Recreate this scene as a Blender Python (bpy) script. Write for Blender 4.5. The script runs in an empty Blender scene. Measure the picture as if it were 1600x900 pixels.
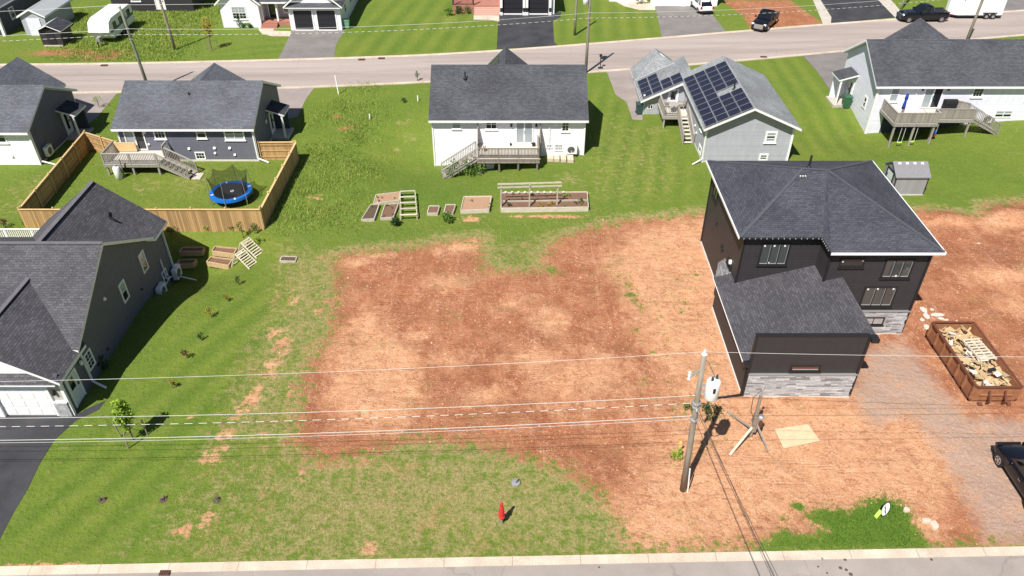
import bpy, bmesh, math, random
import numpy as np
from mathutils import Vector
random.seed(7); np.random.seed(7)
scene = bpy.context.scene
COL = scene.collection
R = math.radians

# ---------------------------------------------------------------- camera, sky, sun, exposure
FPX, PITCH, CAMH = 1200.0, R(37.0), 30.0
cam_d = bpy.data.cameras.new('camera'); cam = bpy.data.objects.new('camera', cam_d); COL.objects.link(cam)
cam.location = (0, 0, CAMH); cam.rotation_euler = (math.pi/2 - PITCH, 0, 0)
cam_d.sensor_width = 36.0; cam_d.lens = 36.0*FPX/1600.0; cam_d.clip_end = 3000; cam_d.clip_start = 0.5
scene.camera = cam
SUN_DIR = Vector((3.15, 5.25, -8.6)).normalized()          # the way the light travels
world = bpy.data.worlds.new('World'); scene.world = world; world.use_nodes = True
wn = world.node_tree.nodes; wl = world.node_tree.links; wn.clear()
sky = wn.new('ShaderNodeTexSky'); sky.sky_type = 'NISHITA'; sky.sun_disc = False
elev = math.asin(-SUN_DIR.z); sky.sun_elevation = elev
sky.sun_rotation = math.atan2(-SUN_DIR.x, -SUN_DIR.y)
sky.air_density = 1.0; sky.dust_density = 0.6; sky.ozone_density = 1.0
bg = wn.new('ShaderNodeBackground'); bg.inputs['Strength'].default_value = 0.052
wo = wn.new('ShaderNodeOutputWorld')
wl.new(sky.outputs[0], bg.inputs[0]); wl.new(bg.outputs[0], wo.inputs[0])
sd = bpy.data.lights.new('sun', 'SUN'); sd.energy = 4.9; sd.angle = R(0.55); sd.color = (1.0, 0.955, 0.88)
sun = bpy.data.objects.new('sun', sd); COL.objects.link(sun)
sun.rotation_euler = SUN_DIR.to_track_quat('-Z', 'Y').to_euler(); sun.location = (-40, -60, 120)
scene.view_settings.view_transform = 'Standard'; scene.view_settings.look = 'None'
scene.view_settings.exposure = 0.54; scene.view_settings.gamma = 1.0
scene.view_settings.use_curve_mapping = False

# ---------------------------------------------------------------- places on the ground
BUMPS = [(-7.0, 58.6, 6.5, 4.6, -1.05), (31.0, 63.0, 6.0, 4.2, -0.75), (47.5, 64.0, 7.0, 4.5, 0.65),
         (-12.5, 52.0, 2.2, 7.0, 0.22), (34.0, 41.5, 5.0, 3.0, 0.35), (-22.3, 43.0, 4.2, 3.0, -1.6)]
def terr(x, y):
    z = 0.0
    for cx, cy, sx, sy, a in BUMPS:
        z = z + a*np.exp(-((x-cx)/sx)**2 - ((y-cy)/sy)**2)
    f = np.clip((70.5-y)/4.0, 0, 1)
    return z*f
cP, sP = math.cos(PITCH), math.sin(PITCH)
def at(px, py, z=None):
    """the point of the lot (or of the level z) that was surveyed at this spot of the photograph"""
    u = (px-800)/FPX; v = (py-450)/FPX
    d = (u, cP - v*sP, -sP - v*cP)
    zz = 0.0 if z is None else z
    for _ in range(1 if z is not None else 12):
        t = (zz-CAMH)/d[2]; x, y = d[0]*t, d[1]*t
        if z is None: zz = float(terr(x, y))
    return Vector((x, y, zz))

# ---------------------------------------------------------------- mesh helpers
ORG = {}
def tag(o, label=None, cat=None, group=None, kind=None):
    if label: o['label'] = label
    if cat: o['category'] = cat
    if group: o['group'] = group
    if kind: o['kind'] = kind
    return o
def empty(name, loc, label, cat, group=None, rz=0, local=False):
    o = bpy.data.objects.new(name, None); COL.objects.link(o)
    o.location = loc; o.rotation_euler = (0, 0, rz); o.empty_display_size = 0.3
    ORG[o.name] = Vector(loc) if (rz == 0 and not local) else Vector((0, 0, 0))
    return tag(o, label, cat, group)
class MB:
    def __init__(s): s.v = []; s.f = []; s.m = []; s.uv = {}
    def add(s, vs, fs, mi=0):
        b = len(s.v); s.v += [tuple(q) for q in vs]
        for f in fs: s.f.append([b+i for i in f]); s.m.append(mi)
        return s
    def box(s, x0, x1, y0, y1, z0, z1, mi=0):
        v = [(x0,y0,z0),(x1,y0,z0),(x1,y1,z0),(x0,y1,z0),(x0,y0,z1),(x1,y0,z1),(x1,y1,z1),(x0,y1,z1)]
        return s.add(v, [(3,2,1,0),(4,5,6,7),(0,1,5,4),(1,2,6,5),(2,3,7,6),(3,0,4,7)], mi)
    def prism(s, poly, axis, a, b, mi=0):
        """poly: 2-D outline; axis 'x': (y,z) outline from x=a to b, 'y': (x,z), 'z': (x,y)"""
        n = len(poly)
        def P(p, t): return (t,p[0],p[1]) if axis == 'x' else ((p[0],t,p[1]) if axis == 'y' else (p[0],p[1],t))
        v = [P(p,a) for p in poly]+[P(p,b) for p in poly]
        fs = [tuple(range(n))[::-1], tuple(range(n,2*n))]+[(i,(i+1)%n,n+(i+1)%n,n+i) for i in range(n)]
        return s.add(v, fs, mi)
    def bar(s, p, q, w, h, mi=0, up=(0,0,1)):
        p, q = Vector(p), Vector(q); d = (q-p); 
        if d.length < 1e-6: return s
        d.normalize(); u = Vector(up)
        if abs(d.dot(u)) > 0.98: u = Vector((0,1,0))
        r = d.cross(u).normalized(); u = r.cross(d).normalized()
        v = [e + r*a*w/2 + u*b*h/2 for e in (p,q) for a,b in ((-1,-1),(1,-1),(1,1),(-1,1))]
        return s.add(v, [(0,1,2,3),(7,6,5,4),(0,4,5,1),(1,5,6,2),(2,6,7,3),(3,7,4,0)], mi)
    def tube(s, pts, rad, n=8, mi=0, caps=True):
        pts = [Vector(p) for p in pts]; rs = rad if isinstance(rad,(list,tuple)) else [rad]*len(pts)
        b = len(s.v)
        for i,p in enumerate(pts):
            d = (pts[min(i+1,len(pts)-1)]-pts[max(i-1,0)]).normalized()
            u = Vector((0,0,1)) if abs(d.z) < 0.95 else Vector((0,1,0))
            r = d.cross(u).normalized(); u = r.cross(d).normalized()
            for k in range(n):
                a = 2*math.pi*k/n; s.v.append(tuple(p+(r*math.cos(a)+u*math.sin(a))*rs[i]))
        for i in range(len(pts)-1):
            for k in range(n):
                s.f.append([b+i*n+k, b+i*n+(k+1)%n, b+(i+1)*n+(k+1)%n, b+(i+1)*n+k]); s.m.append(mi)
        if caps:
            s.f.append([b+k for k in range(n)][::-1]); s.m.append(mi)
            e = b+(len(pts)-1)*n; s.f.append([e+k for k in range(n)]); s.m.append(mi)
        return s
    def lathe(s, prof, c=(0,0,0), n=16, mi=0):
        b = len(s.v)
        for r,z in prof:
            for k in range(n):
                a = 2*math.pi*k/n; s.v.append((c[0]+r*math.cos(a), c[1]+r*math.sin(a), c[2]+z))
        for i in range(len(prof)-1):
            for k in range(n):
                s.f.append([b+i*n+k, b+i*n+(k+1)%n, b+(i+1)*n+(k+1)%n, b+(i+1)*n+k]); s.m.append(mi)
        s.f.append([b+k for k in range(n)][::-1]); s.m.append(mi)
        e = b+(len(prof)-1)*n; s.f.append([e+k for k in range(n)]); s.m.append(mi)
        return s
    def slab(s, poly, th, mi_top=0, mi_edge=1, course=None):
        """a roof plane: outline in 3-D, thickness straight down; UV in metres along / up the slope"""
        p = [Vector(q) for q in poly]; n = len(p)
        nor = Vector((0,0,0))
        for i in range(n): nor += p[i].cross(p[(i+1)%n])
        nor.normalize()
        if nor.z < 0: p.reverse(); nor = -nor
        hor = Vector((0,0,1)).cross(nor)
        hor = hor.normalized() if hor.length > 1e-4 else Vector((1,0,0))
        upv = nor.cross(hor).normalized()
        b = len(s.v)
        s.v += [tuple(q) for q in p]+[tuple(q-Vector((0,0,th))) for q in p]
        s.f.append([b+i for i in range(n)]); s.m.append(mi_top); s.uv[len(s.f)-1] = [(q.dot(hor), q.dot(upv)) for q in p]
        s.f.append([b+n+i for i in range(n)][::-1]); s.m.append(mi_edge)
        for i in range(n):
            s.f.append([b+i, b+n+i, b+n+(i+1)%n, b+(i+1)%n]); s.m.append(mi_edge)
        return s
    def mesh(s, name, org=(0,0,0)):
        me = bpy.data.meshes.new(name); o = Vector(org)
        me.from_pydata([tuple(Vector(q)-o) for q in s.v], [], s.f); 
        return me
    def build(s, name, mat, parent=None, smooth=False, loc=None, subsurf=0, fix=True):
        org = Vector((0,0,0))
        if parent is not None: org = ORG.get(parent.name, Vector((0,0,0)))
        elif loc is not None: org = Vector(loc)
        me = s.mesh(name, org)
        mats = mat if isinstance(mat,(list,tuple)) else [mat]
        for m in mats: me.materials.append(M[m] if isinstance(m,str) else m)
        if len(mats) > 1: me.polygons.foreach_set('material_index', s.m)
        if s.uv:
            ul = me.uv_layers.new(name='UVMap')
            for fi,uvs in s.uv.items():
                for li,uv in zip(me.polygons[fi].loop_indices, uvs): ul.data[li].uv = uv
        if fix:
            bm = bmesh.new(); bm.from_mesh(me); bmesh.ops.recalc_face_normals(bm, faces=bm.faces); bm.to_mesh(me); bm.free()
        if smooth:
            me.polygons.foreach_set('use_smooth', [True]*len(me.polygons))
        o = bpy.data.objects.new(name, me); COL.objects.link(o)
        if parent is not None: o.parent = parent
        elif loc is not None: o.location = org
        ORG[o.name] = org
        if subsurf:
            md = o.modifiers.new('subsurf','SUBSURF'); md.levels = subsurf; md.render_levels = subsurf
        return o
def inst(src_mesh, name, parent, loc, rot=(0,0,0), scale=(1,1,1)):
    """one more piece that shares mesh data; loc in world coordinates"""
    o = bpy.data.objects.new(name, src_mesh); COL.objects.link(o)
    o.location = Vector(loc) - (ORG.get(parent.name, Vector((0,0,0))) if parent else Vector((0,0,0)))
    o.rotation_euler = rot; o.scale = scale
    if parent: o.parent = parent
    ORG[o.name] = Vector(loc)
    return o
_unit = {}
def unit_box(mat):
    k = mat
    if k not in _unit:
        b = MB().box(-.5,.5,-.5,.5,-.5,.5); me = b.mesh('piece_'+mat); me.materials.append(M[mat]); _unit[k] = me
    return _unit[k]
def piece(name, mat, parent, c, size, rot=(0,0,0)):
    return inst(unit_box(mat), name, parent, c, rot, size)
def copy_tree(o, parent=None):
    c = o.copy(); COL.objects.link(c); c.parent = parent; ORG[c.name] = ORG.get(o.name, Vector((0,0,0)))
    for ch in o.children: copy_tree(ch, c)
    return c

# ---------------------------------------------------------------- materials
M = {}
def newmat(name):
    m = bpy.data.materials.new(name); m.use_nodes = True; M[name] = m
    nt = m.node_tree; b = nt.nodes['Principled BSDF']
    return m, nt.nodes, nt.links, b
def nd(n, t, **kw):
    x = n.new(t)
    for k,v in kw.items():
        if k in x.inputs: x.inputs[k].default_value = v
        else: setattr(x, k, v)
    return x
def sset(b, rough, spec=0.5, metal=0):
    b.inputs['Roughness'].default_value = rough; b.inputs['Metallic'].default_value = metal
    b.inputs['Specular IOR Level'].default_value = spec
def c4(c): return (c[0], c[1], c[2], 1)
def plain(name, col, rough=0.6, metal=0, spec=0.4, var=0.18, scale=6, bump=0.0):
    """paint / plastic / metal with a little uneven wear"""
    m,n,l,b = newmat(name); sset(b, rough, spec, metal)
    tc = nd(n,'ShaderNodeTexCoord'); ns = nd(n,'ShaderNodeTexNoise', Scale=scale, Detail=5)
    l.new(tc.outputs['Object'], ns.inputs['Vector'])
    mx = nd(n,'ShaderNodeMix', data_type='RGBA')
    mx.inputs[6].default_value = c4([c*(1-var) for c in col]); mx.inputs[7].default_value = c4([min(1,c*(1+var)) for c in col])
    l.new(ns.outputs['Fac'], mx.inputs[0]); l.new(mx.outputs[2], b.inputs['Base Color'])
    if bump:
        bp = nd(n,'ShaderNodeBump', Strength=bump, Distance=0.02); l.new(ns.outputs['Fac'], bp.inputs['Height']); l.new(bp.outputs[0], b.inputs['Normal'])
    return m
def siding(name, col, lap=0.115, vertical=False, rough=0.55, strength=0.6):
    """lapped boards: height rises down each board, faint streaks of dirt"""
    m,n,l,b = newmat(name); sset(b, rough, 0.35)
    tc = nd(n,'ShaderNodeTexCoord'); sp = nd(n,'ShaderNodeSeparateXYZ'); l.new(tc.outputs['Object'], sp.inputs[0])
    src = sp.outputs[2]
    if vertical:
        ad = nd(n,'ShaderNodeMath', operation='ADD'); l.new(sp.outputs[0], ad.inputs[0]); l.new(sp.outputs[1], ad.inputs[1]); src = ad.outputs[0]
    dv = nd(n,'ShaderNodeMath', operation='DIVIDE'); dv.inputs[1].default_value = lap; l.new(src, dv.inputs[0])
    fr = nd(n,'ShaderNodeMath', operation='FRACT'); l.new(dv.outputs[0], fr.inputs[0])
    inv = nd(n,'ShaderNodeMath', operation='SUBTRACT'); inv.inputs[0].default_value = 1; l.new(fr.outputs[0], inv.inputs[1])
    bp = nd(n,'ShaderNodeBump', Strength=strength, Distance=0.02); l.new(inv.outputs[0], bp.inputs['Height']); l.new(bp.outputs[0], b.inputs['Normal'])
    fl = nd(n,'ShaderNodeMath', operation='FLOOR'); l.new(dv.outputs[0], fl.inputs[0])
    wn_ = nd(n,'ShaderNodeTexWhiteNoise', noise_dimensions='1D'); l.new(fl.outputs[0], wn_.inputs['W'])
    ns = nd(n,'ShaderNodeTexNoise', Scale=1.6, Detail=6); mp = nd(n,'ShaderNodeMapping'); mp.inputs['Scale'].default_value = (2.5,2.5,.5)
    l.new(tc.outputs['Object'], mp.inputs[0]); l.new(mp.outputs[0], ns.inputs['Vector'])
    a1 = nd(n,'ShaderNodeMath', operation='MULTIPLY_ADD'); a1.inputs[1].default_value = .35; l.new(wn_.outputs[0], a1.inputs[0]); l.new(ns.outputs['Fac'], a1.inputs[2])
    mx = nd(n,'ShaderNodeMix', data_type='RGBA'); l.new(a1.outputs[0], mx.inputs[0])
    mx.inputs[6].default_value = c4([c*.80 for c in col]); mx.inputs[7].default_value = c4([min(1,c*1.10) for c in col])
    l.new(mx.outputs[2], b.inputs['Base Color'])
    return m
def shingles(name, dark, light, warm=None):
    m,n,l,b = newmat(name); sset(b, 0.9, 0.25)
    uv = nd(n,'ShaderNodeTexCoord')
    br = nd(n,'ShaderNodeTexBrick', Scale=1.0); br.offset = 0.5; br.offset_frequency = 2
    br.inputs['Brick Width'].default_value = 0.30; br.inputs['Row Height'].default_value = 0.145
    br.inputs['Mortar Size'].default_value = 0.012; br.inputs['Mortar Smooth'].default_value = 0.3; br.inputs['Bias'].default_value = -0.1
    br.inputs['Color1'].default_value = c4(dark); br.inputs['Color2'].default_value = c4(light)
    br.inputs['Mortar'].default_value = c4([c*.62 for c in dark])
    l.new(uv.outputs['UV'], br.inputs['Vector'])
    n1 = nd(n,'ShaderNodeTexNoise', Scale=0.35, Detail=5); n2 = nd(n,'ShaderNodeTexNoise', Scale=9.0, Detail=4)
    l.new(uv.outputs['UV'], n1.inputs['Vector']); l.new(uv.outputs['UV'], n2.inputs['Vector'])
    rp = nd(n,'ShaderNodeMapRange'); rp.inputs[1].default_value=.3; rp.inputs[2].default_value=.7; rp.inputs[3].default_value=.80; rp.inputs[4].default_value=1.2
    l.new(n1.outputs['Fac'], rp.inputs[0])
    rp2 = nd(n,'ShaderNodeMapRange'); rp2.inputs[1].default_value=.3; rp2.inputs[2].default_value=.75; rp2.inputs[3].default_value=.74; rp2.inputs[4].default_value=1.28
    l.new(n2.outputs['Fac'], rp2.inputs[0])
    mm = nd(n,'ShaderNodeMath', operation='MULTIPLY'); l.new(rp.outputs[0], mm.inputs[0]); l.new(rp2.outputs[0], mm.inputs[1])
    vm = nd(n,'ShaderNodeVectorMath', operation='SCALE'); l.new(br.outputs['Color'], vm.inputs[0]); l.new(mm.outputs[0], vm.inputs[3])
    l.new(vm.outputs[0], b.inputs['Base Color'])
    sp = nd(n,'ShaderNodeSeparateXYZ'); l.new(uv.outputs['UV'], sp.inputs[0])
    dv = nd(n,'ShaderNodeMath', operation='DIVIDE'); dv.inputs[1].default_value=.145; l.new(sp.outputs[1], dv.inputs[0])
    fr = nd(n,'ShaderNodeMath', operation='FRACT'); l.new(dv.outputs[0], fr.inputs[0])
    h = nd(n,'ShaderNodeMath', operation='MULTIPLY_ADD'); h.inputs[1].default_value=-1.0; h.inputs[2].default_value=1; l.new(fr.outputs[0], h.inputs[0])
    h2 = nd(n,'ShaderNodeMath', operation='MULTIPLY_ADD'); h2.inputs[1].default_value=.8; l.new(n2.outputs['Fac'], h2.inputs[0]); l.new(h.outputs[0], h2.inputs[2])
    bp = nd(n,'ShaderNodeBump', Strength=.55, Distance=.015); l.new(h2.outputs[0], bp.inputs['Height']); l.new(bp.outputs[0], b.inputs['Normal'])
    return m
def wood(name, col, var=0.35, grain=(1,12,12), rough=0.75, rnd=0.3):
    m,n,l,b = newmat(name); sset(b, rough, 0.25)
    tc = nd(n,'ShaderNodeTexCoord'); oi = nd(n,'ShaderNodeObjectInfo')
    mp = nd(n,'ShaderNodeMapping'); mp.inputs['Scale'].default_value = grain
    l.new(tc.outputs['Object'], mp.inputs[0])
    ns = nd(n,'ShaderNodeTexNoise', Scale=2.0, Detail=6); l.new(mp.outputs[0], ns.inputs['Vector'])
    a = nd(n,'ShaderNodeMath', operation='MULTIPLY_ADD'); a.inputs[1].default_value = rnd; l.new(oi.outputs['Random'], a.inputs[0]); l.new(ns.outputs['Fac'], a.inputs[2])
    s_ = nd(n,'ShaderNodeMath', operation='SUBTRACT'); s_.inputs[1].default_value = rnd/2; l.new(a.outputs[0], s_.inputs[0])
    rp = nd(n,'ShaderNodeMapRange'); rp.inputs[1].default_value=.25; rp.inputs[2].default_value=.75; l.new(s_.outputs[0], rp.inputs[0])
    mx = nd(n,'ShaderNodeMix', data_type='RGBA'); l.new(rp.outputs[0], mx.inputs[0])
    mx.inputs[6].default_value = c4([c*(1-var) for c in col]); mx.inputs[7].default_value = c4([min(1,c*(1+var)) for c in col])
    l.new(mx.outputs[2], b.inputs['Base Color'])
    bp = nd(n,'ShaderNodeBump', Strength=.3, Distance=.01); l.new(ns.outputs['Fac'], bp.inputs['Height']); l.new(bp.outputs[0], b.inputs['Normal'])
    return m
def speckle(name, col, var=0.25, fine=40, coarse=0.6, rough=0.9, tint=None, bump=0.25, streak=None):
    """asphalt, concrete, gravel: fine grains, broad stains"""
    m,n,l,b = newmat(name); sset(b, rough, 0.25)
    tc = nd(n,'ShaderNodeTexCoord')
    n1 = nd(n,'ShaderNodeTexNoise', Scale=fine, Detail=3); n2 = nd(n,'ShaderNodeTexNoise', Scale=coarse, Detail=8, Roughness=.62)
    l.new(tc.outputs['Object'], n1.inputs['Vector'])
    if streak:
        mp = nd(n,'ShaderNodeMapping'); mp.inputs['Scale'].default_value = streak; l.new(tc.outputs['Object'], mp.inputs[0]); l.new(mp.outputs[0], n2.inputs['Vector'])
    else: l.new(tc.outputs['Object'], n2.inputs['Vector'])
    av = nd(n,'ShaderNodeMath', operation='MULTIPLY_ADD'); av.inputs[1].default_value=.45; l.new(n1.outputs['Fac'], av.inputs[0]); 
    m3 = nd(n,'ShaderNodeMath', operation='MULTIPLY'); m3.inputs[1].default_value=.75; l.new(n2.outputs['Fac'], m3.inputs[0]); l.new(m3.outputs[0], av.inputs[2])
    rp = nd(n,'ShaderNodeMapRange'); rp.inputs[1].default_value=.38; rp.inputs[2].default_value=.82; l.new(av.outputs[0], rp.inputs[0])
    mx = nd(n,'ShaderNodeMix', data_type='RGBA'); l.new(rp.outputs[0], mx.inputs[0])
    mx.inputs[6].default_value = c4([c*(1-var) for c in col]); t = tint or col
    mx.inputs[7].default_value = c4([min(1,c*(1+var)) for c in t])
    l.new(mx.outputs[2], b.inputs['Base Color'])
    bp = nd(n,'ShaderNodeBump', Strength=bump, Distance=.01); l.new(n1.outputs['Fac'], bp.inputs['Height']); l.new(bp.outputs[0], b.inputs['Normal'])
    return m
def leafmat(name, col, var=0.4, trans=0.25):
    m,n,l,b = newmat(name); sset(b, 0.55, 0.3)
    g = nd(n,'ShaderNodeNewGeometry')
    mx = nd(n,'ShaderNodeMix', data_type='RGBA'); l.new(g.outputs['Random Per Island'], mx.inputs[0])
    mx.inputs[6].default_value = c4([c*(1-var) for c in col]); mx.inputs[7].default_value = c4([col[0]*(1+var*1.2), col[1]*(1+var), col[2]*(1+var*.5)])
    l.new(mx.outputs[2], b.inputs['Base Color'])
    tr = nd(n,'ShaderNodeBsdfTranslucent'); l.new(mx.outputs[2], tr.inputs[0])
    ms = nd(n,'ShaderNodeMixShader'); ms.inputs[0].default_value = trans
    l.new(b.outputs[0], ms.inputs[1]); l.new(tr.outputs[0], ms.inputs[2]); l.new(ms.outputs[0], n['Material Output'].inputs[0])
    return m

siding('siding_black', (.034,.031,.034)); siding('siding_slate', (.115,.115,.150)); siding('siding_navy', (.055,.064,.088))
siding('siding_white', (.80,.80,.83), strength=.35); siding('siding_pale', (.69,.70,.78), strength=.35); siding('siding_grey', (.375,.385,.43), strength=.45)
siding('board_batten_white', (.80,.80,.79), lap=.3, vertical=True); siding('siding_taupe', (.42,.39,.36)); siding('shed_plastic', (.30,.29,.305), lap=.2, vertical=True)
shingles('shingle_charcoal', (.062,.064,.076), (.092,.095,.11)); shingles('shingle_bluegrey', (.094,.099,.118), (.135,.142,.163))
shingles('shingle_black', (.05,.052,.066), (.076,.079,.096)); shingles('shingle_light', (.21,.222,.232), (.285,.298,.308))
shingles('shingle_taupe', (.068,.066,.077), (.105,.102,.116)); shingles('shingle_dark', (.035,.037,.045), (.07,.075,.085))
plain('cap_black', (.066,.069,.084), .9, var=.3, scale=4); plain('cap_taupe', (.125,.12,.132), .9, var=.3, scale=4); plain('rafter_grey', (.34,.34,.35), .6); plain('trim_white', (.80,.80,.80), .45, var=.05); plain('trim_black', (.018,.018,.02), .45); plain('soffit_black', (.02,.02,.024), .6)
plain('door_white', (.80,.80,.80), .4, var=.04); plain('door_black', (.022,.022,.028), .4); plain('door_pale', (.62,.66,.70), .4)
plain('metal_grey', (.45,.46,.47), .4, metal=.6); plain('metal_dark', (.06,.06,.06), .5, metal=.4); plain('galvanised', (.55,.56,.57), .45, metal=.7)
plain('plastic_white', (.78,.78,.77), .4, var=.06); plain('plastic_black', (.02,.02,.02), .5); plain('plastic_green', (.03,.11,.055), .45); plain('plastic_teal', (.03,.07,.07), .45)
plain('wire_pale', (.58,.57,.55), .45, var=.1); plain('wire_dark', (.05,.05,.05), .6)
plain('paint_red', (.55,.03,.03), .45, var=.25); plain('paint_lime', (.45,.75,.12), .5); plain('paint_blue', (.01,.07,.36), .5); plain('trampoline_blue', (.01,.14,.52), .4)
plain('fabric_blue', (.015,.05,.28), .8); plain('canvas_black', (.012,.012,.014), .9); plain('foundation', (.62,.58,.52), .9, var=.2, scale=3)
plain('car_black', (.006,.006,.009), .12, spec=.6, var=.1); plain('car_white', (.82,.82,.82), .2, spec=.6, var=.03); plain('tyre', (.018,.018,.018), .8)
plain('rim', (.55,.55,.56), .3, metal=.8); plain('chrome', (.7,.7,.7), .15, metal=1); plain('lamp_glass', (.75,.77,.8), .1); plain('lamp_red', (.35,.01,.01), .2)
plain('trailer_white', (.82,.82,.82), .35, var=.05, scale=1.5); plain('stripe_teal', (.05,.16,.2), .4); plain('dark_grille', (.02,.02,.022), .4)
plain('rust', (.29,.125,.06), .8, var=.5, scale=3, bump=.3); plain('rust_dark', (.13,.045,.025), .85, var=.4, scale=5, bump=.3)
plain('drywall', (.62,.58,.52), .9, var=.12, scale=2); plain('cardboard', (.46,.32,.18), .9, var=.2, scale=3); plain('foam_white', (.52,.49,.44), .85, var=.2, scale=5, bump=.4)
plain('soil', (.17,.095,.062), .95, var=.45, scale=9, bump=.6); plain('soil_dark', (.10,.065,.048), .95, var=.4, scale=9, bump=.6); plain('soil_pale', (.36,.22,.14), .95, var=.4, scale=9, bump=.6)
plain('rock_pale', (.55,.45,.36), .95, var=.25, scale=4, bump=.5); plain('rock_grey', (.24,.24,.25), .9, var=.3, scale=6, bump=.5)
plain('bark', (.17,.13,.10), .9, var=.4, scale=12, bump=.5); plain('porch_red', (.36,.16,.12), .7, var=.2); plain('porch_dark', (.10,.03,.03), .7)
plain('curtain', (.62,.64,.66), .8, var=.08, scale=3); plain('solar_frame', (.62,.63,.65), .35, metal=.7)
wood('wood_fence', (.43,.27,.125), .30, grain=(8,8,.8), rnd=.45); wood('wood_fence_top', (.58,.40,.20), .2); wood('wood_grey', (.30,.275,.245), .3, grain=(9,9,1)); wood('wood_pale', (.56,.49,.38), .22)
wood('deck_pale', (.56,.52,.47), .16); wood('deck_brown', (.20,.17,.145), .3, grain=(9,9,1)); wood('wood_pole', (.25,.215,.175), .35, grain=(9,9,.7), rnd=.1); wood('plywood', (.56,.44,.28), .15, grain=(2,6,2), rnd=.1)
wood('wood_pole_green', (.19,.20,.15), .3, grain=(9,9,.7), rnd=.1); wood('wood_new', (.47,.34,.19), .3); wood('bed_white', (.47,.42,.35), .3)
speckle('asphalt_old', (.31,.255,.23), .22, fine=30, coarse=.25, streak=(.10,1.6,1), tint=(.36,.305,.28)); speckle('asphalt_front', (.30,.262,.24), .18, fine=26, coarse=.5)
speckle('asphalt_new', (.038,.038,.044), .35, fine=30, coarse=.5, tint=(.05,.05,.056)); speckle('asphalt_grey', (.19,.175,.17), .25, fine=30, coarse=.5)
speckle('asphalt_pink', (.28,.24,.225), .22, fine=30, coarse=.5); speckle('concrete', (.47,.38,.30), .2, fine=20, coarse=.6, tint=(.54,.46,.38)); speckle('concrete_grey', (.46,.42,.37), .2)
speckle('stone_d', (.50,.50,.51), .2, fine=8, coarse=2); speckle('stone_a', (.34,.34,.355), .3, fine=8, coarse=2); speckle('stone_b', (.42,.42,.43), .25, fine=8, coarse=2); speckle('stone_c', (.20,.20,.21), .35, fine=8, coarse=2); speckle('stone_mortar', (.33,.32,.31), .25)
def crack(name, scale, width, dark, joint=None):
    """thin wandering cracks (and, for kerbs, a joint every few metres) laid over a finished speckle material"""
    m = M[name]; n = m.node_tree.nodes; l = m.node_tree.links; b = n['Principled BSDF']; src = b.inputs['Base Color'].links[0].from_socket
    tc = nd(n,'ShaderNodeTexCoord'); ns = nd(n,'ShaderNodeTexNoise', Scale=.8, Detail=5); l.new(tc.outputs['Object'], ns.inputs['Vector'])
    mxv = nd(n,'ShaderNodeVectorMath', operation='MULTIPLY_ADD'); mxv.inputs[1].default_value=(1.6,1.6,0); l.new(ns.outputs['Color'], mxv.inputs[0]); l.new(tc.outputs['Object'], mxv.inputs[2])
    vo = nd(n,'ShaderNodeTexVoronoi', feature='DISTANCE_TO_EDGE', Scale=scale); l.new(mxv.outputs[0], vo.inputs['Vector'])
    lt = nd(n,'ShaderNodeMapRange'); lt.inputs[1].default_value=0; lt.inputs[2].default_value=width; lt.inputs[3].default_value=.28; lt.inputs[4].default_value=0; l.new(vo.outputs['Distance'], lt.inputs[0])
    f = lt.outputs[0]
    if joint:
        sp = nd(n,'ShaderNodeSeparateXYZ'); l.new(tc.outputs['Object'], sp.inputs[0]); dv = nd(n,'ShaderNodeMath', operation='DIVIDE'); dv.inputs[1].default_value=joint; l.new(sp.outputs[0], dv.inputs[0])
        fr = nd(n,'ShaderNodeMath', operation='FRACT'); l.new(dv.outputs[0], fr.inputs[0]); l2 = nd(n,'ShaderNodeMath', operation='LESS_THAN'); l2.inputs[1].default_value=.012; l.new(fr.outputs[0], l2.inputs[0])
        m2 = nd(n,'ShaderNodeMath', operation='MULTIPLY'); m2.inputs[1].default_value=.5; l.new(l2.outputs[0], m2.inputs[0]); mm = nd(n,'ShaderNodeMath', operation='MAXIMUM'); l.new(f, mm.inputs[0]); l.new(m2.outputs[0], mm.inputs[1]); f = mm.outputs[0]
    mx = nd(n,'ShaderNodeMix', data_type='RGBA'); l.new(f, mx.inputs[0]); l.new(src, mx.inputs[6]); mx.inputs[7].default_value = c4(dark); l.new(mx.outputs[2], b.inputs['Base Color'])
crack('asphalt_old', .13, .004, (.12,.095,.085)); crack('asphalt_front', .16, .006, (.10,.085,.075)); crack('asphalt_grey', .4, .012, (.07,.065,.06)); crack('concrete', .25, .003, (.16,.12,.09), 3.0)
plain('paint_yellow', (.62,.55,.10), .5); leafmat('leaf_grey', (.22,.22,.17)); leafmat('leaf_bright', (.26,.40,.05)); leafmat('leaf_mid', (.09,.18,.03)); leafmat('leaf_dark', (.035,.08,.02)); leafmat('leaf_gold', (.32,.24,.03)); leafmat('leaf_red', (.10,.03,.03))
def glass(name, col, rough=.06):
    m,n,l,b = newmat(name); sset(b, rough, .8); b.inputs['Base Color'].default_value = c4(col); b.inputs['Coat Weight'].default_value = .3
    b.inputs['Coat Roughness'].default_value = .03
    return m
glass('glass_dark', (.012,.015,.02)); glass('glass_blue', (.03,.05,.075)); glass('glass_car', (.006,.008,.012), .03); glass('glass_curtain', (.30,.34,.36), .12)
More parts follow.
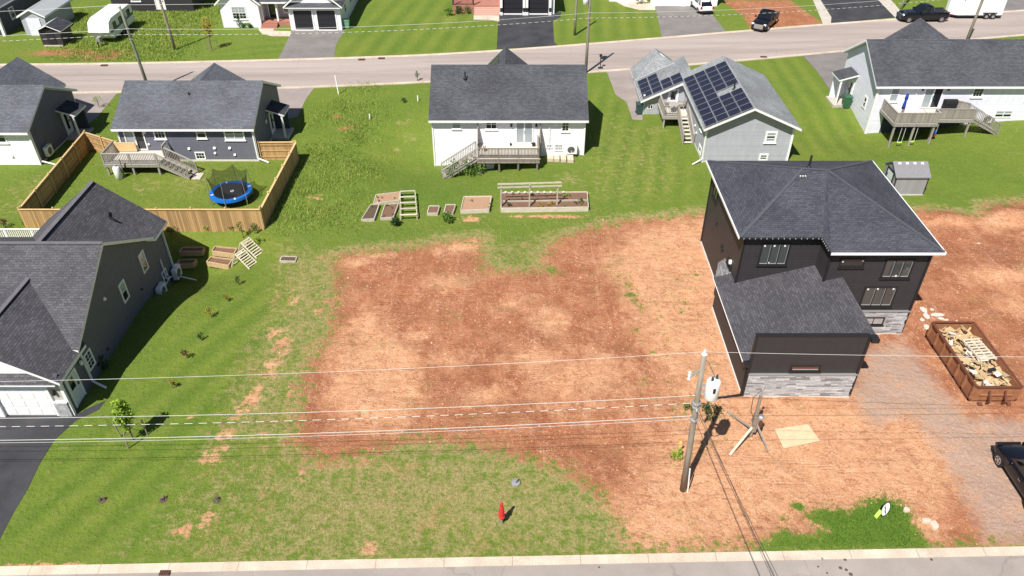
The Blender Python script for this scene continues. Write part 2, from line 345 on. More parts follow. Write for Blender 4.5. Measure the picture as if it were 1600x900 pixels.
def solar_mat():
    m,n,l,b = newmat('solar_cell'); sset(b, .16, .55)
    tc = nd(n,'ShaderNodeTexCoord'); br = nd(n,'ShaderNodeTexBrick', Scale=1.0); br.offset = 0
    br.inputs['Brick Width'].default_value=.16; br.inputs['Row Height'].default_value=.16; br.inputs['Mortar Size'].default_value=.004
    br.inputs['Color1'].default_value=(.012,.013,.028,1); br.inputs['Color2'].default_value=(.018,.018,.036,1); br.inputs['Mortar'].default_value=(.06,.06,.075,1)
    l.new(tc.outputs['Object'], br.inputs['Vector']); l.new(br.outputs['Color'], b.inputs['Base Color'])
solar_mat()
def net_mat():
    m,n,l,b = newmat('net'); sset(b, .8, .2); b.inputs['Base Color'].default_value=(.012,.016,.014,1)
    tr = nd(n,'ShaderNodeBsdfTransparent'); ms = nd(n,'ShaderNodeMixShader'); ms.inputs[0].default_value=.48
    l.new(tr.outputs[0], ms.inputs[1]); l.new(b.outputs[0], ms.inputs[2]); l.new(ms.outputs[0], n['Material Output'].inputs[0])
net_mat()
def dash_mat():
    """a cable wrapped in a spiral of pale lashing"""
    m,n,l,b = newmat('cable_lashed'); sset(b,.5,.4)
    tc = nd(n,'ShaderNodeTexCoord'); sp = nd(n,'ShaderNodeSeparateXYZ'); l.new(tc.outputs['Object'], sp.inputs[0])
    dv = nd(n,'ShaderNodeMath', operation='DIVIDE'); dv.inputs[1].default_value=.62; l.new(sp.outputs[0], dv.inputs[0])
    fr = nd(n,'ShaderNodeMath', operation='FRACT'); l.new(dv.outputs[0], fr.inputs[0])
    lt = nd(n,'ShaderNodeMath', operation='LESS_THAN'); lt.inputs[1].default_value=.58; l.new(fr.outputs[0], lt.inputs[0])
    mx = nd(n,'ShaderNodeMix', data_type='RGBA'); l.new(lt.outputs[0], mx.inputs[0]); mx.inputs[6].default_value=(.09,.085,.08,1); mx.inputs[7].default_value=(.72,.70,.67,1)
    l.new(mx.outputs[2], b.inputs['Base Color'])
dash_mat()

# ---------------------------------------------------------------- the ground: one sheet with soil, turf and gravel
def rng(stops):
    out = []
    for a,b,st in stops: out += list(np.arange(a,b,st))
    return np.array(out)
gx = rng([(-900,-240,60),(-240,-90,10),(-90,-48,1.5),(-48,-30,.4),(-30,27,.2),(27,50,.35),(50,80,1.2),(80,240,10),(240,901,60)])
gy = rng([(-300,-20,40),(-20,14,2),(14,20,.4),(20,52,.2),(52,72,.33),(72,106,.6),(106,140,3),(140,300,16),(300,1400,70)])
GX, GY = np.meshgrid(gx, gy)
X, Y = GX.ravel(), GY.ravel()
def poly_sd(poly):
    """signed distance (positive inside) of every ground point to an outline"""
    P = np.array(poly, float); n = len(P); inside = np.zeros(len(X), bool); d2 = np.full(len(X), 1e12)
    lo, hi = P.min(0)-9, P.max(0)+9
    s = np.where((X > lo[0]) & (X < hi[0]) & (Y > lo[1]) & (Y < hi[1]))[0]
    x, y = X[s], Y[s]; ins = np.zeros(len(s), bool); dd = np.full(len(s), 1e12)
    for i in range(n):
        ax, ay = P[i]; bx, by = P[(i+1)%n]; ex, ey = bx-ax, by-ay
        t = np.clip(((x-ax)*ex+(y-ay)*ey)/(ex*ex+ey*ey+1e-12), 0, 1)
        dd = np.minimum(dd, (x-ax-t*ex)**2+(y-ay-t*ey)**2)
        c = ((ay > y) != (by > y)) & (x < (bx-ax)*(y-ay)/(by-ay+1e-12)+ax); ins ^= c
    d = np.full(len(X), -9.0); d[s] = np.where(ins, np.sqrt(dd), -np.sqrt(dd))
    return d
def pp(pts): return [tuple(at(*p)[:2]) for p in pts]
def mask(pts, soft=.6): return np.clip(poly_sd(pp(pts))/soft*.5+.5, 0, 1)
def blob(px, py, rx, ry=None, amp=1.0):
    c = at(px,py); ry = ry or rx
    return amp*np.exp(-((X-c.x)/rx)**2-((Y-c.y)/ry)**2)
def vnoise(sc, seed, oct=3):
    r = np.random.RandomState(seed); out = np.zeros(len(X)); amp = 1; tot = 0
    for o in range(oct):
        t = r.rand(64,64); u, v = X*sc*(2**o)+100.3, Y*sc*(2**o)+57.1
        i, j = np.floor(u).astype(int), np.floor(v).astype(int); fu, fv = u-i, v-j
        fu, fv = fu*fu*(3-2*fu), fv*fv*(3-2*fv)
        a = t[i%64,j%64]*(1-fu)+t[(i+1)%64,j%64]*fu; b = t[i%64,(j+1)%64]*(1-fu)+t[(i+1)%64,(j+1)%64]*fu
        out += amp*(a*(1-fv)+b*fv); tot += amp; amp *= .5
    return out/tot
dirt = mask([(520,400),(560,392),(640,388),(690,376),(752,372),(758,416),(800,424),(850,420),(842,404),(868,374),(905,360),(985,344),(1060,338),(1105,332),
             (1240,330),(1440,330),(1490,333),(1528,338),(1538,322),(1600,316),(1800,316),(1900,560),(1900,860),(1600,853),(1440,855),(985,862),(975,835),(930,770),(880,735),
             (800,712),(700,690),(640,690),(560,716),(500,724),(455,690),(470,640),(470,590),(515,520),(520,460)], 1.5); lot_edge = np.exp(-((dirt-.42)/.34)**2)
dirt = np.maximum(dirt, .85*mask([(1125,0),(1235,0),(1290,38),(1175,52),(1160,25)], .6))
lot = dirt.copy(); mott = np.clip(.25+1.35*vnoise(1.5,77,3),0,1.15)
for (x,y,r,q,a) in [(440,540,.55,1.5,.75),(425,575,.5,1.3,.75),(395,620,.5,1.5,.7),(370,655,.4,1.2,.65),(345,690,.5,1.0,.75),(430,520,.6,.7,.65),(455,470,.7,1.6,.55),
                    (330,715,.7,.6,.55),(322,810,.3,.5,.75),(290,830,.6,.4,.7),(578,855,.35,.5,.8),(300,650,.3,.3,.55),(470,745,.4,.6,.55),(500,480,.9,1.2,.5),(465,655,.6,1.0,.55),(410,690,.6,.8,.5),
                    (65,885,.9,.25,.85),(110,884,.8,.2,.8),(30,884,.7,.25,.8),(545,200,.8,.7,.75),(530,182,.9,.5,.65),(490,310,1.0,.8,.5),(430,345,1.6,.8,.4),(850,338,2.6,.25,.9),(740,342,1.2,.5,.65),
                    (1000,345,3,.3,.7),(95,82,4,1.2,.8),(150,85,4,1.8,.8),(60,80,3,.8,.6),(270,68,.8,.6,.6),(1480,28,3,.6,.5),(430,455,.25,.25,.6),(1100,645,.4,.4,.8),(400,520,.4,.6,.5),(455,610,.5,.9,.55)]:
    dirt = np.maximum(dirt, blob(x,y,r*1.25,q*1.25,a)*mott)
patch = mask([(1195,858),(1215,838),(1250,842),(1278,838),(1295,826),(1255,806),(1290,792),(1330,800),(1345,786),(1378,776),(1412,788),(1424,808),(1428,832),(1448,858)], .5)
patch = np.maximum(patch, blob(1247,792,.35,.3,.9)); patch = np.maximum(patch, blob(1230,832,.35,.25,.8)); patch = np.maximum(patch, blob(1225,810,.25,.2,.6))
tuft = np.zeros(len(X))
for (x,y,r,a) in [(980,445,.5,.6),(985,460,.55,.8),(990,470,.4,.8),(1000,480,.4,.75),(1030,494,.3,.7),(950,418,.5,.55),(970,430,.5,.5),(1060,640,.7,.5),(1100,650,.6,.55),(1055,715,.5,.6),(1135,650,.5,.5),(870,425,.8,.5),
                  (1105,700,.5,.45),(1125,690,.6,.35),(1025,380,.5,.4)]+[(random.gauss(1015,28)+(i%3)*14,random.uniform(400,640),random.uniform(.08,.22),random.uniform(.4,.9)) for i in range(90)]+[(1088,430,.3,1),(1058,436,.26,1),(1070,428,.15,1),(1058,468,.16,1),(1068,472,.22,.9),(1068,487,.25,1),(1093,495,.18,.9)]+[(random.uniform(1115,1150),random.uniform(440,600),.12,.6) for i in range(14)]+[(random.uniform(880,1000),random.uniform(420,440),.25,.5) for i in range(10)]:
    tuft = np.maximum(tuft, blob(x,y,r,r*.8,a))
sand = np.maximum(mask([(960,415),(1000,372),(1070,352),(1105,350),(1165,625),(1500,640),(1510,720),(1440,790),(1260,790),(1160,830),(1000,856),(985,815),(1075,640),(1040,560),(1010,490)], 2.5),
       np.maximum(.9*mask([(525,560),(560,500),(585,490),(600,520),(640,540),(650,600),(640,660),(560,668),(515,620)], 1.5), .5*mask([(790,560),(900,540),(1000,560),(990,640),(860,650)], 2.0)))
for (x,y,r,q,a) in [(700,440,1.8,1.2,.55),(720,385,1.6,.8,.7),(560,410,1.4,.6,.7),(590,398,1.2,.5,.6),(690,392,1.0,.6,.5),(800,480,1.8,1.2,.45),(860,500,1.6,1.6,.6),(1560,350,3,1.5,.5),(1560,430,3,1.2,.6),(1480,350,3,.8,.45),(1590,480,1.5,1.5,.5),
                    (700,560,1.5,1.2,.45),(830,560,1.8,1.2,.6),(760,620,1.6,1.0,.5),(900,600,1.8,1.0,.5),(650,525,.8,.5,.8),(1470,560,1.2,2.0,.35),(1000,760,1.4,1.2,.4),(1450,820,.7,.8,.7)]:
    sand = np.maximum(sand, blob(x,y,r,q,a))
sand = np.maximum(sand+.10, .85*np.clip((dirt-lot)*2.2,0,1)*(Y < 60))
gravel = np.maximum(mask([(1328,622),(1352,545),(1412,530),(1440,560),(1476,610),(1512,650),(1600,652),(1800,650),(1800,852),(1540,852),(1500,770),(1462,700),(1420,650),(1370,668),(1340,640)], 1.2), 0)
dry = np.maximum(.84*mask([(400,745),(560,712),(640,690),(720,688),(880,732),(945,785),(990,850),(985,862),(380,880),(350,850),(430,800)], 6.0), .36*mask([(300,700),(460,690),(480,870),(120,888),(230,800)], 2.5))
dry = np.maximum(dry, .42*mask([(762,378),(838,366),(900,352),(868,374),(842,402),(850,420),(760,414)], 1.0))
dry = np.maximum(dry, .62*mask([(440,380),(520,400),(520,520),(470,600),(455,690),(330,700),(380,560),(430,480)], 2.0))
dry = np.maximum(dry, .27*mask([(955,150),(1000,190),(1070,230),(1100,300),(1000,330),(880,330),(890,270),(920,190)], 2.5))
for (x,y,r,a) in [(1025,205,1.4,.4),(1000,250,1.6,.4),(970,130,1,.3),(890,280,1.5,.45),(620,235,.35,.8),(640,215,1,.35),(630,190,1,.35),(1420,160,2,.3),(230,290,2,.35),(300,285,3,.35),(60,290,3,.35),(30,320,2,.35),(700,30,3,.25)]:
    dry = np.maximum(dry, blob(x,y,r,r,a))
dry = np.maximum(dry, .62*lot_edge)*(1-patch)
weed = np.maximum(mask([(520,140),(575,131),(600,180),(598,210),(590,260),(560,330),(545,350),(450,360),(435,345),(470,260),(500,190)], 1.5), 0)
weed = np.maximum(weed, mask([(185,20),(330,0),(360,20),(300,50),(280,96),(100,98),(100,20)], 2.0)); weed = np.maximum(weed, .7*mask([(1430,300),(1600,280),(1600,316),(1530,330),(1440,328)], 1.0))
lush = .45*vnoise(.13, 3)+.35*vnoise(.5, 5)
lush = np.maximum(lush, .9*mask([(600,250),(680,280),(760,285),(770,340),(640,350),(590,345),(560,345)], 3.0)*(.6+.4*vnoise(.4,8)))
lush = np.maximum(lush, .8*mask([(560,352),(760,344),(960,330),(900,350),(850,365),(700,372),(560,388)], 1.5)*(.6+.4*vnoise(.4,9)))
lush = np.maximum(lush, .6*mask([(1250,215),(1600,225),(1600,300),(1450,310)], 4)); lush = np.maximum(lush, patch*1.0)
lush = lush*(1-.75*weed)+weed*.75*vnoise(.45, 11)*1.3
stripe = np.zeros(len(X))
for pl,ang,w in (([(525,90),(590,0),(720,0),(765,78)],1.40,1.5),([(0,840),(165,640),(240,590),(330,470),(400,440),(470,470),(330,690),(200,880)],1.05,1.1),([(866,65),(870,0),(1000,0),(1035,55)],1.5,1.3),([(920,120),(960,150),(1060,240),(1100,300),(960,320),(915,200)],1.35,1.0),([(1180,92),(1250,90),(1360,215),(1330,240),(1245,235),(1240,180)],1.55,1.1),([(165,95),(280,95),(450,60),(450,85)],.3,1.2)):
    stripe += .65*mask(pl, 1.0)*(np.sin((X*math.sin(ang)-Y*math.cos(ang))*2*math.pi/w/1.6))
def track(pts, gauge=1.5, w=.24):
    P_ = np.array([at(*p)[:2] for p in pts]); out = np.zeros(len(X)); s_ = (X > P_[:,0].min()-3) & (X < P_[:,0].max()+3) & (Y > P_[:,1].min()-3) & (Y < P_[:,1].max()+3); x, y = X[s_], Y[s_]; best = np.full(len(x),1e9)
    for i in range(len(P_)-1):
        a, b = P_[i], P_[i+1]; e = b-a; t = np.clip(((x-a[0])*e[0]+(y-a[1])*e[1])/(e@e),0,1); best = np.minimum(best, np.hypot(x-a[0]-t*e[0], y-a[1]-t*e[1]))
    out[s_] = np.clip(1-np.abs(best-gauge/2)/w, 0, 1)*np.clip((gauge-best)*2,0,1); return out
tracks = .0*X
for tp in ([(520,690),(535,610),(560,520),(590,430)],[(590,690),(600,620),(615,560),(640,480),(680,400)],[(650,680),(665,600),(690,520),(730,440)],[(760,690),(770,620),(790,540)],[(830,690),(850,600),(880,520),(930,450)],[(700,470),(780,455),(860,440)],[(860,410),(900,385),(960,362),(1040,350)],[(900,430),(950,400),(1000,375)],[(1480,430),(1540,410),(1600,405)],[(1470,480),(1530,440),(1600,425)],[(1000,700),(1100,720),(1250,740),(1400,770)],[(560,470),(640,455),(720,450)]):
    tracks = np.maximum(tracks, track(tp))
dirt = np.clip(dirt*(1-patch)*(1-.75*tuft), 0, 1)
zz = terr(X, Y)
near = np.clip((Y-21)/1.5, 0, 1)*np.clip((69-Y)/2, 0, 1)
zz = zz+near*dirt*(vnoise(.6, 21, 4)-.5)*.24+near*dirt*mask([(1440,332),(1600,318),(1700,318),(1700,372),(1480,362)],1.5)*(vnoise(.55,41,4)-.3)*1.1+near*weed*(vnoise(.8, 23)-.4)*.25
zz = np.where((Y > 70.2) | (Y < 20.6), 0, zz)
far = np.clip((np.hypot(X, Y-50)-300)/600, 0, 1); zz = zz-far*.5
nx, ny = len(gx), len(gy)
me = bpy.data.meshes.new('ground'); me.vertices.add(nx*ny)
me.vertices.foreach_set('co', np.stack([X,Y,zz],1).ravel())
ii, jj = np.meshgrid(np.arange(nx-1), np.arange(ny-1)); a = (jj*nx+ii).ravel()
quads = np.stack([a,a+1,a+nx+1,a+nx],1).ravel(); nq = len(a)
me.loops.add(nq*4); me.loops.foreach_set('vertex_index', quads)
me.polygons.add(nq); me.polygons.foreach_set('loop_start', np.arange(nq)*4); me.polygons.foreach_set('loop_total', np.full(nq,4)); me.polygons.foreach_set('use_smooth', np.ones(nq,bool))
me.update()
for nm,ch in (('cover_a',(dirt,sand,dry,lush)),('cover_b',(gravel,weed,np.clip(stripe*.5+.5,0,1),tracks))):
    at_ = me.color_attributes.new(nm,'FLOAT_COLOR','POINT'); at_.data.foreach_set('color', np.stack(ch,1).ravel().astype(np.float32))
def ground_mat():
    m,n,l,b = newmat('ground_cover'); sset(b,.95,.15)
    tc = nd(n,'ShaderNodeTexCoord')
    A = nd(n,'ShaderNodeAttribute', attribute_name='cover_a'); B = nd(n,'ShaderNodeAttribute', attribute_name='cover_b')
    sa = nd(n,'ShaderNodeSeparateColor'); sb = nd(n,'ShaderNodeSeparateColor'); l.new(A.outputs['Color'], sa.inputs[0]); l.new(B.outputs['Color'], sb.inputs[0])
    def noise(sc, det=6, rough=.6, mp=None):
        x = nd(n,'ShaderNodeTexNoise', Scale=sc, Detail=det, Roughness=rough)
        if mp:
            k = nd(n,'ShaderNodeMapping'); k.inputs['Scale'].default_value = mp[:3]
            if len(mp) > 3: k.inputs['Rotation'].default_value = (0,0,mp[3])
            l.new(tc.outputs['Object'], k.inputs[0]); l.new(k.outputs[0], x.inputs['Vector'])
        else: l.new(tc.outputs['Object'], x.inputs['Vector'])
        return x.outputs['Fac']
    def math_(op, a, c, d=None):
        x = nd(n,'ShaderNodeMath', operation=op)
        for i,v in enumerate((a,c,d)):
            if v is None: continue
            if isinstance(v,(int,float)): x.inputs[i].default_value = v
            else: l.new(v, x.inputs[i])
        return x.outputs[0]
    def ramp(v, lo, hi, a=0, c=1):
        x = nd(n,'ShaderNodeMapRange'); x.inputs[1].default_value=lo; x.inputs[2].default_value=hi; x.inputs[3].default_value=a; x.inputs[4].default_value=c; l.new(v, x.inputs[0]); return x.outputs[0]
    def mix(f, a, c):
        x = nd(n,'ShaderNodeMix', data_type='RGBA')
        if isinstance(f,(int,float)): x.inputs[0].default_value = f
        else: l.new(f, x.inputs[0])
        for i,v in ((6,a),(7,c)):
            if isinstance(v, tuple): x.inputs[i].default_value = c4(v)
            else: l.new(v, x.inputs[i])
        return x.outputs[2]
    f1, f2, f3, f4 = noise(26,3), noise(7,5), noise(1.7,6,.65), noise(.45,6)
    f5 = noise(55,2)
    # turf
    fa, fb = noise(.16,4), noise(3.4,6,.7)
    g = mix(ramp(f4,.3,.7), (.102,.164,.020), (.148,.205,.026))
    g = mix(math_('MULTIPLY', ramp(f3,.42,.66), .6), g, (.190,.218,.044))
    g = mix(math_('MULTIPLY', ramp(fa,.45,.62), .5), g, (.190,.228,.034))
    lsh = ramp(math_('MULTIPLY_ADD', f3, .35, A.outputs['Alpha']), .35, 1.05)
    g = mix(lsh, g, (.066,.155,.017))
    st = math_('MULTIPLY', ramp(sb.outputs[2],.2,.8,-.5,.5), .5)
    g = mix(ramp(st,-.28,.28,0,1), mix(.34, g, (.062,.122,.014)), mix(.30, g, (.215,.25,.045)))
    g = mix(math_('MULTIPLY', ramp(fb,.48,.72), .38), g, (.058,.108,.012))
    g = mix(math_('MULTIPLY', ramp(f1,.48,.75), .5), g, (.22,.24,.055))
    # dry straw turf: clumps of straw, bare soil and green mixed at arm's length
    dn = math_('ADD', math_('MULTIPLY', math_('SUBTRACT', f3, .5), 1.7), math_('MULTIPLY', math_('SUBTRACT', fb, .5), 1.5))
    dm = ramp(math_('ADD', math_('MULTIPLY', sa.outputs[2], 1.0), dn), .25, .75)
    dryc = mix(ramp(f2,.36,.66), (.22,.185,.066), (.40,.32,.15)); dryc = mix(math_('MULTIPLY', ramp(f1,.45,.7),.5), dryc, (.50,.41,.23)); dryc = mix(math_('MULTIPLY', ramp(fb,.54,.66),.55), dryc, (.14,.165,.04))
    dryc = mix(math_('MULTIPLY', ramp(f4,.54,.66), .6), dryc, (.44,.235,.125))
    g = mix(math_('MULTIPLY', math_('MULTIPLY', dm, .9), ramp(sa.outputs[2],.02,.25)), g, dryc)
    # red soil: graded, dried to pale crust in places, damp and dark in others
    nz = noise(.55,8,.68,(1.3,.75,1,.5)); nz2 = noise(1.2,8,.70,(.75,1.25,1,.35)); nz3 = noise(1.1,8,.70,(1.15,.9,1,-.6)); nz4 = noise(.22,5,.6)
    d = mix(ramp(nz,.38,.62), (.275,.092,.042), (.395,.163,.082))
    d = mix(math_('MULTIPLY', ramp(nz2,.50,.62), .55), d, (.43,.20,.108))
    d = mix(math_('MULTIPLY', ramp(nz4,.50,.60), .5), d, (.225,.076,.036))
    sm = ramp(math_('ADD', math_('MULTIPLY', sa.outputs[1], 1.25), math_('MULTIPLY', math_('SUBTRACT', math_('ADD', math_('MULTIPLY', nz3, .6), math_('MULTIPLY', nz, .4)), .5), 2.2)), .30, .85)
    sandc = mix(ramp(f3,.36,.66), (.55,.278,.145), (.66,.385,.225)); sandc = mix(math_('MULTIPLY', ramp(nz,.54,.64),.55), sandc, (.46,.215,.12))
    d = mix(math_('MULTIPLY', sm, .9), d, sandc)
    d = mix(math_('MULTIPLY', ramp(nz3,.58,.66), .45), d, (.56,.32,.19))
    d = mix(math_('MULTIPLY', ramp(nz2,.36,.42,1,0), .5), d, (.25,.09,.046))
    d = mix(math_('MULTIPLY', ramp(fb,.57,.72), .4), d, (.56,.33,.20)); d = mix(math_('MULTIPLY', ramp(fb,.33,.41,1,0), .4), d, (.26,.096,.05))
    sc1 = noise(.9,5,.6,(2.2,.16,1,-.12)); sc2 = noise(.8,5,.6,(.18,1.9,1,.5))
    d = mix(math_('MULTIPLY', ramp(sc1,.56,.68), .4), d, (.52,.285,.17)); d = mix(math_('MULTIPLY', ramp(sc2,.55,.68), .45), d, (.28,.105,.055))
    def scratch(v, w): return ramp(math_('ABSOLUTE', math_('SUBTRACT', v, .5), None), w*.3, w, 1, 0)
    rg = noise(.4,5,.6); s1 = noise(1.6,4,.6,(1.0,.45,1,-.5)); s2 = noise(2.3,4,.6,(.5,1.2,1,.3)); s3 = noise(3.6,5,.65)
    d = mix(math_('MULTIPLY', math_('MULTIPLY', scratch(s1,.014), ramp(rg,.46,.60)), .5), d, (.64,.40,.26))
    d = mix(math_('MULTIPLY', math_('MULTIPLY', scratch(s2,.012), ramp(rg,.40,.54,1,0)), .45), d, (.62,.385,.25))
    d = mix(math_('MULTIPLY', math_('MULTIPLY', scratch(s3,.02), ramp(f4,.48,.60)), .4), d, (.66,.43,.285))
    d = mix(math_('MULTIPLY', scratch(noise(1.1,4,.6,(.6,1.0,1,.9)),.010), .6), d, (.19,.066,.034))
    d = mix(math_('MULTIPLY', ramp(f1,.52,.66), .5), d, (.20,.075,.04)); d = mix(math_('MULTIPLY', ramp(f5,.56,.66), .35), d, (.68,.43,.27)); d = mix(math_('MULTIPLY', ramp(noise(13,4,.75),.55,.64), .45), d, (.24,.09,.048))
    d = mix(math_('MULTIPLY', math_('MULTIPLY', ramp(noise(.33,6,.7),.56,.66), ramp(f2,.4,.6)), .55), d, (.20,.17,.06))   # seedlings
    gm = ramp(math_('ADD', sb.outputs[0], math_('MULTIPLY', math_('SUBTRACT', f3, .5), .9)), .35, .8)
    gc = mix(ramp(f2,.3,.7), (.34,.235,.185), (.44,.32,.255)); gc = mix(math_('MULTIPLY', ramp(f1,.45,.7),.5), gc, (.26,.19,.155)); gc = mix(math_('MULTIPLY', ramp(nz2,.5,.62),.65), gc, (.47,.27,.17))
    d = mix(math_('MULTIPLY', gm, .9), d, gc)
    dmk = ramp(math_('ADD', sa.outputs[0], math_('MULTIPLY', math_('SUBTRACT', math_('ADD', math_('MULTIPLY', f3, .6), math_('MULTIPLY', fb, .4)), .5), 1.9)), .40, .66)
    dmk = math_('MULTIPLY', dmk, ramp(sa.outputs[0], .04, .2))
    fin = mix(dmk, g, d)
    l.new(fin, b.inputs['Base Color'])
    wv = nd(n,'ShaderNodeTexWave', wave_type='BANDS', bands_direction='Y'); wv.inputs['Scale'].default_value = 1.7; wv.inputs['Distortion'].default_value = .9; wv.inputs['Detail'].default_value = 2
    l.new(tc.outputs['Object'], wv.inputs['Vector'])
    bm_ = math_('MULTIPLY', ramp(B.outputs['Alpha'],.2,.7), math_('MULTIPLY', ramp(noise(.5,4),.40,.56), dmk))
    tk = math_('MULTIPLY', math_('MULTIPLY', wv.outputs['Fac'], bm_), .55)
    tk = math_('SUBTRACT', tk, math_('MULTIPLY', bm_, .5))
    h = math_('ADD', math_('ADD', math_('MULTIPLY', f1, .6), math_('MULTIPLY', fb, 1.6)), math_('ADD', math_('MULTIPLY', f3, 2.0), tk))
    bp = nd(n,'ShaderNodeBump', Strength=.9, Distance=.05); l.new(h, bp.inputs['Height']); l.new(bp.outputs[0], b.inputs['Normal'])
ground_mat()
me.materials.append(M['ground_cover'])
ground = bpy.data.objects.new('ground', me); COL.objects.link(ground); tag(ground, 'red bare soil lot with surrounding green lawns', None, kind='structure')

# sampling the cover on the grid, for what grows or lies on it
def grid_val(arr, x, y):
    i = np.clip(np.searchsorted(gx, x), 1, nx-1); j = np.clip(np.searchsorted(gy, y), 1, ny-1)
    i = np.where(np.abs(gx[i]-x) < np.abs(gx[i-1]-x), i, i-1); j = np.where(np.abs(gy[j]-y) < np.abs(gy[j-1]-y), j, j-1)
    return arr[j*nx+i]
def scatter_mesh(name, V, F, mat, label, cat, rnd=None):
    me = bpy.data.meshes.new(name); me.vertices.add(len(V)); me.vertices.foreach_set('co', V.astype(np.float32).ravel())
    n, k = F.shape; me.loops.add(n*k); me.loops.foreach_set('vertex_index', F.ravel().astype(np.int32))
    me.polygons.add(n); me.polygons.foreach_set('loop_start', np.arange(n)*k); me.polygons.foreach_set('loop_total', np.full(n,k)); me.update()
    me.materials.append(M[mat]); o = bpy.data.objects.new(name, me); COL.objects.link(o)
    return tag(o, label, cat, kind='stuff')
def blades(x, y, z, h, w, lean):
    n = len(x); a = np.random.rand(n)*2*np.pi; cx, sx = np.cos(a)*w/2, np.sin(a)*w/2
    la = np.random.rand(n)*2*np.pi; lx, ly = np.cos(la)*lean*h, np.sin(la)*lean*h
    V = np.stack([np.stack([x-cx,y-sx,z-.01],1), np.stack([x+cx,y+sx,z-.01],1), np.stack([x+lx,y+ly,z+h],1)],1).reshape(-1,3)
    return V, np.arange(3*n).reshape(-1,3)
BLD = [(-40,-22.6,27.5,47),(12.2,23.6,29.5,46),(-33,-20.6,57,67),(-7,6.3,58,68),(15.5,23.3,57,69),(31.5,49,63.5,73),(-46,-38,56,66),(-60,-23.2,20,28.5)]
def free(x, y):
    k = np.ones(len(x), bool)
    for a,b_,c_,d_ in BLD: k &= ~((x > a) & (x < b_) & (y > c_) & (y < d_))
    return k
ASPH = []   # outlines of paved ground, filled in below
def inpoly(poly, x, y):
    ins = np.zeros(len(x), bool); P = poly; n = len(P)
    for i in range(n):
        ax, ay = P[i][:2]; bx, by = P[(i+1)%n][:2]
        ins ^= ((ay > y) != (by > y)) & (x < (bx-ax)*(y-ay)/(by-ay+1e-12)+ax)
    return ins

# ---------------------------------------------------------------- roads, kerbs, drives
def smooth_interp(pts, xs):
    px, py = np.array(pts, float).T
    ex = np.concatenate([[-260],px,[300]]); s0 = (py[2]-py[0])/(px[2]-px[0]); s1 = (py[-1]-py[-3])/(px[-1]-px[-3])
    ey = np.concatenate([[py[0]+s0*.6*(-260-px[0])],py,[py[-1]+s1*(300-px[-1])]])
    yy = np.interp(xs, ex, ey); k = 9; w = np.ones(k)/k
    pad = np.concatenate([yy[:1].repeat(k//2), yy, yy[-1:].repeat(k//2)]); return np.convolve(pad, w, 'valid')
XS = np.arange(-200, 202, 2.0)
FARK = smooth_interp([(-53.9,78.7),(-40.6,79.0),(-24.6,80.1),(-13.8,80.9),(-4.2,82.2),(7.1,84.6),(19,87.4),(28.4,89.7),(38.1,91.8),(46.5,93.7),(63.5,96.9)], XS)
NEARK = smooth_interp([(-42,71.7),(-23.5,72.7),(-9,74.3),(2,76),(13.4,78),(23.9,80.2),(37,83.3),(48,86),(59,88.4)], XS)
def strip(name, xs, y0, y1, z0, z1, mat, label, skirt=False):
    b = MB(); n = len(xs)
    for i in range(n): b.v += [(xs[i],y0[i],z0),(xs[i],y1[i],z1)]
    for i in range(n-1): b.f.append([2*i,2*i+2,2*i+3,2*i+1]); b.m.append(0)
    if skirt:
        for s in (0,1):
            k = len(b.v)
            for i in range(n): q = b.v[2*i+s]; b.v += [q,(q[0],q[1],-.1)]
            for i in range(n-1): b.f.append([k+2*i,k+2*i+2,k+2*i+3,k+2*i+1]); b.m.append(0)
    o = b.build(name, mat); tag(o, label, kind='structure'); return o
strip('road', XS, NEARK, FARK, .03, .03, 'asphalt_old', 'pinkish grey asphalt street curving behind the houses')
strip('kerb', XS, NEARK-.42, NEARK+.05, .075, .06, 'concrete', 'near kerb of the street behind the houses', True)
strip('kerb', XS, FARK-.05, FARK+.45, .06, .075, 'concrete', 'far kerb of the street behind the houses', True)
FX = np.arange(-200, 202, 4.0)
fy = 19.58+.0222*FX
strip('road', FX, fy-9.5, fy, .03, .03, 'asphalt_front', 'grey asphalt road along the bottom of the picture')
strip('kerb', FX, fy-.03, fy+.40, .055, .09, 'concrete', 'pale concrete kerb in front of the bare lot', True)
strip('kerb', FX, fy-9.9, fy-9.47, .09, .055, 'concrete', 'pale concrete kerb on the near side of the front road', True)
def sheet(name, pts, z, mat, label, kind='structure'):
    w = [at(*p) if len(p) == 2 else Vector((p[0],p[1],0)) for p in pts]
    b = MB(); b.add([(q.x,q.y,z) for q in w], [tuple(range(len(w)))])
    o = b.build(name, mat)
    if any(abs(float(terr(q.x,q.y))) > .004 for q in w):          # drape over uneven ground
        bm = bmesh.new(); bm.from_mesh(o.data); bmesh.ops.triangulate(bm, faces=bm.faces)
        for _ in range(4): bmesh.ops.subdivide_edges(bm, edges=[e for e in bm.edges if e.calc_length() > .7], cuts=1, use_grid_fill=True)
        bmesh.ops.triangulate(bm, faces=bm.faces)
        for v in bm.verts: v.co.z = z+float(terr(v.co.x, v.co.y))+.02
        bm.to_mesh(o.data); bm.free()
    tag(o, label, kind=kind); ASPH.append([(q.x,q.y) for q in w]); return o
sheet('driveway', [(-60,28.4,0),(-23.0,28.75,0),at(133,640).to_tuple(),at(165,626).to_tuple(),at(155,640).to_tuple(),at(118,658).to_tuple(),at(85,688).to_tuple(),at(62,725).to_tuple(),at(43,765).to_tuple(),at(22,800).to_tuple(),at(2,838).to_tuple(),at(-20,893).to_tuple(),(-60,18.7,0)], .014, 'asphalt_new', 'fresh black asphalt driveway before the white garage door')
sheet('driveway', [(430,137),(492,136),(478,155),(465,183),(440,188),(425,170)], .014, 'asphalt_pink', 'grey driveway beside the slate blue house')
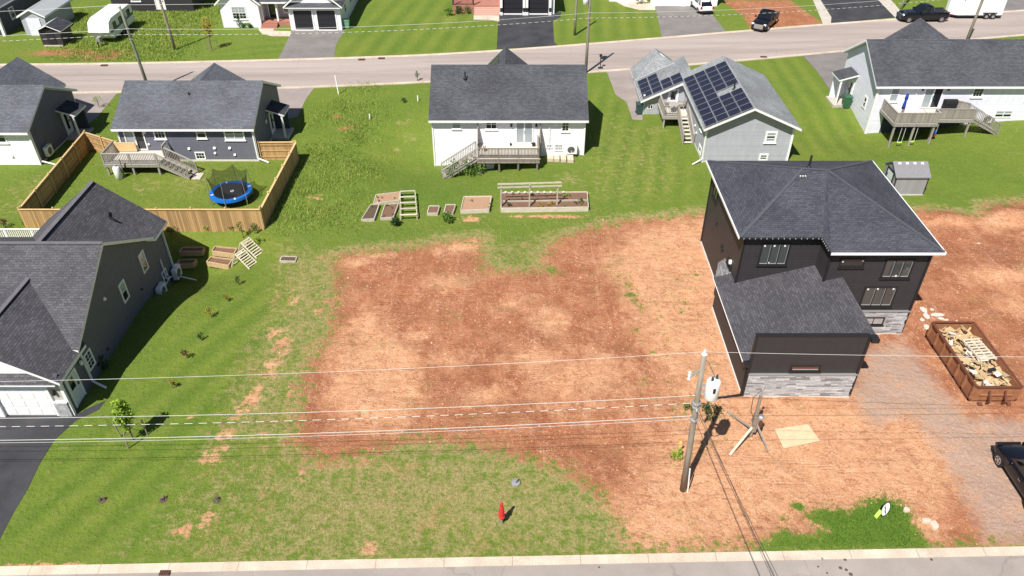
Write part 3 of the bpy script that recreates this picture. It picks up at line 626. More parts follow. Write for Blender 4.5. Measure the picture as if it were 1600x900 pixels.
sheet('driveway', [(100,143),(187,141),(150,185),(118,208),(90,200)], .014, 'asphalt_pink', 'grey driveway between the two left back houses')
sheet('driveway', [(948,112),(1005,108),(1000,140),(1004,188),(988,187),(979,160),(962,148)], .014, 'asphalt_pink', 'grey driveway left of the solar panel house')
sheet('driveway', [(1253,86),(1330,78),(1335,118),(1318,172),(1306,165),(1296,140),(1275,110)], .014, 'asphalt_grey', 'grey driveway beside the white house with big deck')
sheet('driveway', [(434,94),(457,47),(540,46),(525,70),(522,90)], .014, 'asphalt_grey', 'worn grey driveway of white house with two black garage doors')
sheet('driveway', [(776,77),(779,22),(865,22),(877,18),(876,27),(864,33),(866,66),(872,71)], .014, 'asphalt_new', 'fresh black driveway of the house with brown porch')
sheet('driveway', [(1034,58),(1024,10),(1118,-14),(1112,22),(1135,50)], .014, 'asphalt_grey', 'grey driveway with white hatchback parked on it')
sheet('driveway', [(1299,37),(1275,0),(1262,-20),(1345,-20),(1372,0),(1400,27)], .014, 'asphalt_new', 'fresh black driveway beside the dark pickup')
sheet('path', [(1270,0),(1258,-18),(1266,-18),(1282,0),(1299,27),(1298,39),(1286,39),(1283,30)], .02, 'concrete_grey', 'pale concrete edge strip left of black driveway')
sheet('path', [(1372,0),(1345,-20),(1375,-20),(1392,0),(1413,24),(1400,29)], .02, 'concrete_grey', 'pale concrete edge strip right of black driveway')
sheet('path', [(405,40),(427,40),(428,48),(455,49),(453,57),(425,57),(410,53),(404,47)], .02, 'concrete', 'curved concrete path to the white house porch')
sheet('path', [(740,24),(780,24),(780,34),(765,31),(740,31)], .02, 'concrete', 'concrete slab at the foot of the brown porch steps')
sheet('path', [(958,0),(950,-8),(1022,-8),(1024,16),(1000,16),(975,10)], .02, 'concrete', 'curved concrete path beside white garage')
sheet('driveway', [(1560,20),(1720,10),(1760,-30),(1540,-20)], .014, 'asphalt_grey', 'grey driveway behind the white cargo trailer')

# ---------------------------------------------------------------- building kit
def fmap(face, c):
    """wall coordinates (along, out, up) to the world for a wall facing front (-y), back, left or right"""
    if face == 'front': return lambda u,o,z: (u, c-o, z)
    if face == 'back': return lambda u,o,z: (u, c+o, z)
    if face == 'right': return lambda u,o,z: (c+o, u, z)
    return lambda u,o,z: (c-o, u, z)
def wbox(b, f, u0,u1,o0,o1,z0,z1, mi=0):
    p, q = f(u0,o0,z0), f(u1,o1,z1)
    return b.box(min(p[0],q[0]),max(p[0],q[0]),min(p[1],q[1]),max(p[1],q[1]),min(p[2],q[2]),max(p[2],q[2]),mi)
def window(root, face, c, u0,u1,z0,z1, cols=1, rows=2, frame='trim_white', glasses=('glass_blue','glass_dark'), tw=.09, name='window', label=None, sill=True, grid=0):
    """trim boards and sashes proud of the wall, one pane of glass per light set back in them"""
    f = fmap(face,c); b = MB()
    wbox(b,f,u0,u1,-.02,.05,z1-tw,z1); wbox(b,f,u0,u1,-.02,.05,z0,z0+tw)
    wbox(b,f,u0,u0+tw,-.02,.05,z0+tw,z1-tw); wbox(b,f,u1-tw,u1,-.02,.05,z0+tw,z1-tw)
    iw, ih = (u1-u0-2*tw)/cols, (z1-z0-2*tw)/rows; mw = .05
    for i in range(1,cols): wbox(b,f,u0+tw+i*iw-mw/2,u0+tw+i*iw+mw/2,-.02,.045,z0+tw,z1-tw)
    for j in range(1,rows): wbox(b,f,u0+tw,u1-tw,-.02,.04,z0+tw+j*ih-mw/2,z0+tw+j*ih+mw/2)
    w = b.build(name, frame, root)
    if label: w['label'] = label
    for i in range(cols):
        for j in range(rows):
            g = MB(); wbox(g,f,u0+tw+i*iw+.01,u0+tw+(i+1)*iw-.01,-.02,.012,z0+tw+j*ih+.01,z0+tw+(j+1)*ih-.01)
            gl = g.build('pane', glasses[(rows-1-j) % len(glasses)], w)
    if grid:
        g = MB()
        for i in range(cols):
            for j in range(rows):
                a0, b0 = u0+tw+i*iw, z0+tw+j*ih
                for k in range(1,grid): wbox(g,f,a0+iw*k/grid-.012,a0+iw*k/grid+.012,.012,.03,b0,b0+ih)
                wbox(g,f,a0,a0+iw,.012,.03,b0+ih*.5-.012,b0+ih*.5+.012)
        g.build('muntin', frame, w)
    if sill:
        s = MB(); wbox(s,f,u0-.05,u1+.05,-.02,.10,z0-.06,z0-.003); s.build('sill', frame, w)
    return w
def door(root, face, c, u0,u1,z0,z1, mat='door_white', frame='trim_white', panels=4, lite=None, handle=True, label=None):
    f = fmap(face,c); fr = MB()
    wbox(fr,f,u0-.1,u0,-.02,.06,z0,z1); wbox(fr,f,u1,u1+.1,-.02,.06,z0,z1); wbox(fr,f,u0-.1,u1+.1,-.02,.06,z1,z1+.1)
    fr.build('door_frame', frame, root)
    b = MB(); wbox(b,f,u0,u1,-.02,.015,z0,z1)
    h = (z1-z0)/panels
    for k in range(panels):
        wbox(b,f,u0+.08,u1-.08,.015,.03,z0+k*h+.07,z0+(k+1)*h-.07)
    d = b.build('door', mat, root)
    if label: d['label'] = label
    if lite:
        g = MB(); wbox(g,f,u0+(u1-u0)*lite[0],u0+(u1-u0)*lite[1],.015,.04,z0+(z1-z0)*lite[2],z0+(z1-z0)*lite[3]); g.build('pane','glass_dark',d)
    if handle:
        g = MB(); wbox(g,f,u1-.16,u1-.10,.015,.09,z0+.95,z0+1.12); g.build('handle','metal_dark',d)
    return d
def sliding(root, face, c, u0,u1,z0,z1, open_dark=False, frame='trim_white'):
    f = fmap(face,c); b = MB()
    for (a,e,p,q) in ((u0,u1,z1-.09,z1),(u0,u1,z0,z0+.09),(u0,u0+.09,z0+.09,z1-.09),(u1-.09,u1,z0+.09,z1-.09),((u0+u1)/2-.06,(u0+u1)/2+.06,z0+.09,z1-.09)): wbox(b,f,a,e,-.02,.06,p,q)
    d = b.build('sliding_door', frame, root)
    for k in range(2):
        a = u0+.1+k*((u1-u0)/2-.04); g = MB(); wbox(g,f,a,a+(u1-u0)/2-.16,-.02,.012+.015*k,z0+.1,z1-.1)
        g.build('pane', 'glass_dark' if (k == 1 and open_dark) else 'glass_curtain', d)
    h = MB(); wbox(h,f,(u0+u1)/2-.02,(u0+u1)/2+.02,.06,.10,z0+.9,z0+1.2); h.build('handle','metal_grey',d)
    return d
def downspout(root, pts, mat='trim_white', w=.10):
    b = MB()
    for p,q in zip(pts[:-1],pts[1:]): b.bar(p,q,w,w*.8)
    return b.build('downspout', mat, root)
def corner(root, x, y, z0, z1, mat='trim_white', w=.12):
    b = MB(); b.box(x-w/2,x+w/2,y-w/2,y+w/2,z0,z1); return b.build('corner_board', mat, root)
def vent_hood(root, face, c, u, z, s=.2, mat='plastic_white'):
    f = fmap(face,c); b = MB(); wbox(b,f,u-s/2,u+s/2,-.02,.03,z-s/2,z+s/2); 
    v = [f(u-s/2,.03,z+s/2),f(u+s/2,.03,z+s/2),f(u+s/2,.12,z-s/4),f(u-s/2,.12,z-s/4),f(u-s/2,.03,z-s/4),f(u+s/2,.03,z-s/4)]
    b.add(v,[(0,1,2,3),(3,2,5,4),(0,3,4),(1,5,2)]); return b.build('vent_hood', mat, root)
def roof_vent(root, x, y, z, h=.45, r=.06, mat='plastic_black'):
    b = MB(); b.lathe([(r*2.6,-.1),(r*2.2,.02),(r,.08),(r,h),(r*.6,h)], (x,y,z), 10); return b.build('roof_vent', mat, root)
def gable_x(root, x0,x1,y0,y1,ze,zr, roofmats, yr=None, ohx=.35, ohy=.45, th=.2, ridgecap=True):
    """gable roof whose ridge runs along x; ze = roof level at the wall line"""
    yr = yr if yr is not None else (y0+y1)/2
    sf = (zr-ze)/(yr-y0); sb = (zr-ze)/(y1-yr); a, e = x0-ohx, x1+ohx
    s1 = MB().slab([(a,y0-ohy,ze-sf*ohy),(e,y0-ohy,ze-sf*ohy),(e,yr,zr),(a,yr,zr)], th).build('roof_slope', roofmats, root)
    s2 = MB().slab([(a,yr+.01,zr),(e,yr+.01,zr),(e,y1+ohy,ze-sb*ohy),(a,y1+ohy,ze-sb*ohy)], th).build('roof_slope', roofmats, root)
    if ridgecap:
        b = MB(); b.slab([(a,yr-.14,zr-.14*sf+.012),(e,yr-.14,zr-.14*sf+.012),(e,yr,zr+.02),(a,yr,zr+.02)],.02,0,0); b.slab([(a,yr+.001,zr+.02),(e,yr+.001,zr+.02),(e,yr+.15,zr-.14*sb+.012),(a,yr+.15,zr-.14*sb+.012)],.02,0,0)
        b.build('ridge_cap', roofmats[0], root)
    return s1
def gable_y(root, x0,x1,y0,y1,ze,zr, roofmats, xr=None, ohx=.4, ohf=.45, ohb=.45, th=.2):
    xr = xr if xr is not None else (x0+x1)/2
    sl = (zr-ze)/(xr-x0); sr = (zr-ze)/(x1-xr); a, e = y0-ohf, y1+ohb
    MB().slab([(x0-ohx,a,ze-sl*ohx),(xr,a,zr),(xr,e,zr),(x0-ohx,e,ze-sl*ohx)], th).build('roof_slope', roofmats, root)
    MB().slab([(xr+.01,a,zr),(x1+ohx,a,ze-sr*ohx),(x1+ohx,e,ze-sr*ohx),(xr+.01,e,zr)], th).build('roof_slope', roofmats, root)
    b = MB(); b.slab([(xr-.14,a,zr-.14*sl+.012),(xr,a,zr+.02),(xr,e,zr+.02),(xr-.14,e,zr-.14*sl+.012)],.02,0,0); b.slab([(xr+.001,a,zr+.02),(xr+.15,a,zr-.14*sr+.012),(xr+.15,e,zr-.14*sr+.012),(xr+.001,e,zr+.02)],.02,0,0)
    b.build('ridge_cap', roofmats[0], root)
def railing(root, p, q, h=.95, mat='wood_grey', step=.13, post_every=1.8, bal=.045, prefix='', ends=(True,True)):
    """posts, rails and single balusters between two points (which may be at different heights)"""
    p, q = Vector(p), Vector(q); L = (q-p).length; n = max(1,round(L/post_every))
    for k in range(n+1):
        if (k == 0 and not ends[0]) or (k == n and not ends[1]): continue
        c = p.lerp(q,k/n); piece('railing_post', mat, root, c+Vector((0,0,h/2-.02)), (.1,.1,h+.06))
    b = MB(); up = Vector((0,0,1)); b.bar(p+up*h,q+up*h,.13,.045); b.build('top_rail', mat, root)
    b = MB(); b.bar(p+up*.1,q+up*.1,.06,.07); b.build('bottom_rail', mat, root)
    m = max(2,int(L/step))
    for k in range(1,m):
        c = p.lerp(q,k/m); piece('baluster', mat, root, c+up*(h*.5+.05), (bal,bal,h-.12))
def steps(root, top, bottom, width, n, mat='wood_grey', rail=None, side=(1,0,0), tread_mat=None):
    """stringers and single treads from the deck edge to the ground; side = direction across the stair"""
    top, bottom, sd_ = Vector(top), Vector(bottom), Vector(side).normalized()
    for s in (-1,1):
        o = sd_*s*(width/2-.03); b = MB(); b.bar(top+o-Vector((0,0,.12)), bottom+o-Vector((0,0,.05)), .05,.26); b.build('stringer', mat, root)
    d = (bottom-top); run = Vector((d.x,d.y,0)).normalized(); ang = math.atan2(sd_.y,sd_.x)
    for k in range(n):
        c = top.lerp(bottom,(k+.6)/n); piece('tread', tread_mat or mat, root, (c.x,c.y,c.z), (width,.28,.045), (0,0,ang))
    if rail:
        for s in rail:
            o = sd_*s*(width/2+.02); railing(root, top+o, bottom+o, .9, mat, .16, 2.5)
def deck(root, x0,x1,y0,y1,z, mat='deck_pale', frame='wood_grey', zg=0.0, posts=3, board=.14, along='x'):
    """deck boards laid one by one on a joist frame, carried by posts"""
    n = max(1,int(round((y1-y0)/board))) if along == 'x' else max(1,int(round((x1-x0)/board)))
    for k in range(n):
        if along == 'x': piece('deck_board', mat, root, ((x0+x1)/2,y0+(k+.5)*(y1-y0)/n,z-.02), (x1-x0,(y1-y0)/n-.008,.04))
        else: piece('deck_board', mat, root, (x0+(k+.5)*(x1-x0)/n,(y0+y1)/2,z-.02), ((x1-x0)/n-.008,y1-y0,.04))
    b = MB(); b.box(x0,x1,y0-.04,y0,z-.27,z-.001); b.box(x0-.04,x0,y0-.04,y1,z-.27,z-.001); b.box(x1,x1+.04,y0-.04,y1,z-.27,z-.001)
    k = 0.0
    xx = x0+.4
    while xx < x1-.1: b.box(xx,xx+.04,y0+.002,y1,z-.26,z-.045); xx += .45
    b.build('joist_frame', frame, root)
    for k in range(posts):
        px = x0+.15+(x1-x0-.3)*k/max(1,posts-1); g = zg if not callable(zg) else zg(px,y0)
        piece('post', frame, root, (px,y0+.10,(z-.27+g-.1)/2), (.14,.14,z-.27-g+.1))
def heat_pump(loc, rz, label):
    t = empty('heat_pump', loc, label, 'heat pump', 'heat pumps beside house walls', rz, True)
    b = MB(); b.box(-.42,.42,-.16,.16,.12,.92); b.build('casing','plastic_white',t)
    b = MB(); 
    for r in (.08,.16,.24,.30): 
        b.tube([(-.08+r*math.cos(a), -.175, .52+r*math.sin(a)) for a in np.linspace(0,2*math.pi,17)], .012, 5)
    b.build('fan_grille','metal_grey',t)
    b = MB(); b.box(-.38,-.30,-.18,.18,0,.12); b.box(.30,.38,-.18,.18,0,.12); b.build('foot','metal_dark',t)
    b = MB().lathe([(.05,0),(.29,0),(.29,.01),(.05,.01)],(0,0,0),18)
    b.v = [(q[0]-.08,-.163-q[2],q[1]+.52) for q in b.v]; b.build('fan_opening','plastic_black',t)
    return t

# ---------------------------------------------------------------- the black new house on the bare lot
def black_house():
    t = empty('black_house', (18.3,37,0), 'new black sided two storey house with hip roof and stone base', 'house')
    SB = 'siding_black'; TB = 'trim_black'
    XL, XR, YB, YF1, YF2, XJ, ZE = 13.3, 23.32, 45.1, 36.75, 35.2, 17.75, 5.95
    b = MB(); b.prism([(XL,YB),(XR,YB),(XR,YF2),(XJ,YF2),(XJ,YF1),(XL,YF1)],'z',.0,ZE); b.build('wall',SB,t)
    b = MB(); b.prism([(XL-.05,YB),(XR+.05,YB),(XR+.05,YF2-.05),(XJ,YF2-.05),(XJ,YF1),(XL-.05,YF1)],'z',-.3,.16); b.build('foundation','foundation',t)
    # hip roof in facets that meet at the jog of the front
    e = ZE+.25; a = (XL-.45,YB+.45,e); d = (XR+.45,YB+.45,e); c = (XR+.45,YF2-.42,e); j2 = (XJ-.25,YF2-.42,e); j1 = (XJ-.25,YF1-.42,e); f = (XL-.45,YF1-.42,e)
    A = (17.5,41.2,7.95); B = (18.9,41.0,7.95)
    RM = ['shingle_black','soffit_black']; RW = ['shingle_black','soffit_black']
    rs = []
    for pl in ([f,j1,A],[j1,j2,B],[j1,B,A],[j2,c,B],[c,d,B],[a,f,A],[d,a,A,B]):
        MB().slab(pl,.12,0,1).build('roof_slope',RW,t)
    for p,q in ((a,f),(d,c),(c,j2)):
        p, q = Vector(p), Vector(q); b = MB(); out = (q-p).cross(Vector((0,0,1))).normalized(); mid = Vector((18.5,40,0))
        if ((p+q)/2-mid).dot(out) < 0: out = -out
        o = out*.03-Vector((0,0,.055)); b.bar(p+o,q+o,.05,.14); b.build('fascia','trim_white',t)
    # the eaves left unfinished: open rafter ends over the left front
    for k in range(14): piece('rafter_end','rafter_grey',t,(XL-.2+k*.325,YF1-.43,e-.08),(.04,.05,.07))
    for k in range(6): piece('rafter_end','rafter_grey',t,(XJ-.26,YF1-.5-k*.22,e-.08),(.05,.04,.07))
    for p,q in ((f,A),(c,B),(a,A),(A,B),(d,B)):
        p, q = Vector(p), Vector(q); b = MB(); b.bar(p.lerp(q,.01)+Vector((0,0,.012)),q+Vector((0,0,.015)),.2,.025); b.build('ridge_cap','cap_black',t)
    roof_vent(t,18.0,41.6,7.85,.75,.07)
    for x in (17.2,17.35,17.5): piece('roof_clip','trim_white',t,(x,40.6,7.77),(.07,.07,.05))
    for x,y in ((XL,YF1),(XL,YB),(XR,YF2),(XR,YB),(XJ,YF2)): corner(t,x,y,.16,ZE,TB)
    # windows
    def triple(face,c,u0,u1,z0,z1,n=3):
        window(t,face,c,u0,u1,z0,z1,n,1,TB,('glass_new',),.08,sill=True)
        for k in range(n):
            iw = (u1-u0-.16)/n; a = u0+.08+k*iw; piece('sash','rafter_pale',t,(a+iw/2,c-.02,z0+.115),(iw-.06,.03,.04)); piece('sash','rafter_grey',t,(a+iw-.045,c-.02,(z0+z1)/2),(.015,.03,z1-z0-.24))
    triple('front',YF1,14.35,16.05,4.0,5.55); triple('front',YF2,20.9,22.55,4.2,5.5); triple('front',YF2,20.25,22.15,2.15,3.6)
    window(t,'front',YF2,18.35,19.75,4.95,5.55,1,1,TB,('glass_dark',),.08); window(t,'front',YF2,20.75,22.05,.75,1.35,2,1,TB,('glass_dark',),.09)
    window(t,'left',XL,43.2,44.4,4.3,5.3,2,1,TB,('glass_dark',),.08)
    # stickers still on the new panes
    for (u,c,z) in ((14.55,YF1,5.35),(15.1,YF1,5.35),(15.7,YF1,5.35),(14.98,YF1,4.18),(18.5,YF2,5.35),(19.6,YF2,5.4),(21.75,YF2,4.35),(20.45,YF2,3.4),(21.0,YF2,3.42),(21.9,YF2,3.42)):
        piece('sticker','plastic_white',t,(u,c-.03,z),(.09,.02,.10))
    for (y,z) in ((42.3,3.4),(40.4,2.9),(40.15,2.75),(38.6,2.7)): vent_hood(t,'left',XL,y,z,.2,'plastic_black')
    # dark entry beside the garage
    b = MB(); b.box(18.45,19.5,YF2-.06,YF2+.02,.9,3.1); b.build('entry_recess','soffit_black',t)
    door(t,'front',YF2-.05,18.75,19.5,.9,2.95,'door_black',TB,3)
    # stone base of the right front: stones laid singly in courses
    def stones(face,c,u0,u1,z0,z1,skip=None):
        f_ = fmap(face,c); b = MB(); wbox(b,f_,u0,u1,-.02,.035,z0,z1); st = b.build('stone_base','stone_mortar',t)
        z = z0+.02
        while z < z1-.1:
            h = random.choice((.09,.11,.14)); h = min(h, z1-z); u = u0+random.random()*-.2
            while u < u1-.05:
                w = random.uniform(.25,.62); a, e_ = max(u,u0)+.006, min(u+w,u1)-.006
                if e_-a > .05 and not (skip and a < skip[1] and e_ > skip[0] and z < skip[3] and z+h > skip[2]):
                    o_ = random.uniform(.05,.085); m = f_((a+e_)/2,(o_)/2,z+h/2); s = (e_-a,o_,h-.014) if face == 'front' else (o_,e_-a,h-.014)
                    piece('stone',random.choice(('stone_a','stone_a','stone_b','stone_b','stone_b','stone_d','stone_c')),st,m,s)
                u += w
            z += h
        b = MB(); wbox(b,f_,u0-.03,u1+.03,-.02,.12,z1,z1+.07); b.build('stone_cap','metal_grey',st)
    stones('front',YF2,19.55,XR,.12,1.78,(20.65,22.15,.65,1.45))
    # garage: shed roof falling to the left behind a square front wall
    GX0, GX1, GY0, GYB = 12.55, 18.38, 29.95, 37.7
    zl, zr = 2.35, 4.02
    b = MB(); b.prism([(GX0,0.),(GX1,0.),(GX1,zr),(GX0,zl)],'y',GY0+.2,YF2-.01); b.build('garage_wall',SB,t)
    b = MB(); b.prism([(GX0,0.),(XL-.01,0.),(XL-.01,zl+.2),(GX0,zl)],'y',YF2-.005,GYB); b.build('garage_side_wall',SB,t)
    b = MB(); b.box(GX0,GX1,GY0,GY0+.198,0,4.30); b.build('front_wall',SB,t)
    b = MB(); b.box(GX0-.03,GX1+.03,GY0-.03,GY0+.22,4.30,4.36); b.build('wall_cap',TB,t)
    sl = (zr-zl)/(GX1-GX0); zz_ = lambda x: zl+sl*(x-GX0)+.14
    MB().slab([(GX0-.3,GY0+.23,zz_(GX0-.3)),(GX1+.38,GY0+.23,zz_(GX1+.38)),(GX1+.38,YF2-.02,zz_(GX1+.38)),(XJ-.01,YF2-.02,zz_(XJ)),(XJ-.01,YF1-.01,zz_(XJ)),(XL-.01,YF1-.01,zz_(XL)),(XL-.01,GYB,zz_(XL)),(GX0-.3,GYB,zz_(GX0-.3))],.12,0,1).build('garage_roof',['shingle_garage','soffit_black'],t)
    b = MB(); b.box(GX1+.03,GX1+.42,GY0-.25,GY0+.21,zz_(GX1)-.1,zz_(GX1+.4)+.02); b.build('roof_return',TB,t)
    b = MB(); b.box(GX0-.32,GX0+.0,GY0-.12,GY0+.225,zl-.12,zl+.10); b.build('roof_return',TB,t)
    for k in range(24): piece('rafter_end','rafter_grey',t,(GX0-.31,GY0+.35+k*.3,zz_(GX0-.3)-.075),(.05,.05,.08))
    b = MB(); b.bar((GX0-.33,GY0+.2,zz_(GX0-.3)-.02),(GX0-.33,GYB,zz_(GX0-.3)-.02),.03,.05); b.build('drip_edge','trim_white',t)
    for x,y in ((GX0,GY0),(GX1,GY0)): corner(t,x,y,.1,4.30 if y == GY0 else 3,TB,.13)
    b = MB(); b.box(GX0-.05,GX0+.02,GY0,GYB,-.2,.14); b.box(GX0-.05,GX1+.05,GY0-.04,GY0+.02,-.2,.12); b.build('foundation','foundation',t)
    stones('front',GY0,GX0+.06,GX1-.02,.12,1.68)
    window(t,'front',GY0,14.75,16.35,1.93,2.33,1,1,TB,('glass_rust',),.08); piece('sash','rafter_pale',t,(15.55,GY0-.02,2.03),(1.36,.03,.05))
    downspout(t,[(GX0-.12,GY0+.1,2.3),(GX0-.12,GY0-.1,.25),(GX0-1.4,GY0-.2,.08)],TB,.09)
    # lean-to roof and its black opening on the left wall
    window(t,'left',XL,37.9,38.9,2.75,3.15,1,1,TB,('glass_dark',),.07)
    piece('vent_pipe','plastic_white',t,(XL-.1,38.05,3.3),(.16,.16,.22)); 
    b = MB(); b.slab([(12.35,37.72,2.3),(XL-.01,37.72,2.72),(XL-.01,39.3,2.72),(12.9,39.3,2.4)],.1,0,1); b.build('lean_to_roof',['shingle_light_worn','soffit_black'],t)
    b = MB(); b.box(12.95,XL,37.72,39.2,0,2.35); b.build('lean_to_wall',SB,t)
    b = MB(); b.bar((XR+.1,38,1.3),(XR+1.3,37.6,.05),.5,.06); b.build('ramp_board','plastic_black',t)
    return t
plain('rafter_pale', (.30,.30,.30), .5); glass('glass_new', (.055,.06,.062), .05); glass('glass_rust', (.10,.035,.022), .1); shingles('shingle_garage', (.062,.059,.07), (.098,.094,.105)); shingles('shingle_light_worn', (.15,.145,.15), (.25,.24,.245))
black_house()

# ---------------------------------------------------------------- the large slate house at the left edge
def left_house():
    t = empty('slate_house', (-27,35,0), 'large dark slate house with grey shingle gables and white garage door', 'house')
    S = 'siding_slate'; RM = ['shingle_taupe','trim_white']
    XR = -23.3; ZE = 2.95
    b = MB(); b.prism([(30.95,-2),(41.0,-2),(41.0,ZE),(35.95,5.85),(30.95,ZE)],'x',-38,XR); b.build('wall',S,t)
    b = MB(); b.prism([(XR+.004,-2.4),(XR+.004,ZE),(-26.9,5.6),(-30.5,ZE),(-30.5,-2.4)],'y',36,43.0); b.build('rear_wall',S,t)
    b = MB(); b.prism([(XR+.002,-.2),(XR+.002,2.72),(-26.65,4.75),(-30.0,2.72),(-30.0,-.2)],'y',28.66,35); b.build('garage_wall',S,t)
    # main gable (ridge along x), rear wing and garage wing (ridges along y)
    sl = 2.9/5.0
    MB().slab([(-38.4,30.5,ZE-sl*.45+.2),(XR+.3,30.5,ZE-sl*.45+.2),(XR+.3,35.95,6.08),(-38.4,35.95,6.08)],.2).build('roof_slope',RM,t)
    MB().slab([(-38.4,35.96,6.08),(XR+.3,35.96,6.08),(XR+.3,41.3,ZE-sl*.3+.2),(-38.4,41.3,ZE-sl*.3+.2)],.2).build('roof_slope',RM,t)
    b = MB(); b.bar((-38.4,35.95,6.09),(XR+.3,35.95,6.09),.26,.03); b.build('ridge_cap','cap_taupe',t)
    xr = -26.9; zr = 5.85; s2 = (zr-3.1)/(XR-xr)
    MB().slab([(xr,36.2,zr),(XR+.35,41.35,3.1-s2*.35),(XR+.35,43.45,3.1-s2*.35),(xr,43.45,zr)],.2).build('roof_slope',RM,t)
    MB().slab([(xr-.01,36.2,zr),(-30.9,36.2,3.1-s2*.3),(-30.9,43.45,3.1-s2*.3),(xr-.01,43.45,zr)],.2).build('roof_slope',RM,t)
    b = MB(); b.bar((xr,36.3,zr+.02),(xr,43.45,zr+.02),.28,.03); b.build('ridge_cap','cap_taupe',t)
    xr = -26.65; zr = 4.98; s3 = (zr-2.9)/(XR-xr)
    MB().slab([(xr,28.2,zr),(XR+.33,28.2,2.9-s3*.33),(XR+.33,30.75,2.9-s3*.33),(XR+.33,31.2,2.9-s3*.33),(xr,34.6,zr)],.18).build('roof_slope',RM,t)
    MB().slab([(xr-.01,28.2,zr),(-30.35,28.2,2.9-s3*.35),(-30.35,31.2,2.9-s3*.35),(xr-.01,34.6,zr)],.18).build('roof_slope',RM,t)
    b = MB(); b.bar((xr,28.2,zr+.02),(xr,34.5,zr+.02),.26,.03); b.build('ridge_cap','cap_taupe',t)
    # white batten gable over a small pent roof above the garage doors
    b = MB(); b.prism([(XR-.15,2.76),(xr,4.75),(-29.9,2.76)],'y',28.60,28.658); b.build('gable_panel','board_batten_white',t)
    MB().slab([(-30.3,28.12,2.62),(XR+.1,28.12,2.62),(XR+.1,28.6,3.0),(-30.3,28.6,3.0)],.1).build('pent_roof',RM,t)
    b = MB(); b.box(-29.98,XR-.02,28.6,28.655,1.0,2.7); b.build('front_panel','siding_taupe',t)
    for u0,u1 in ((-29.6,-27.2),(-26.85,-24.15)):
        fr = MB(); fr.box(u0-.28,u0,28.40,28.62,0,2.32); fr.box(u1,u1+.16,28.5,28.62,0,2.32); fr.box(u0-.28,u1+.16,28.5,28.62,2.32,2.5); fr.build('door_frame','trim_white',t)
        d = MB(); d.box(u0,u1,28.56,28.6,0,2.3); gd = d.build('garage_door','door_white',t)
        for i in range(4):
            for k in range(4): piece('panel','door_white',gd,(u0+(k+.5)*(u1-u0)/4,28.555,.29+i*.575),((u1-u0)/4-.14,.02,.42))
    for u0,u1 in ((-24.0,-23.32),(-27.18,-27.14+.02)):
        b = MB(); b.box(u0,u1,28.5,28.62,0,1.0); st = b.build('stone_base','stone_mortar',t)
        for r in range(6):
            u = u0-random.random()*.15
            while u < u1:
                w = random.uniform(.2,.4); a, e = max(u,u0)+.005, min(u+w,u1)-.005
                if e-a > .05: piece('stone',random.choice(('stone_a','stone_b','stone_a')),st,((a+e)/2,28.48,.085+r*.165),(e-a,random.uniform(.05,.08),.15))
                u += w
        b = MB(); b.box(u0-.03,u1+.03,28.44,28.6,1.0,1.06); b.build('stone_cap','trim_white',st)
    for u in (-23.75,-27.1):
        b = MB(); b.lathe([(.06,0),(.09,.05),(.09,.25),(.05,.32)],(u,28.5,1.55),8); b.build('wall_lamp','plastic_black',t)
    corner(t,XR,28.62,0,2.7,'trim_white',.16); corner(t,XR,43.0,-1.6,3.0,'trim_white',.14)
    # side door, windows
    door(t,'right',XR+.004,29.05,29.95,.15,2.0,'door_pale','trim_white',2,(.15,.62,.55,.93),label='pale blue grey side door with a dark pane')
    window(t,'right',XR,31.05,31.8,.8,1.95,1,2,'trim_white',('glass_blue','glass_dark'),.1,sill=False,grid=2)
    window(t,'right',XR,36.3,37.05,1.45,2.8,1,2,'trim_white',('glass_curtain','glass_dark'),.1,sill=False)
    window(t,'right',XR+.004,39.35,40.1,1.45,2.85,1,2,'trim_white',('glass_curtain','glass_dark'),.1,sill=False)
    window(t,'right',XR+.004,41.3,42.0,-.9,.1,1,2,'trim_white',('glass_blue','glass_dark'),.08,sill=False)
    vent_hood(t,'right',XR,34.65,3.1,.18); vent_hood(t,'right',XR+.004,38.5,.9,.14,'plastic_black'); vent_hood(t,'right',XR,33.2,.6,.14,'plastic_black')
    b = MB().lathe([(.06,0),(.09,.06),(.09,.24),(.04,.3)],(XR+.1,30.6,1.75),8); b.build('wall_lamp','plastic_white',t)
    downspout(t,[(XR+.08,30.85,2.6),(XR+.08,30.85,.3),(XR+.9,30.55,.07)]); downspout(t,[(XR+.09,41.6,1.0),(XR+.09,41.6,-.6),(XR+.3,41.9,-.6)],w=.07); downspout(t,[(XR+.09,42.95,2.6),(XR+.09,42.95,-1.3),(XR+1.6,42.5,-1.35)],w=.08)
    # louvred roof vent like an open V on the rear slope
    b = MB(); q = Vector((-25.2,41.0,4.62)); b.bar(q,q+Vector((.42,-.15,-.05)),.05,.14); b.bar(q,q+Vector((-.18,.5,.12)),.05,.14); b.build('roof_vent','plastic_black',t)
    # white railing of the back deck, seen left of the roof
    railing(t,(-38,43.9,1.0),(-30.8,43.9,1.0),.9,'trim_white',.14,1.8); b = MB(); b.box(-38,-30.6,42.6,44,.8,1.0); b.build('back_deck','deck_pale',t)
    heat_pump((XR+.28,40.2,-1.0),math.pi/2,'white heat pump on slate house wall, nearer the camera'); heat_pump((XR+.30,42.75,-1.35),math.pi/2,'white heat pump at back corner of the slate house')
left_house()

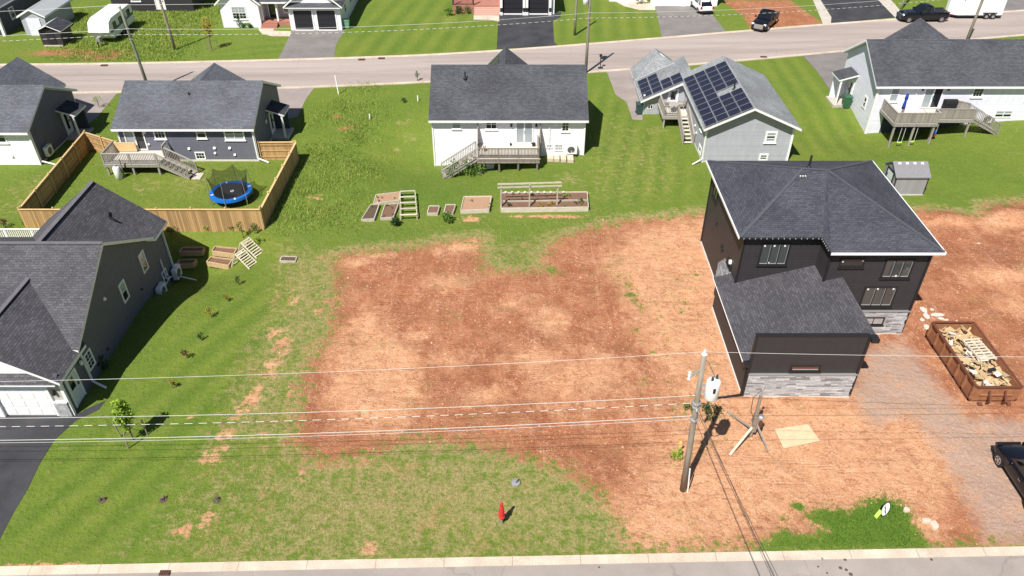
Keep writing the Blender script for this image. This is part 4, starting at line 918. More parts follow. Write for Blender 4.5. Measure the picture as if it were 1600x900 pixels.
# ---------------------------------------------------------------- slate blue bungalow inside the wooden fence
def entry_hood(root, x, y0, y1, z, out, roofm, trim='trim_white', side=1):
    """small sloped roof over a side entrance with its porch wall and post"""
    s = side
    MB().slab([(x,y0,z+.5),(x,y1,z+.5),(x+s*out,y1,z),(x+s*out,y0,z)],.14).build('entry_roof',[roofm,trim],root)
    b = MB(); b.box(min(x,x+s*(out-.25)),max(x,x+s*(out-.25)),y1-.2,y1-.08,-.4,z+.0); b.build('entry_wall','siding_pale' if side < 0 else 'siding_navy',root)
    b = MB(); b.box(x+s*(out-.25)-.07,x+s*(out-.25)+.07,y0+.05,y0+.19,-.4,z-.02); b.build('entry_post',trim,root)
    b = MB(); b.box(min(x,x+s*out),max(x,x+s*out),y0,y1,-.5,.18); b.build('entry_step','concrete_grey',root)
    door(root,'left' if s < 0 else 'right',x,(y0+y1)/2-.5,(y0+y1)/2+.4,.2,2.15,'door_white',trim,2,(.3,.7,.2,.9))
def fenced_house():
    t = empty('slate_blue_house', (-26.5,61.5,0), 'slate blue bungalow with grey roof inside the wooden fence', 'house')
    X0,X1,Y0,Y1 = -32.0,-21.0,57.35,65.6; ZE = 3.1
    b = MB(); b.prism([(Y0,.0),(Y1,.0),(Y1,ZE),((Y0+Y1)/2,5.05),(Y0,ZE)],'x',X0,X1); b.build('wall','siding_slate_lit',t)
    b = MB(); b.box(X0-.03,X1+.03,Y0-.03,Y1+.03,-.3,.14); b.build('foundation','foundation',t)
    gable_x(t,X0,X1,Y0,Y1,ZE+.2,5.3,['shingle_bluegrey','trim_white'],ohx=.25)
    # cross gable on the street side
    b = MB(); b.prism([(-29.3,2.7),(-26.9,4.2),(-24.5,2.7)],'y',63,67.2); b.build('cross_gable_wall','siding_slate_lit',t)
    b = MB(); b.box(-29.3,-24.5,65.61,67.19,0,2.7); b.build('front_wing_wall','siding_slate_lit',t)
    gable_y(t,-29.3,-24.5,62.5,67.2,2.95,4.5,['shingle_bluegrey','trim_white'],ohf=0)
    corner(t,X1,Y0,.1,3.0); corner(t,X0,Y0,.1,3.0)
    sliding(t,'front',Y0,-31.55,-29.9,1.05,3.0,True)
    window(t,'front',Y0,-29.1,-28.15,2.0,3.05,1,1,'trim_white',('glass_dark',),.1,grid=3); window(t,'front',Y0,-25.65,-24.85,2.05,3.05,1,2); window(t,'front',Y0,-23.4,-21.75,1.9,3.05,2,2,glasses=('glass_blue','glass_curtain'),tw=.12)
    window(t,'front',Y0,-26.2,-25.35,.15,.85,1,1,'trim_white',('glass_dark',),.1,grid=3,sill=False)
    for u,z,s in ((-29.75,1.55,.13),(-26.55,1.15,.18),(-24.45,1.2,.2),(-23.2,1.2,.2),(-24.5,.75,.16),(-22.9,.6,.16)): vent_hood(t,'front',Y0,u,z,s)
    b = MB().lathe([(.05,0),(.08,.05),(.08,.25),(.04,.3)],(-29.75,Y0-.1,2.55),8); b.build('wall_lamp','plastic_white',t)
    roof_vent(t,-26.6,60.1,4.55,.3); downspout(t,[(X1-.1,Y0-.35,2.95),(X1-.05,Y0-.08,2.7),(X1-.05,Y0-.08,.3),(X1+.9,Y0-.4,.08)])
    entry_hood(t,X1,61.3,63.4,2.3,1.5,'shingle_dark'); piece('entry_light','trim_white',t,(X1+.08,60.7,2.0),(.1,.2,.3))
    # deck with stairs
    deck(t,-32.6,-28.2,54.9,57.3,1.0,'deck_pale','wood_grey',0.0,3)
    railing(t,(-32.55,54.95,1.0),(-28.3,54.95,1.0),.9,'wood_grey'); railing(t,(-32.55,55.0,1.0),(-32.55,57.2,1.0),.9,'wood_grey'); railing(t,(-28.25,56.3,1.0),(-28.25,57.2,1.0),.9,'wood_grey',ends=(True,False))
    steps(t,(-28.1,55.45,1.0),(-25.6,54.75,.08),1.1,6,'wood_grey',(-1,1),(.27,.96,0)); b = MB(); b.box(-25.6,-24.9,54.2,55.2,0,.06); b.build('paving_slab','concrete_grey',t)
    b = MB(); b.box(-32.5,-30.7,57.0,57.08,1.05,1.85); b.build('privacy_panel','wood_fence_top',t)
    return t
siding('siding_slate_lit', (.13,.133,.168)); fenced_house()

# ---------------------------------------------------------------- white bungalow in the middle
def white_house():
    t = empty('white_house', (0,62,0), 'white bungalow with charcoal roof and weathered rear deck', 'house')
    X0,X1,Y0,Y1 = -6.55,6.0,58.5,67.3; ZE = 3.35
    b = MB(); b.prism([(Y0,-1.6),(Y1,-1.6),(Y1,ZE),(62.9,5.9),(Y0,ZE)],'x',X0,X1); b.build('wall','siding_white',t)
    gable_x(t,X0,X1,Y0,Y1,ZE+.2,6.1,['shingle_charcoal','trim_white'],yr=62.95,ohx=.25)
    gable_y(t,-2.6,1.9,63.2,69.1,3.3,5.3,['shingle_charcoal','trim_white'],xr=-.6,ohf=0)
    b = MB(); b.prism([(-2.6,0),(-2.6,3.1),(-.6,5.0),(1.9,3.1),(1.9,0)],'y',66,69.4); b.build('front_wing_wall','siding_white',t)
    for k in range(2):   # a few panels on the street-side gable
        b = MB(); p = [(-2.6,67+k*1.0,3.3),(-1.2,67+k*1.0,4.7),(-1.2,67.9+k*1.0,4.7),(-2.6,67.9+k*1.0,3.3)]; b.slab([(x,y,z+.12) for x,y,z in p],.04,0,1); b.build('solar_panel',['solar_cell','solar_frame'],t)
    for x,z in ((X0,-1.2),(X1,-.2)): corner(t,x,Y0,z,3.2)
    for x,z0 in ((2.35,.6),(3.1,.6)): downspout(t,[(x,Y0-.06,3.15),(x,Y0-.06,z0)],w=.07)
    window(t,'front',Y0,-4.95,-4.2,2.35,3.25,1,2,glasses=('glass_curtain','glass_curtain'),tw=.07); window(t,'front',Y0,-2.2,-1.2,2.3,3.2,2,2,glasses=('glass_dark',),tw=.1)
    window(t,'front',Y0,4.05,4.75,2.1,3.25,1,2,tw=.1,grid=2); window(t,'front',Y0,3.55,4.3,.35,1.0,2,1,glasses=('glass_curtain',),sill=False,grid=2); window(t,'front',Y0,2.85,3.4,.6,1.0,2,1,glasses=('glass_curtain',),sill=False)
    sliding(t,'front',Y0,.3,1.75,1.05,3.1)
    for u in (-.05,2.0):
        b = MB().lathe([(.05,0),(.09,.05),(.09,.25),(.04,.3)],(u,Y0-.1,2.55),8); b.build('wall_lamp','plastic_black',t)
    roof_vent(t,-3.9,61.6,5.5,.5); zg = lambda x,y: float(terr(x,y))
    DZ = 1.0
    deck(t,-2.75,2.2,55.9,58.45,DZ,'deck_pale','deck_brown',zg,4)
    railing(t,(-2.7,55.95,DZ),(2.15,55.95,DZ),.85,'deck_brown',.115,1.7,.07); railing(t,(2.15,56.0,DZ),(2.15,58.3,DZ),.85,'deck_brown',.115,1.7,.07)
    b = MB(); b.box(-2.8,2.25,55.86,55.9,DZ-.42,DZ-.29); b.build('skirt_board','wood_grey',t); b = MB(); b.bar((-2.85,55.84,DZ-.02),(2.3,55.84,DZ-.02),.04,.06); b.build('trim_board','wood_pale',t)
    g = at(688,278); steps(t,(-2.85,56.55,DZ),(-5.7,56.0,float(terr(-5.7,56.0))+.05),1.1,8,'wood_grey',(-1,1),(-.19,.98,0)); 
    b = MB(); b.prism([(56.9,1.0),(58.48,1.0),(58.48,2.95)],'x',2.28,2.34); b.build('privacy_screen','deck_brown',t); b = MB(); b.prism([(56.9,1.0),(58.48,1.0),(58.48,2.95)],'x',-2.84,-2.78); b.build('privacy_screen','deck_brown',t)
    for x,y,s in ((-2.2,57.2,.2),(-.1,58.2,.14),(1.8,58.1,.22)):
        p = empty('flower_pot',(x,y,DZ),{.2:'dark flower pot at the left end of the white house deck',.14:'small dark flower pot beside the sliding glass door',.22:'dark bushy planter at right end of the white house deck'}[s],'flower pot','pots on the white house deck')
        MB().lathe([(s*.55,0),(s*.75,s*1.2),(s*.62,s*1.2),(s*.5,s*.9)],(x,y,DZ),10).build('pot','plastic_black',p); leaves(p,(x,y,DZ+s*1.5),s*.9,s*.8,30,.07,'leaf_dark')
    for k,(x,w) in enumerate(((2.95,.5),(3.5,.45),(4.05,.45),(4.6,.5))):
        st = MB(); zt = float(terr(x,57.7)); st.box(x,x+w,57.4-.1*k%2,58.0,zt-.2,zt+.28); tag(st.build('paving_block','rock_pale',None,loc=(x,57.7,zt)),['leftmost pale stone block against the white house wall','second pale stone block against the white house wall','third pale stone block against the white house wall','rightmost pale stone block against the white house wall'][k],'stone block','stone blocks at the white house')
    heat_pump((5.0,58.2,float(terr(5,58.2))+.2),0,'white heat pump at right end of the white house wall')
    tk = empty('storage_bin',(-1.8,57.2,-.7),'pale bin stored in shade under the white house deck','bin'); MB().box(-2.1,-1.5,56.9,57.4,-.8,-.2).build('tub','plastic_white',tk); MB().box(-2.13,-1.47,56.87,57.43,-.2,-.14).build('lid','plastic_white',tk)
def leaves(root, c, rx, rz, n, size, mat, name='crown', ry=None):
    """many leaf-sized faces through an uneven volume"""
    b = MB(); c = Vector(c); ry = ry or rx
    cl = [Vector((random.gauss(0,.45),random.gauss(0,.45),random.gauss(0,.45))) for _ in range(max(3,n//14))]
    for _ in range(n):
        q = random.choice(cl)+Vector((random.gauss(0,.22),random.gauss(0,.22),random.gauss(0,.22)))
        if q.length > 1.15: q = q.normalized()*random.uniform(.6,1.1)
        p = c+Vector((q.x*rx,q.y*ry,q.z*rz)); a = Vector((random.gauss(0,1),random.gauss(0,1),random.gauss(0,.6))).normalized(); e = a.cross(Vector((random.gauss(0,1),random.gauss(0,1),random.gauss(0,1)))).normalized()
        s = size*random.uniform(.6,1.4); b.add([p-a*s*.6,p+e*s*.35,p+a*s*.7,p-e*s*.35],[(0,1,2,3)])
    return b.build(name, mat, root, fix=False)
white_house()

# ---------------------------------------------------------------- pale grey house with solar panels
def solar_house():
    t = empty('solar_house', (19,62,0), 'pale grey house with rows of solar panels on its roof', 'house')
    S = 'siding_grey'; RM = ['shingle_light','trim_white']
    X0,X1,Y0,Y1,XR,ZR = 15.75,22.75,57.2,67.6,19.1,4.95; ZE = 3.35; sl = (ZR-ZE)/(XR-X0)
    b = MB(); b.prism([(X0,-.2),(X1,-.2),(X1,ZE),(XR,ZR-.22),(X0,ZE)],'y',Y0,Y1); b.build('wall',S,t)
    zt = lambda x: ZR-(XR-x)*sl+.05
    XW = 11.75
    MB().slab([(X0-.4,Y0-.6,zt(X0-.4)),(XR,Y0-.6,zt(XR)),(XR,Y1+.4,zt(XR)),(X0-.4,Y1+.4,zt(X0-.4))],.2).build('roof_slope',RM,t)
    MB().slab([(XR+.01,Y0-.6,zt(XR)),(X1+.4,Y0-.6,zt(XR)-(X1+.4-XR)*(ZR-ZE)/(X1-XR)),(X1+.4,Y1+.4,zt(XR)-(X1+.4-XR)*(ZR-ZE)/(X1-XR)),(XR+.01,Y1+.4,zt(XR))],.2).build('roof_slope',RM,t)
    # the wing carries the same slope on to the left
    YW0, YW1 = 66.1, 71.6
    MB().slab([(XW,YW0,zt(XW)),(X0-.41,YW0,zt(X0-.41)),(X0-.41,Y1+.4,zt(X0-.41)),(X0+.6,Y1+.41,zt(X0+.6)),(X0+.6,YW1,zt(X0+.6)),(XW,YW1,zt(XW))],.2).build('wing_roof_slope',RM,t)
    b = MB(); b.prism([(XW+.35,-.2),(X0+.2,-.2),(X0+.2,zt(X0)-.3),(XW+.35,zt(XW)-.1)],'y',YW0+.5,YW1-.4); b.build('wing_wall',S,t)
    MB().slab([(XW,71.0,zt(XW)+.03),(15.4,71.0,zt(15.4)+.03),(14.0,72.6,3.6)],.1).build('porch_roof',RM,t); MB().slab([(XW,71.0,zt(XW)+.03),(14.0,72.6,3.6),(14.0,74,3.6),(XW,74,zt(XW)+.03)],.15).build('porch_roof',RM,t); MB().slab([(14.01,72.6,3.6),(15.4,71.0,zt(15.4)+.03),(16.2,74,2.1),(14.01,74,3.6)],.15).build('porch_roof',RM,t)
    b = MB(); b.prism([(12.1,0),(15.8,0),(15.8,1.8),(14,3.1),(12.1,1.8)],'y',72.9,73.7); b.build('porch_wall',S,t)
    for x,y in ((X0,Y0),(X1,Y0),(XW+.35,YW0+.5)): corner(t,x,y,0,ZE-.1 if x > 13 else 1.9,'trim_white',.16)
    b = MB(); b.box(X0-.02,X1+.02,Y0-.02,Y1,-.3,.1); b.build('foundation','foundation',t)
    window(t,'front',Y0,20.55,21.5,1.75,2.75,1,3,'trim_white',('glass_curtain','glass_dark'),.15); window(t,'front',Y0,20.4,21.15,.15,.75,1,2,'trim_white',('glass_dark',),.13,sill=False)
    window(t,'left',X0,57.9,58.8,.25,.9,1,1,'trim_white',('glass_dark',),.12,sill=False); window(t,'left',X0,58.6,59.3,2.0,2.8,1,2)
    vent_hood(t,'left',X0,60.2,1.2,.16); vent_hood(t,'left',X0,61,1.5,.16)
    # panels: portrait rows on the left slope, each a module of its own
    nrm = Vector((-sl,0,1)).normalized(); ang = math.atan(sl); pw, ph = 1.62, .98
    cosA = math.cos(ang)
    def pan(col, y):
        x = X0+.14+col*.98*cosA; z = zt(x)+.10
        inst(mod,'solar_panel',t,(x,y,z),(0,-ang,0))
    mb = MB(); pw2, ph2 = .96, .98
    mb.box(-pw2/2+.035,pw2/2-.035,-ph2/2+.035,ph2/2-.035,.0,.045); mb.box(-pw2/2+.008,pw2/2-.008,-ph2/2+.008,ph2/2-.008,-.01,.03,1); mod = mb.mesh('solar_module'); mod.materials.append(M['solar_cell']); mod.materials.append(M['solar_frame']); mod.polygons.foreach_set('material_index', mb.m)
    for col in range(4):
        for r in range(10):
            y = 57.15+r*1.0+.0*col
            if col >= 2 and r == 4: continue
            pan(col, y)
    for col in range(-2,0):
        for r in range(2): pan(col, 66.75+r*1.0)
    for col in (-4,-3):
        for r in range(4): pan(col, 66.75+r*1.0)
    pass
    roof_vent(t,X0+2.75,61.1,zt(X0+2.75),.6)
    # deck and stair in the nook
    deck(t,13.4,15.65,63.6,66.5,1.15,'deck_pale','wood_grey',0,2); railing(t,(13.45,63.7,1.15),(13.45,66.4,1.15),.95,'wood_grey'); railing(t,(13.5,63.65,1.15),(14.65,63.65,1.15),.95,'wood_grey')
    steps(t,(15.15,63.6,1.15),(15.15,60.4,.06),.85,7,'wood_grey',(-1,1),(1,0,0),'deck_pale'); downspout(t,[(X0-.1,Y0-.2,3.1),(X0-.05,Y0-.1,.3),(X0-.9,Y0-.6,.08)])
    door(t,'front',YW0+.5,14.35,15.1,1.2,2.35,'door_pale','trim_white',2,(.2,.8,.2,.9)); window(t,'front',YW0+.5,12.5,13.0,.5,.95,2,1,'trim_white',('glass_dark',),.05,sill=False)
    def chair(x,y,rz,label):
        c = empty('deck_chair',(x,y,1.15),label,'chair','chairs on the solar house deck',rz,True)
        MB().box(-.27,.27,-.25,.25,.36,.41).build('seat','wood_grey',c); b = MB(); b.bar((0,.24,.38),(0,.45,1.0),.5,.05,up=(0,1,0)); b.build('backrest','wood_grey',c)
        for a in (-.24,.24):
            for d in (-.22,.22): MB().box(a-.03,a+.03,d-.03,d+.03,0,.36).build('leg','wood_grey',c)
            MB().box(a-.05,a+.05,-.27,.3,.56,.6).build('armrest','wood_grey',c)
    chair(13.95,65.6,math.pi/2,'grey deck chair at left of the solar house deck'); chair(15.2,65.2,-math.pi/2,'grey deck chair at right of the solar house deck')
    tb = empty('patio_table',(14.5,64.7,1.15),'small round grey table between the deck chairs','table'); MB().lathe([(.42,.66),(.45,.68),(.45,.71),(.42,.72)],(14.5,64.7,1.15),16).build('tabletop','wood_grey',tb); MB().lathe([(.25,0),(.05,.05),(.05,.66)],(14.5,64.7,1.15),10).build('base','metal_dark',tb)
solar_house()

# ---------------------------------------------------------------- white house with the big deck at right
def right_house():
    t = empty('pale_house', (40,68,0), 'pale blue white house with large wooden deck and charcoal roof', 'house')
    X0,X1,Y0,Y1 = 32.0,48.5,64.0,71.8; ZE = 4.0; zg = lambda x,y: float(terr(x,y))
    b = MB(); b.prism([(Y0,-1.2),(Y1,-1.2),(Y1,ZE),(67.9,6.25),(Y0,ZE)],'x',X0,X1); b.build('wall','siding_pale',t)
    gable_x(t,X0,X1,Y0,Y1,ZE+.2,6.55,['shingle_charcoal','trim_white'],yr=67.9,ohx=.45)
    gable_y(t,36.3,42.6,68.6,74.5,4.0,6.2,['shingle_charcoal','trim_white'],ohf=0); b = MB(); b.prism([(36.3,0),(36.3,3.8),(39.45,5.95),(42.6,3.8),(42.6,0)],'y',70,74.3); b.build('front_wing_wall','siding_pale',t)
    b = MB(); b.box(33.2,40.2,Y0-.03,Y0+.05,-1.1,1.42); b.build('under_deck_shade','siding_navy',t)  # dark navy panel added under the deck, its colour standing in for shade
    corner(t,X0,Y0,-.8,3.8,'trim_white',.18); downspout(t,[(35.4,Y0-.06,3.8),(35.4,Y0-.06,1.7)],w=.07)
    window(t,'front',Y0,33.15,33.95,2.35,3.75,1,2,glasses=('glass_curtain','glass_curtain')); sliding(t,'front',Y0,36.1,37.75,1.75,3.75,True); window(t,'front',Y0,40.3,41.3,2.75,3.75,1,1,'trim_white',('glass_dark',),.12,grid=3); window(t,'front',Y0,45.2,46.2,2.4,3.7,1,2,'trim_white')
    window(t,'front',Y0,43.0,44.6,.85,1.55,2,2,'trim_white',('glass_curtain','glass_dark'),.1,sill=False); window(t,'left',X0,65.4,66.1,1.0,2.1,1,2,'trim_white',('glass_dark',),.13,sill=False)
    for u in (35.85,38.1):
        b = MB().lathe([(.05,0),(.09,.05),(.09,.25),(.04,.3)],(u,Y0-.1,3.4),8); b.build('wall_lamp','plastic_black',t)
    for u,z in ((42.3,1.35),(41.1,1.1)): vent_hood(t,'front',Y0,u,z,.2)
    entry_hood(t,X0,68.3,70.4,2.6,1.7,'shingle_charcoal',side=-1)
    DZ = 1.7
    deck(t,32.7,36.4,60.9,63.95,DZ,'deck_pale','wood_grey',zg,3); deck(t,36.46,39.8,61.7,63.95,DZ,'deck_pale','wood_grey',zg,2)
    railing(t,(32.75,60.95,DZ),(36.35,60.95,DZ),.95,'wood_grey',.115,1.8,.085); railing(t,(32.75,61.0,DZ),(32.75,63.85,DZ),.95,'wood_grey',.115,1.8,.085); railing(t,(36.4,61.75,DZ),(39.8,61.75,DZ),.95,'wood_grey',.115,1.8,.085); railing(t,(36.4,61.0,DZ),(36.4,61.7,DZ),.95,'wood_grey',.115,1.8,.085,ends=(False,False)); railing(t,(38.6,63.85,DZ),(39.85,62.9,DZ),.95,'wood_grey',.115,1.8,.085)
    steps(t,(39.85,62.3,DZ),(42.4,62.3,zg(42.4,62.3)+.05),1.1,8,'wood_grey',(-1,1),(0,1,0))
    piece('hose_reel','plastic_black',t,(33.6,63.9,.7),(.5,.15,.3))
    for k,(x,col) in enumerate(((33.7,'plastic_green'),(34.75,'plastic_green'))):
        g = zg(x,61.0); s = empty('swing_seat',(x,61.0,g+.35),['left of two rope swings hanging under the grey deck','right of two rope swings hanging under the grey deck'][k],'swing','swings under the deck')
        MB().box(x-.2,x+.2,60.92,61.08,g+.35,g+.39).build('seat','paint_lime',s)
        for d in (-.18,.18): MB().tube([(x+d,61,g+.36),(x+d*.9,61,DZ-.28)],.022,6).build('rope','wire_pale',s)
    g = zg(36.9,61.9); s = empty('baby_swing',(36.9,61.8,g+.5),'blue and red toddler swing hanging under the deck','swing'); MB().lathe([(.12,0),(.2,.1),(.2,.32),(.16,.32)],(36.9,61.8,g+.5),10).build('bucket','trampoline_blue',s); MB().box(36.72,37.08,61.62,61.7,g+.38,g+.52).build('bumper','paint_red',s)
    for d in (-.16,.16): MB().tube([(36.9+d,61.8,g+.8),(36.9+d,61.8,DZ-.28)],.015,5).build('rope','wire_pale',s)
    um = empty('folded_parasol',(33.9,62.6,DZ),'closed blue parasol standing on the right house deck','parasol'); MB().lathe([(.22,0),(.22,.05),(.04,.08)],(33.9,62.6,DZ),12).build('base','metal_dark',um); MB().tube([(33.9,62.6,DZ),(33.98,62.65,DZ+2.1)],.025,6).build('pole','metal_grey',um)
    MB().lathe([(.03,0),(.16,.05),(.13,.5),(.09,.8),(.15,.95),(.12,1.3),(.03,1.5)],(33.97,62.64,DZ+.55),10).build('canopy','fabric_blue',um,smooth=True)
    bb = empty('barbecue',(38.3,63.3,DZ),'black covered barbecue on the right house deck','barbecue'); MB().box(37.8,38.8,63.0,63.6,DZ,DZ+.85).build('cover','canvas_black',bb); MB().prism([(62.98,DZ+.85),(63.62,DZ+.85),(63.55,DZ+1.1),(63.3,DZ+1.2),(63.05,DZ+1.1)],'x',37.78,38.82).build('lid_cover','canvas_black',bb)
    heat_pump((42.3,63.65,zg(42.3,63.6)+.1),0,'white heat pump on pale house wall beside deck stairs')
right_house()

# ---------------------------------------------------------------- white house at the far left
def far_left_house():
    t = empty('white_gabled_house', (-44,61,0), 'white house with grey roof at left edge beside the fence', 'house')
    X0,X1,Y0,Y1 = -54,-38.85,56.7,64.6; ZE=3.1
    b = MB(); b.prism([(Y0,-.2),(Y1,-.2),(Y1,ZE),(60.65,5.0),(Y0,ZE)],'x',X0,X1); b.build('wall','siding_white',t)
    b = MB(); b.prism([(Y0+.12,.1),(Y1-.1,.1),(Y1-.1,ZE-.02),(60.65,4.92),(Y0+.12,ZE-.02)],'x',X1-.05,X1+.012); b.build('shaded_side','siding_slate',t)  # wall away from the sun: its shade put into dark slate siding
    gable_x(t,X0,X1,Y0,Y1,ZE+.2,5.25,['shingle_bluegrey','trim_white'],ohx=.25); corner(t,X1,Y0,.0,3.0,'trim_white',.15)
    gable_y(t,-47,-41,61.5,66.5,3.1,5.3,['shingle_bluegrey','trim_white'],ohf=0); b = MB(); b.prism([(-47,0),(-47,2.9),(-44,5.0),(-41,2.9),(-41,0)],'y',63,66.3); b.build('front_wing_wall','siding_white',t)
    window(t,'front',Y0,-42.6,-40.75,1.95,3.05,2,2,'trim_white',('glass_curtain','glass_dark'),.12); window(t,'front',Y0,-46.5,-45,1.9,3.0,2,2,'trim_white',('glass_curtain','glass_dark'),.12)
    vent_hood(t,'front',Y0,-40.9,.8,.2); entry_hood(t,X1,61.2,63.4,2.3,1.5,'shingle_dark')
    downspout(t,[(X1+.08,Y0+.1,3),(X1+.08,Y0+.1,.3),(X1+1.3,Y0-.1,.06)]); heat_pump((X1+.3,57.9,.2),math.pi/2,'white heat pump beside the far left white house')
far_left_house()

# ---------------------------------------------------------------- houses across the street (only their feet are in the picture)
def street_house_garage():
    t = empty('white_garage_house', (-27,96,0), 'white house across the street with two black garage doors', 'house')
    W = 'siding_white'; RM = ['shingle_charcoal','trim_white']
    gx0, gx1, gy = -25.8, -19.85, 89.9
    b = MB(); b.prism([(gx0,-.2),(gx1,-.2),(gx1,2.95),((gx0+gx1)/2,5.4),(gx0,2.95)],'y',gy,104); b.build('garage_wall',W,t)
    gable_y(t,gx0,gx1,gy,104,3.15,5.6,RM,ohf=.5)
    MB().slab([(gx0-.2,gy-.55,2.75),(gx1+.2,gy-.55,2.75),(gx1+.2,gy-.01,3.15),(gx0-.2,gy-.01,3.15)],.1).build('pent_roof',RM,t)
    for u0,u1 in ((-25.25,-23.15),(-22.55,-20.45)):
        b = MB(); b.box(u0-.15,u0,gy-.06,gy+.02,0,2.3); b.box(u1,u1+.15,gy-.06,gy+.02,0,2.3); b.box(u0-.15,u1+.15,gy-.06,gy+.02,2.3,2.45); b.build('door_frame','trim_white',t)
        d = MB(); d.box(u0,u1,gy-.03,gy+.02,.1,2.3); gd = d.build('garage_door','door_black',t)
        for k in range(4): piece('panel','door_black',gd,((u0+u1)/2,gy-.04,.38+k*.55),(u1-u0-.1,.03,.5))
        piece('threshold','trim_white',t,((u0+u1)/2,gy-.08,.06),(u1-u0,.12,.1))
        b = MB().lathe([(.06,0),(.1,.05),(.1,.2),(.05,.25)],((u0+u1)/2,gy-.12,2.55),8); b.build('wall_lamp','plastic_black',t)
    window(t,'right',gx1,92.4,93.4,1.2,2.3,1,2); window(t,'right',gx1,96,97,1.2,2.3,1,2)
    # left gabled room and the porch between
    lx0, lx1, ly = -34.0, -29.5, 90.9
    b = MB(); b.prism([(lx0,-.2),(lx1,-.2),(lx1,2.95),((lx0+lx1)/2,4.9),(lx0,2.95)],'y',ly,104); b.build('wall',W,t)
    gable_y(t,lx0,lx1,ly,104,3.15,5.1,RM,ohf=.45)
    window(t,'front',ly,-32.7,-31.0,.95,2.45,2,2,'trim_white',('glass_curtain','glass_dark'),.1,grid=2)
    b = MB(); b.box(lx1,gx0,92.9,103.9,-.2,3.0); b.build('porch_wall','siding_grey',t)
    MB().slab([(lx1-.5,91.0,2.9),(gx0+.5,91.0,2.9),(gx0+.5,97,5.4),(lx1-.5,97,5.4)],.18).build('porch_roof',RM,t)
    gable_x(t,lx0+.3,gx1-.3,95,105,3.2,5.9,RM,ohx=.2,ohy=.0)
    b = MB(); b.box(lx1,gx0,91.4,92.88,-.1,.55); b.build('porch_floor','porch_red',t)
    for k in range(3): piece('porch_step','porch_red',t,(-28.6,91.25-k*.3,.40-k*.17),(1.9,.3,.16))
    for x in (-29.35,-27.6,-26.0): piece('porch_post','trim_white',t,(x,91.5,1.75),(.18,.18,2.5))
    door(t,'front',92.9,-28.9,-27.9,.56,2.7,'door_black','trim_white',3,(.2,.8,.2,.9)); window(t,'front',92.9,-27.2,-26.3,1.1,2.6,1,2,'trim_white',('glass_dark',),.1)
def street_house_porch():
    t = empty('brown_porch_house', (3,104,0), 'house across the street with brown porch steps and black garage', 'house')
    gy = 95.5; W = 'siding_white'; RM = ['shingle_charcoal','trim_white']
    b = MB(); b.prism([(-1.4,-.2),(5.2,-.2),(5.2,3.0),(1.9,5.3),(-1.4,3.0)],'y',gy+.35,110); b.build('garage_wall',W,t); gable_y(t,-1.4,5.2,gy,110,3.2,5.5,RM)
    for u0,u1 in ((-1.15,1.3),(2.0,4.45)):
        d = MB(); d.box(u0,u1,gy+.28,gy+.36,.12,2.45); gd = d.build('garage_door','door_black',t)
        for k in range(4): piece('panel','door_black',gd,((u0+u1)/2,gy+.27,.42+k*.58),(u1-u0-.12,.03,.52))
        piece('threshold','trim_white',t,((u0+u1)/2,gy+.2,.06),(u1-u0-.1,.14,.12))
    for x in (-1.32,1.47,1.82,4.65):
        piece('pillar','trim_white',t,(x,gy+.1,2.0),(.3,.4,2.2)); piece('pillar_base','trim_white',t,(x,gy+.1,.18),(.36,.45,.36)); piece('pillar_shaft','door_black',t,(x,gy+.12,.65),(.24,.36,.58))
    b = MB(); b.box(-7.5,-1.45,98.6,110,-.2,3.2); b.build('wall','siding_navy',t); gable_x(t,-7.5,-1.4,98.6,110,3.3,6,RM)
    b = MB(); b.box(-7.3,-1.5,96.2,98.55,0,.95); b.build('porch_floor','porch_red',t)
    for k in range(5): piece('porch_step','porch_red_light',t,(-3.05,96.35-k*.22,.85-k*.18),(3.2,.24,.17))
    for x in (-7.2,-4.75): piece('porch_post','porch_dark',t,(x,96.4,2.0),(.18,.18,2.2))
    b = MB(); b.bar((-7.2,96.35,1.85),(-4.8,96.35,1.85),.08,.08); b.build('porch_rail','porch_dark',t)
    for k in range(16): piece('baluster','porch_dark',t,(-7.1+k*.15,96.35,1.38),(.05,.05,.85))
    door(t,'front',98.6,-3.4,-2.4,.96,3.0,'door_black','trim_white',3); window(t,'front',98.6,-6.7,-5.3,1.5,2.8,2,2)
plain('porch_red_light', (.52,.33,.27), .75, var=.15)
def street_house_white():
    t = empty('white_double_garage', (22,104,0), 'white house across the street behind the parked white hatchback', 'house')
    gy = 99.0; RM = ['shingle_bluegrey','trim_white']
    b = MB(); b.prism([(17.6,-.2),(25.9,-.2),(25.9,3.0),(21.7,5.6),(17.6,3.0)],'y',gy,111); b.build('wall','siding_white',t); gable_y(t,17.6,25.9,gy,111,3.2,5.8,RM)
    for u0,u1 in ((18.1,21.3),(21.9,25.2)):
        d = MB(); d.box(u0,u1,gy-.06,gy+.01,.03,2.4); gd = d.build('garage_door','door_white',t)
        for k in range(4): piece('panel','door_white',gd,((u0+u1)/2,gy-.07,.35+k*.56),(u1-u0-.12,.03,.5))
    piece('wall_lamp','plastic_black',t,(21.6,gy-.1,2.1),(.14,.16,.3)); b = MB(); b.box(12.5,17.6,101,111,-.2,3); b.build('side_wall','siding_white',t); gable_x(t,12.5,17.6,101,111,3.2,5.2,RM)
    window(t,'front',101,14,16,1,2.5,2,2)
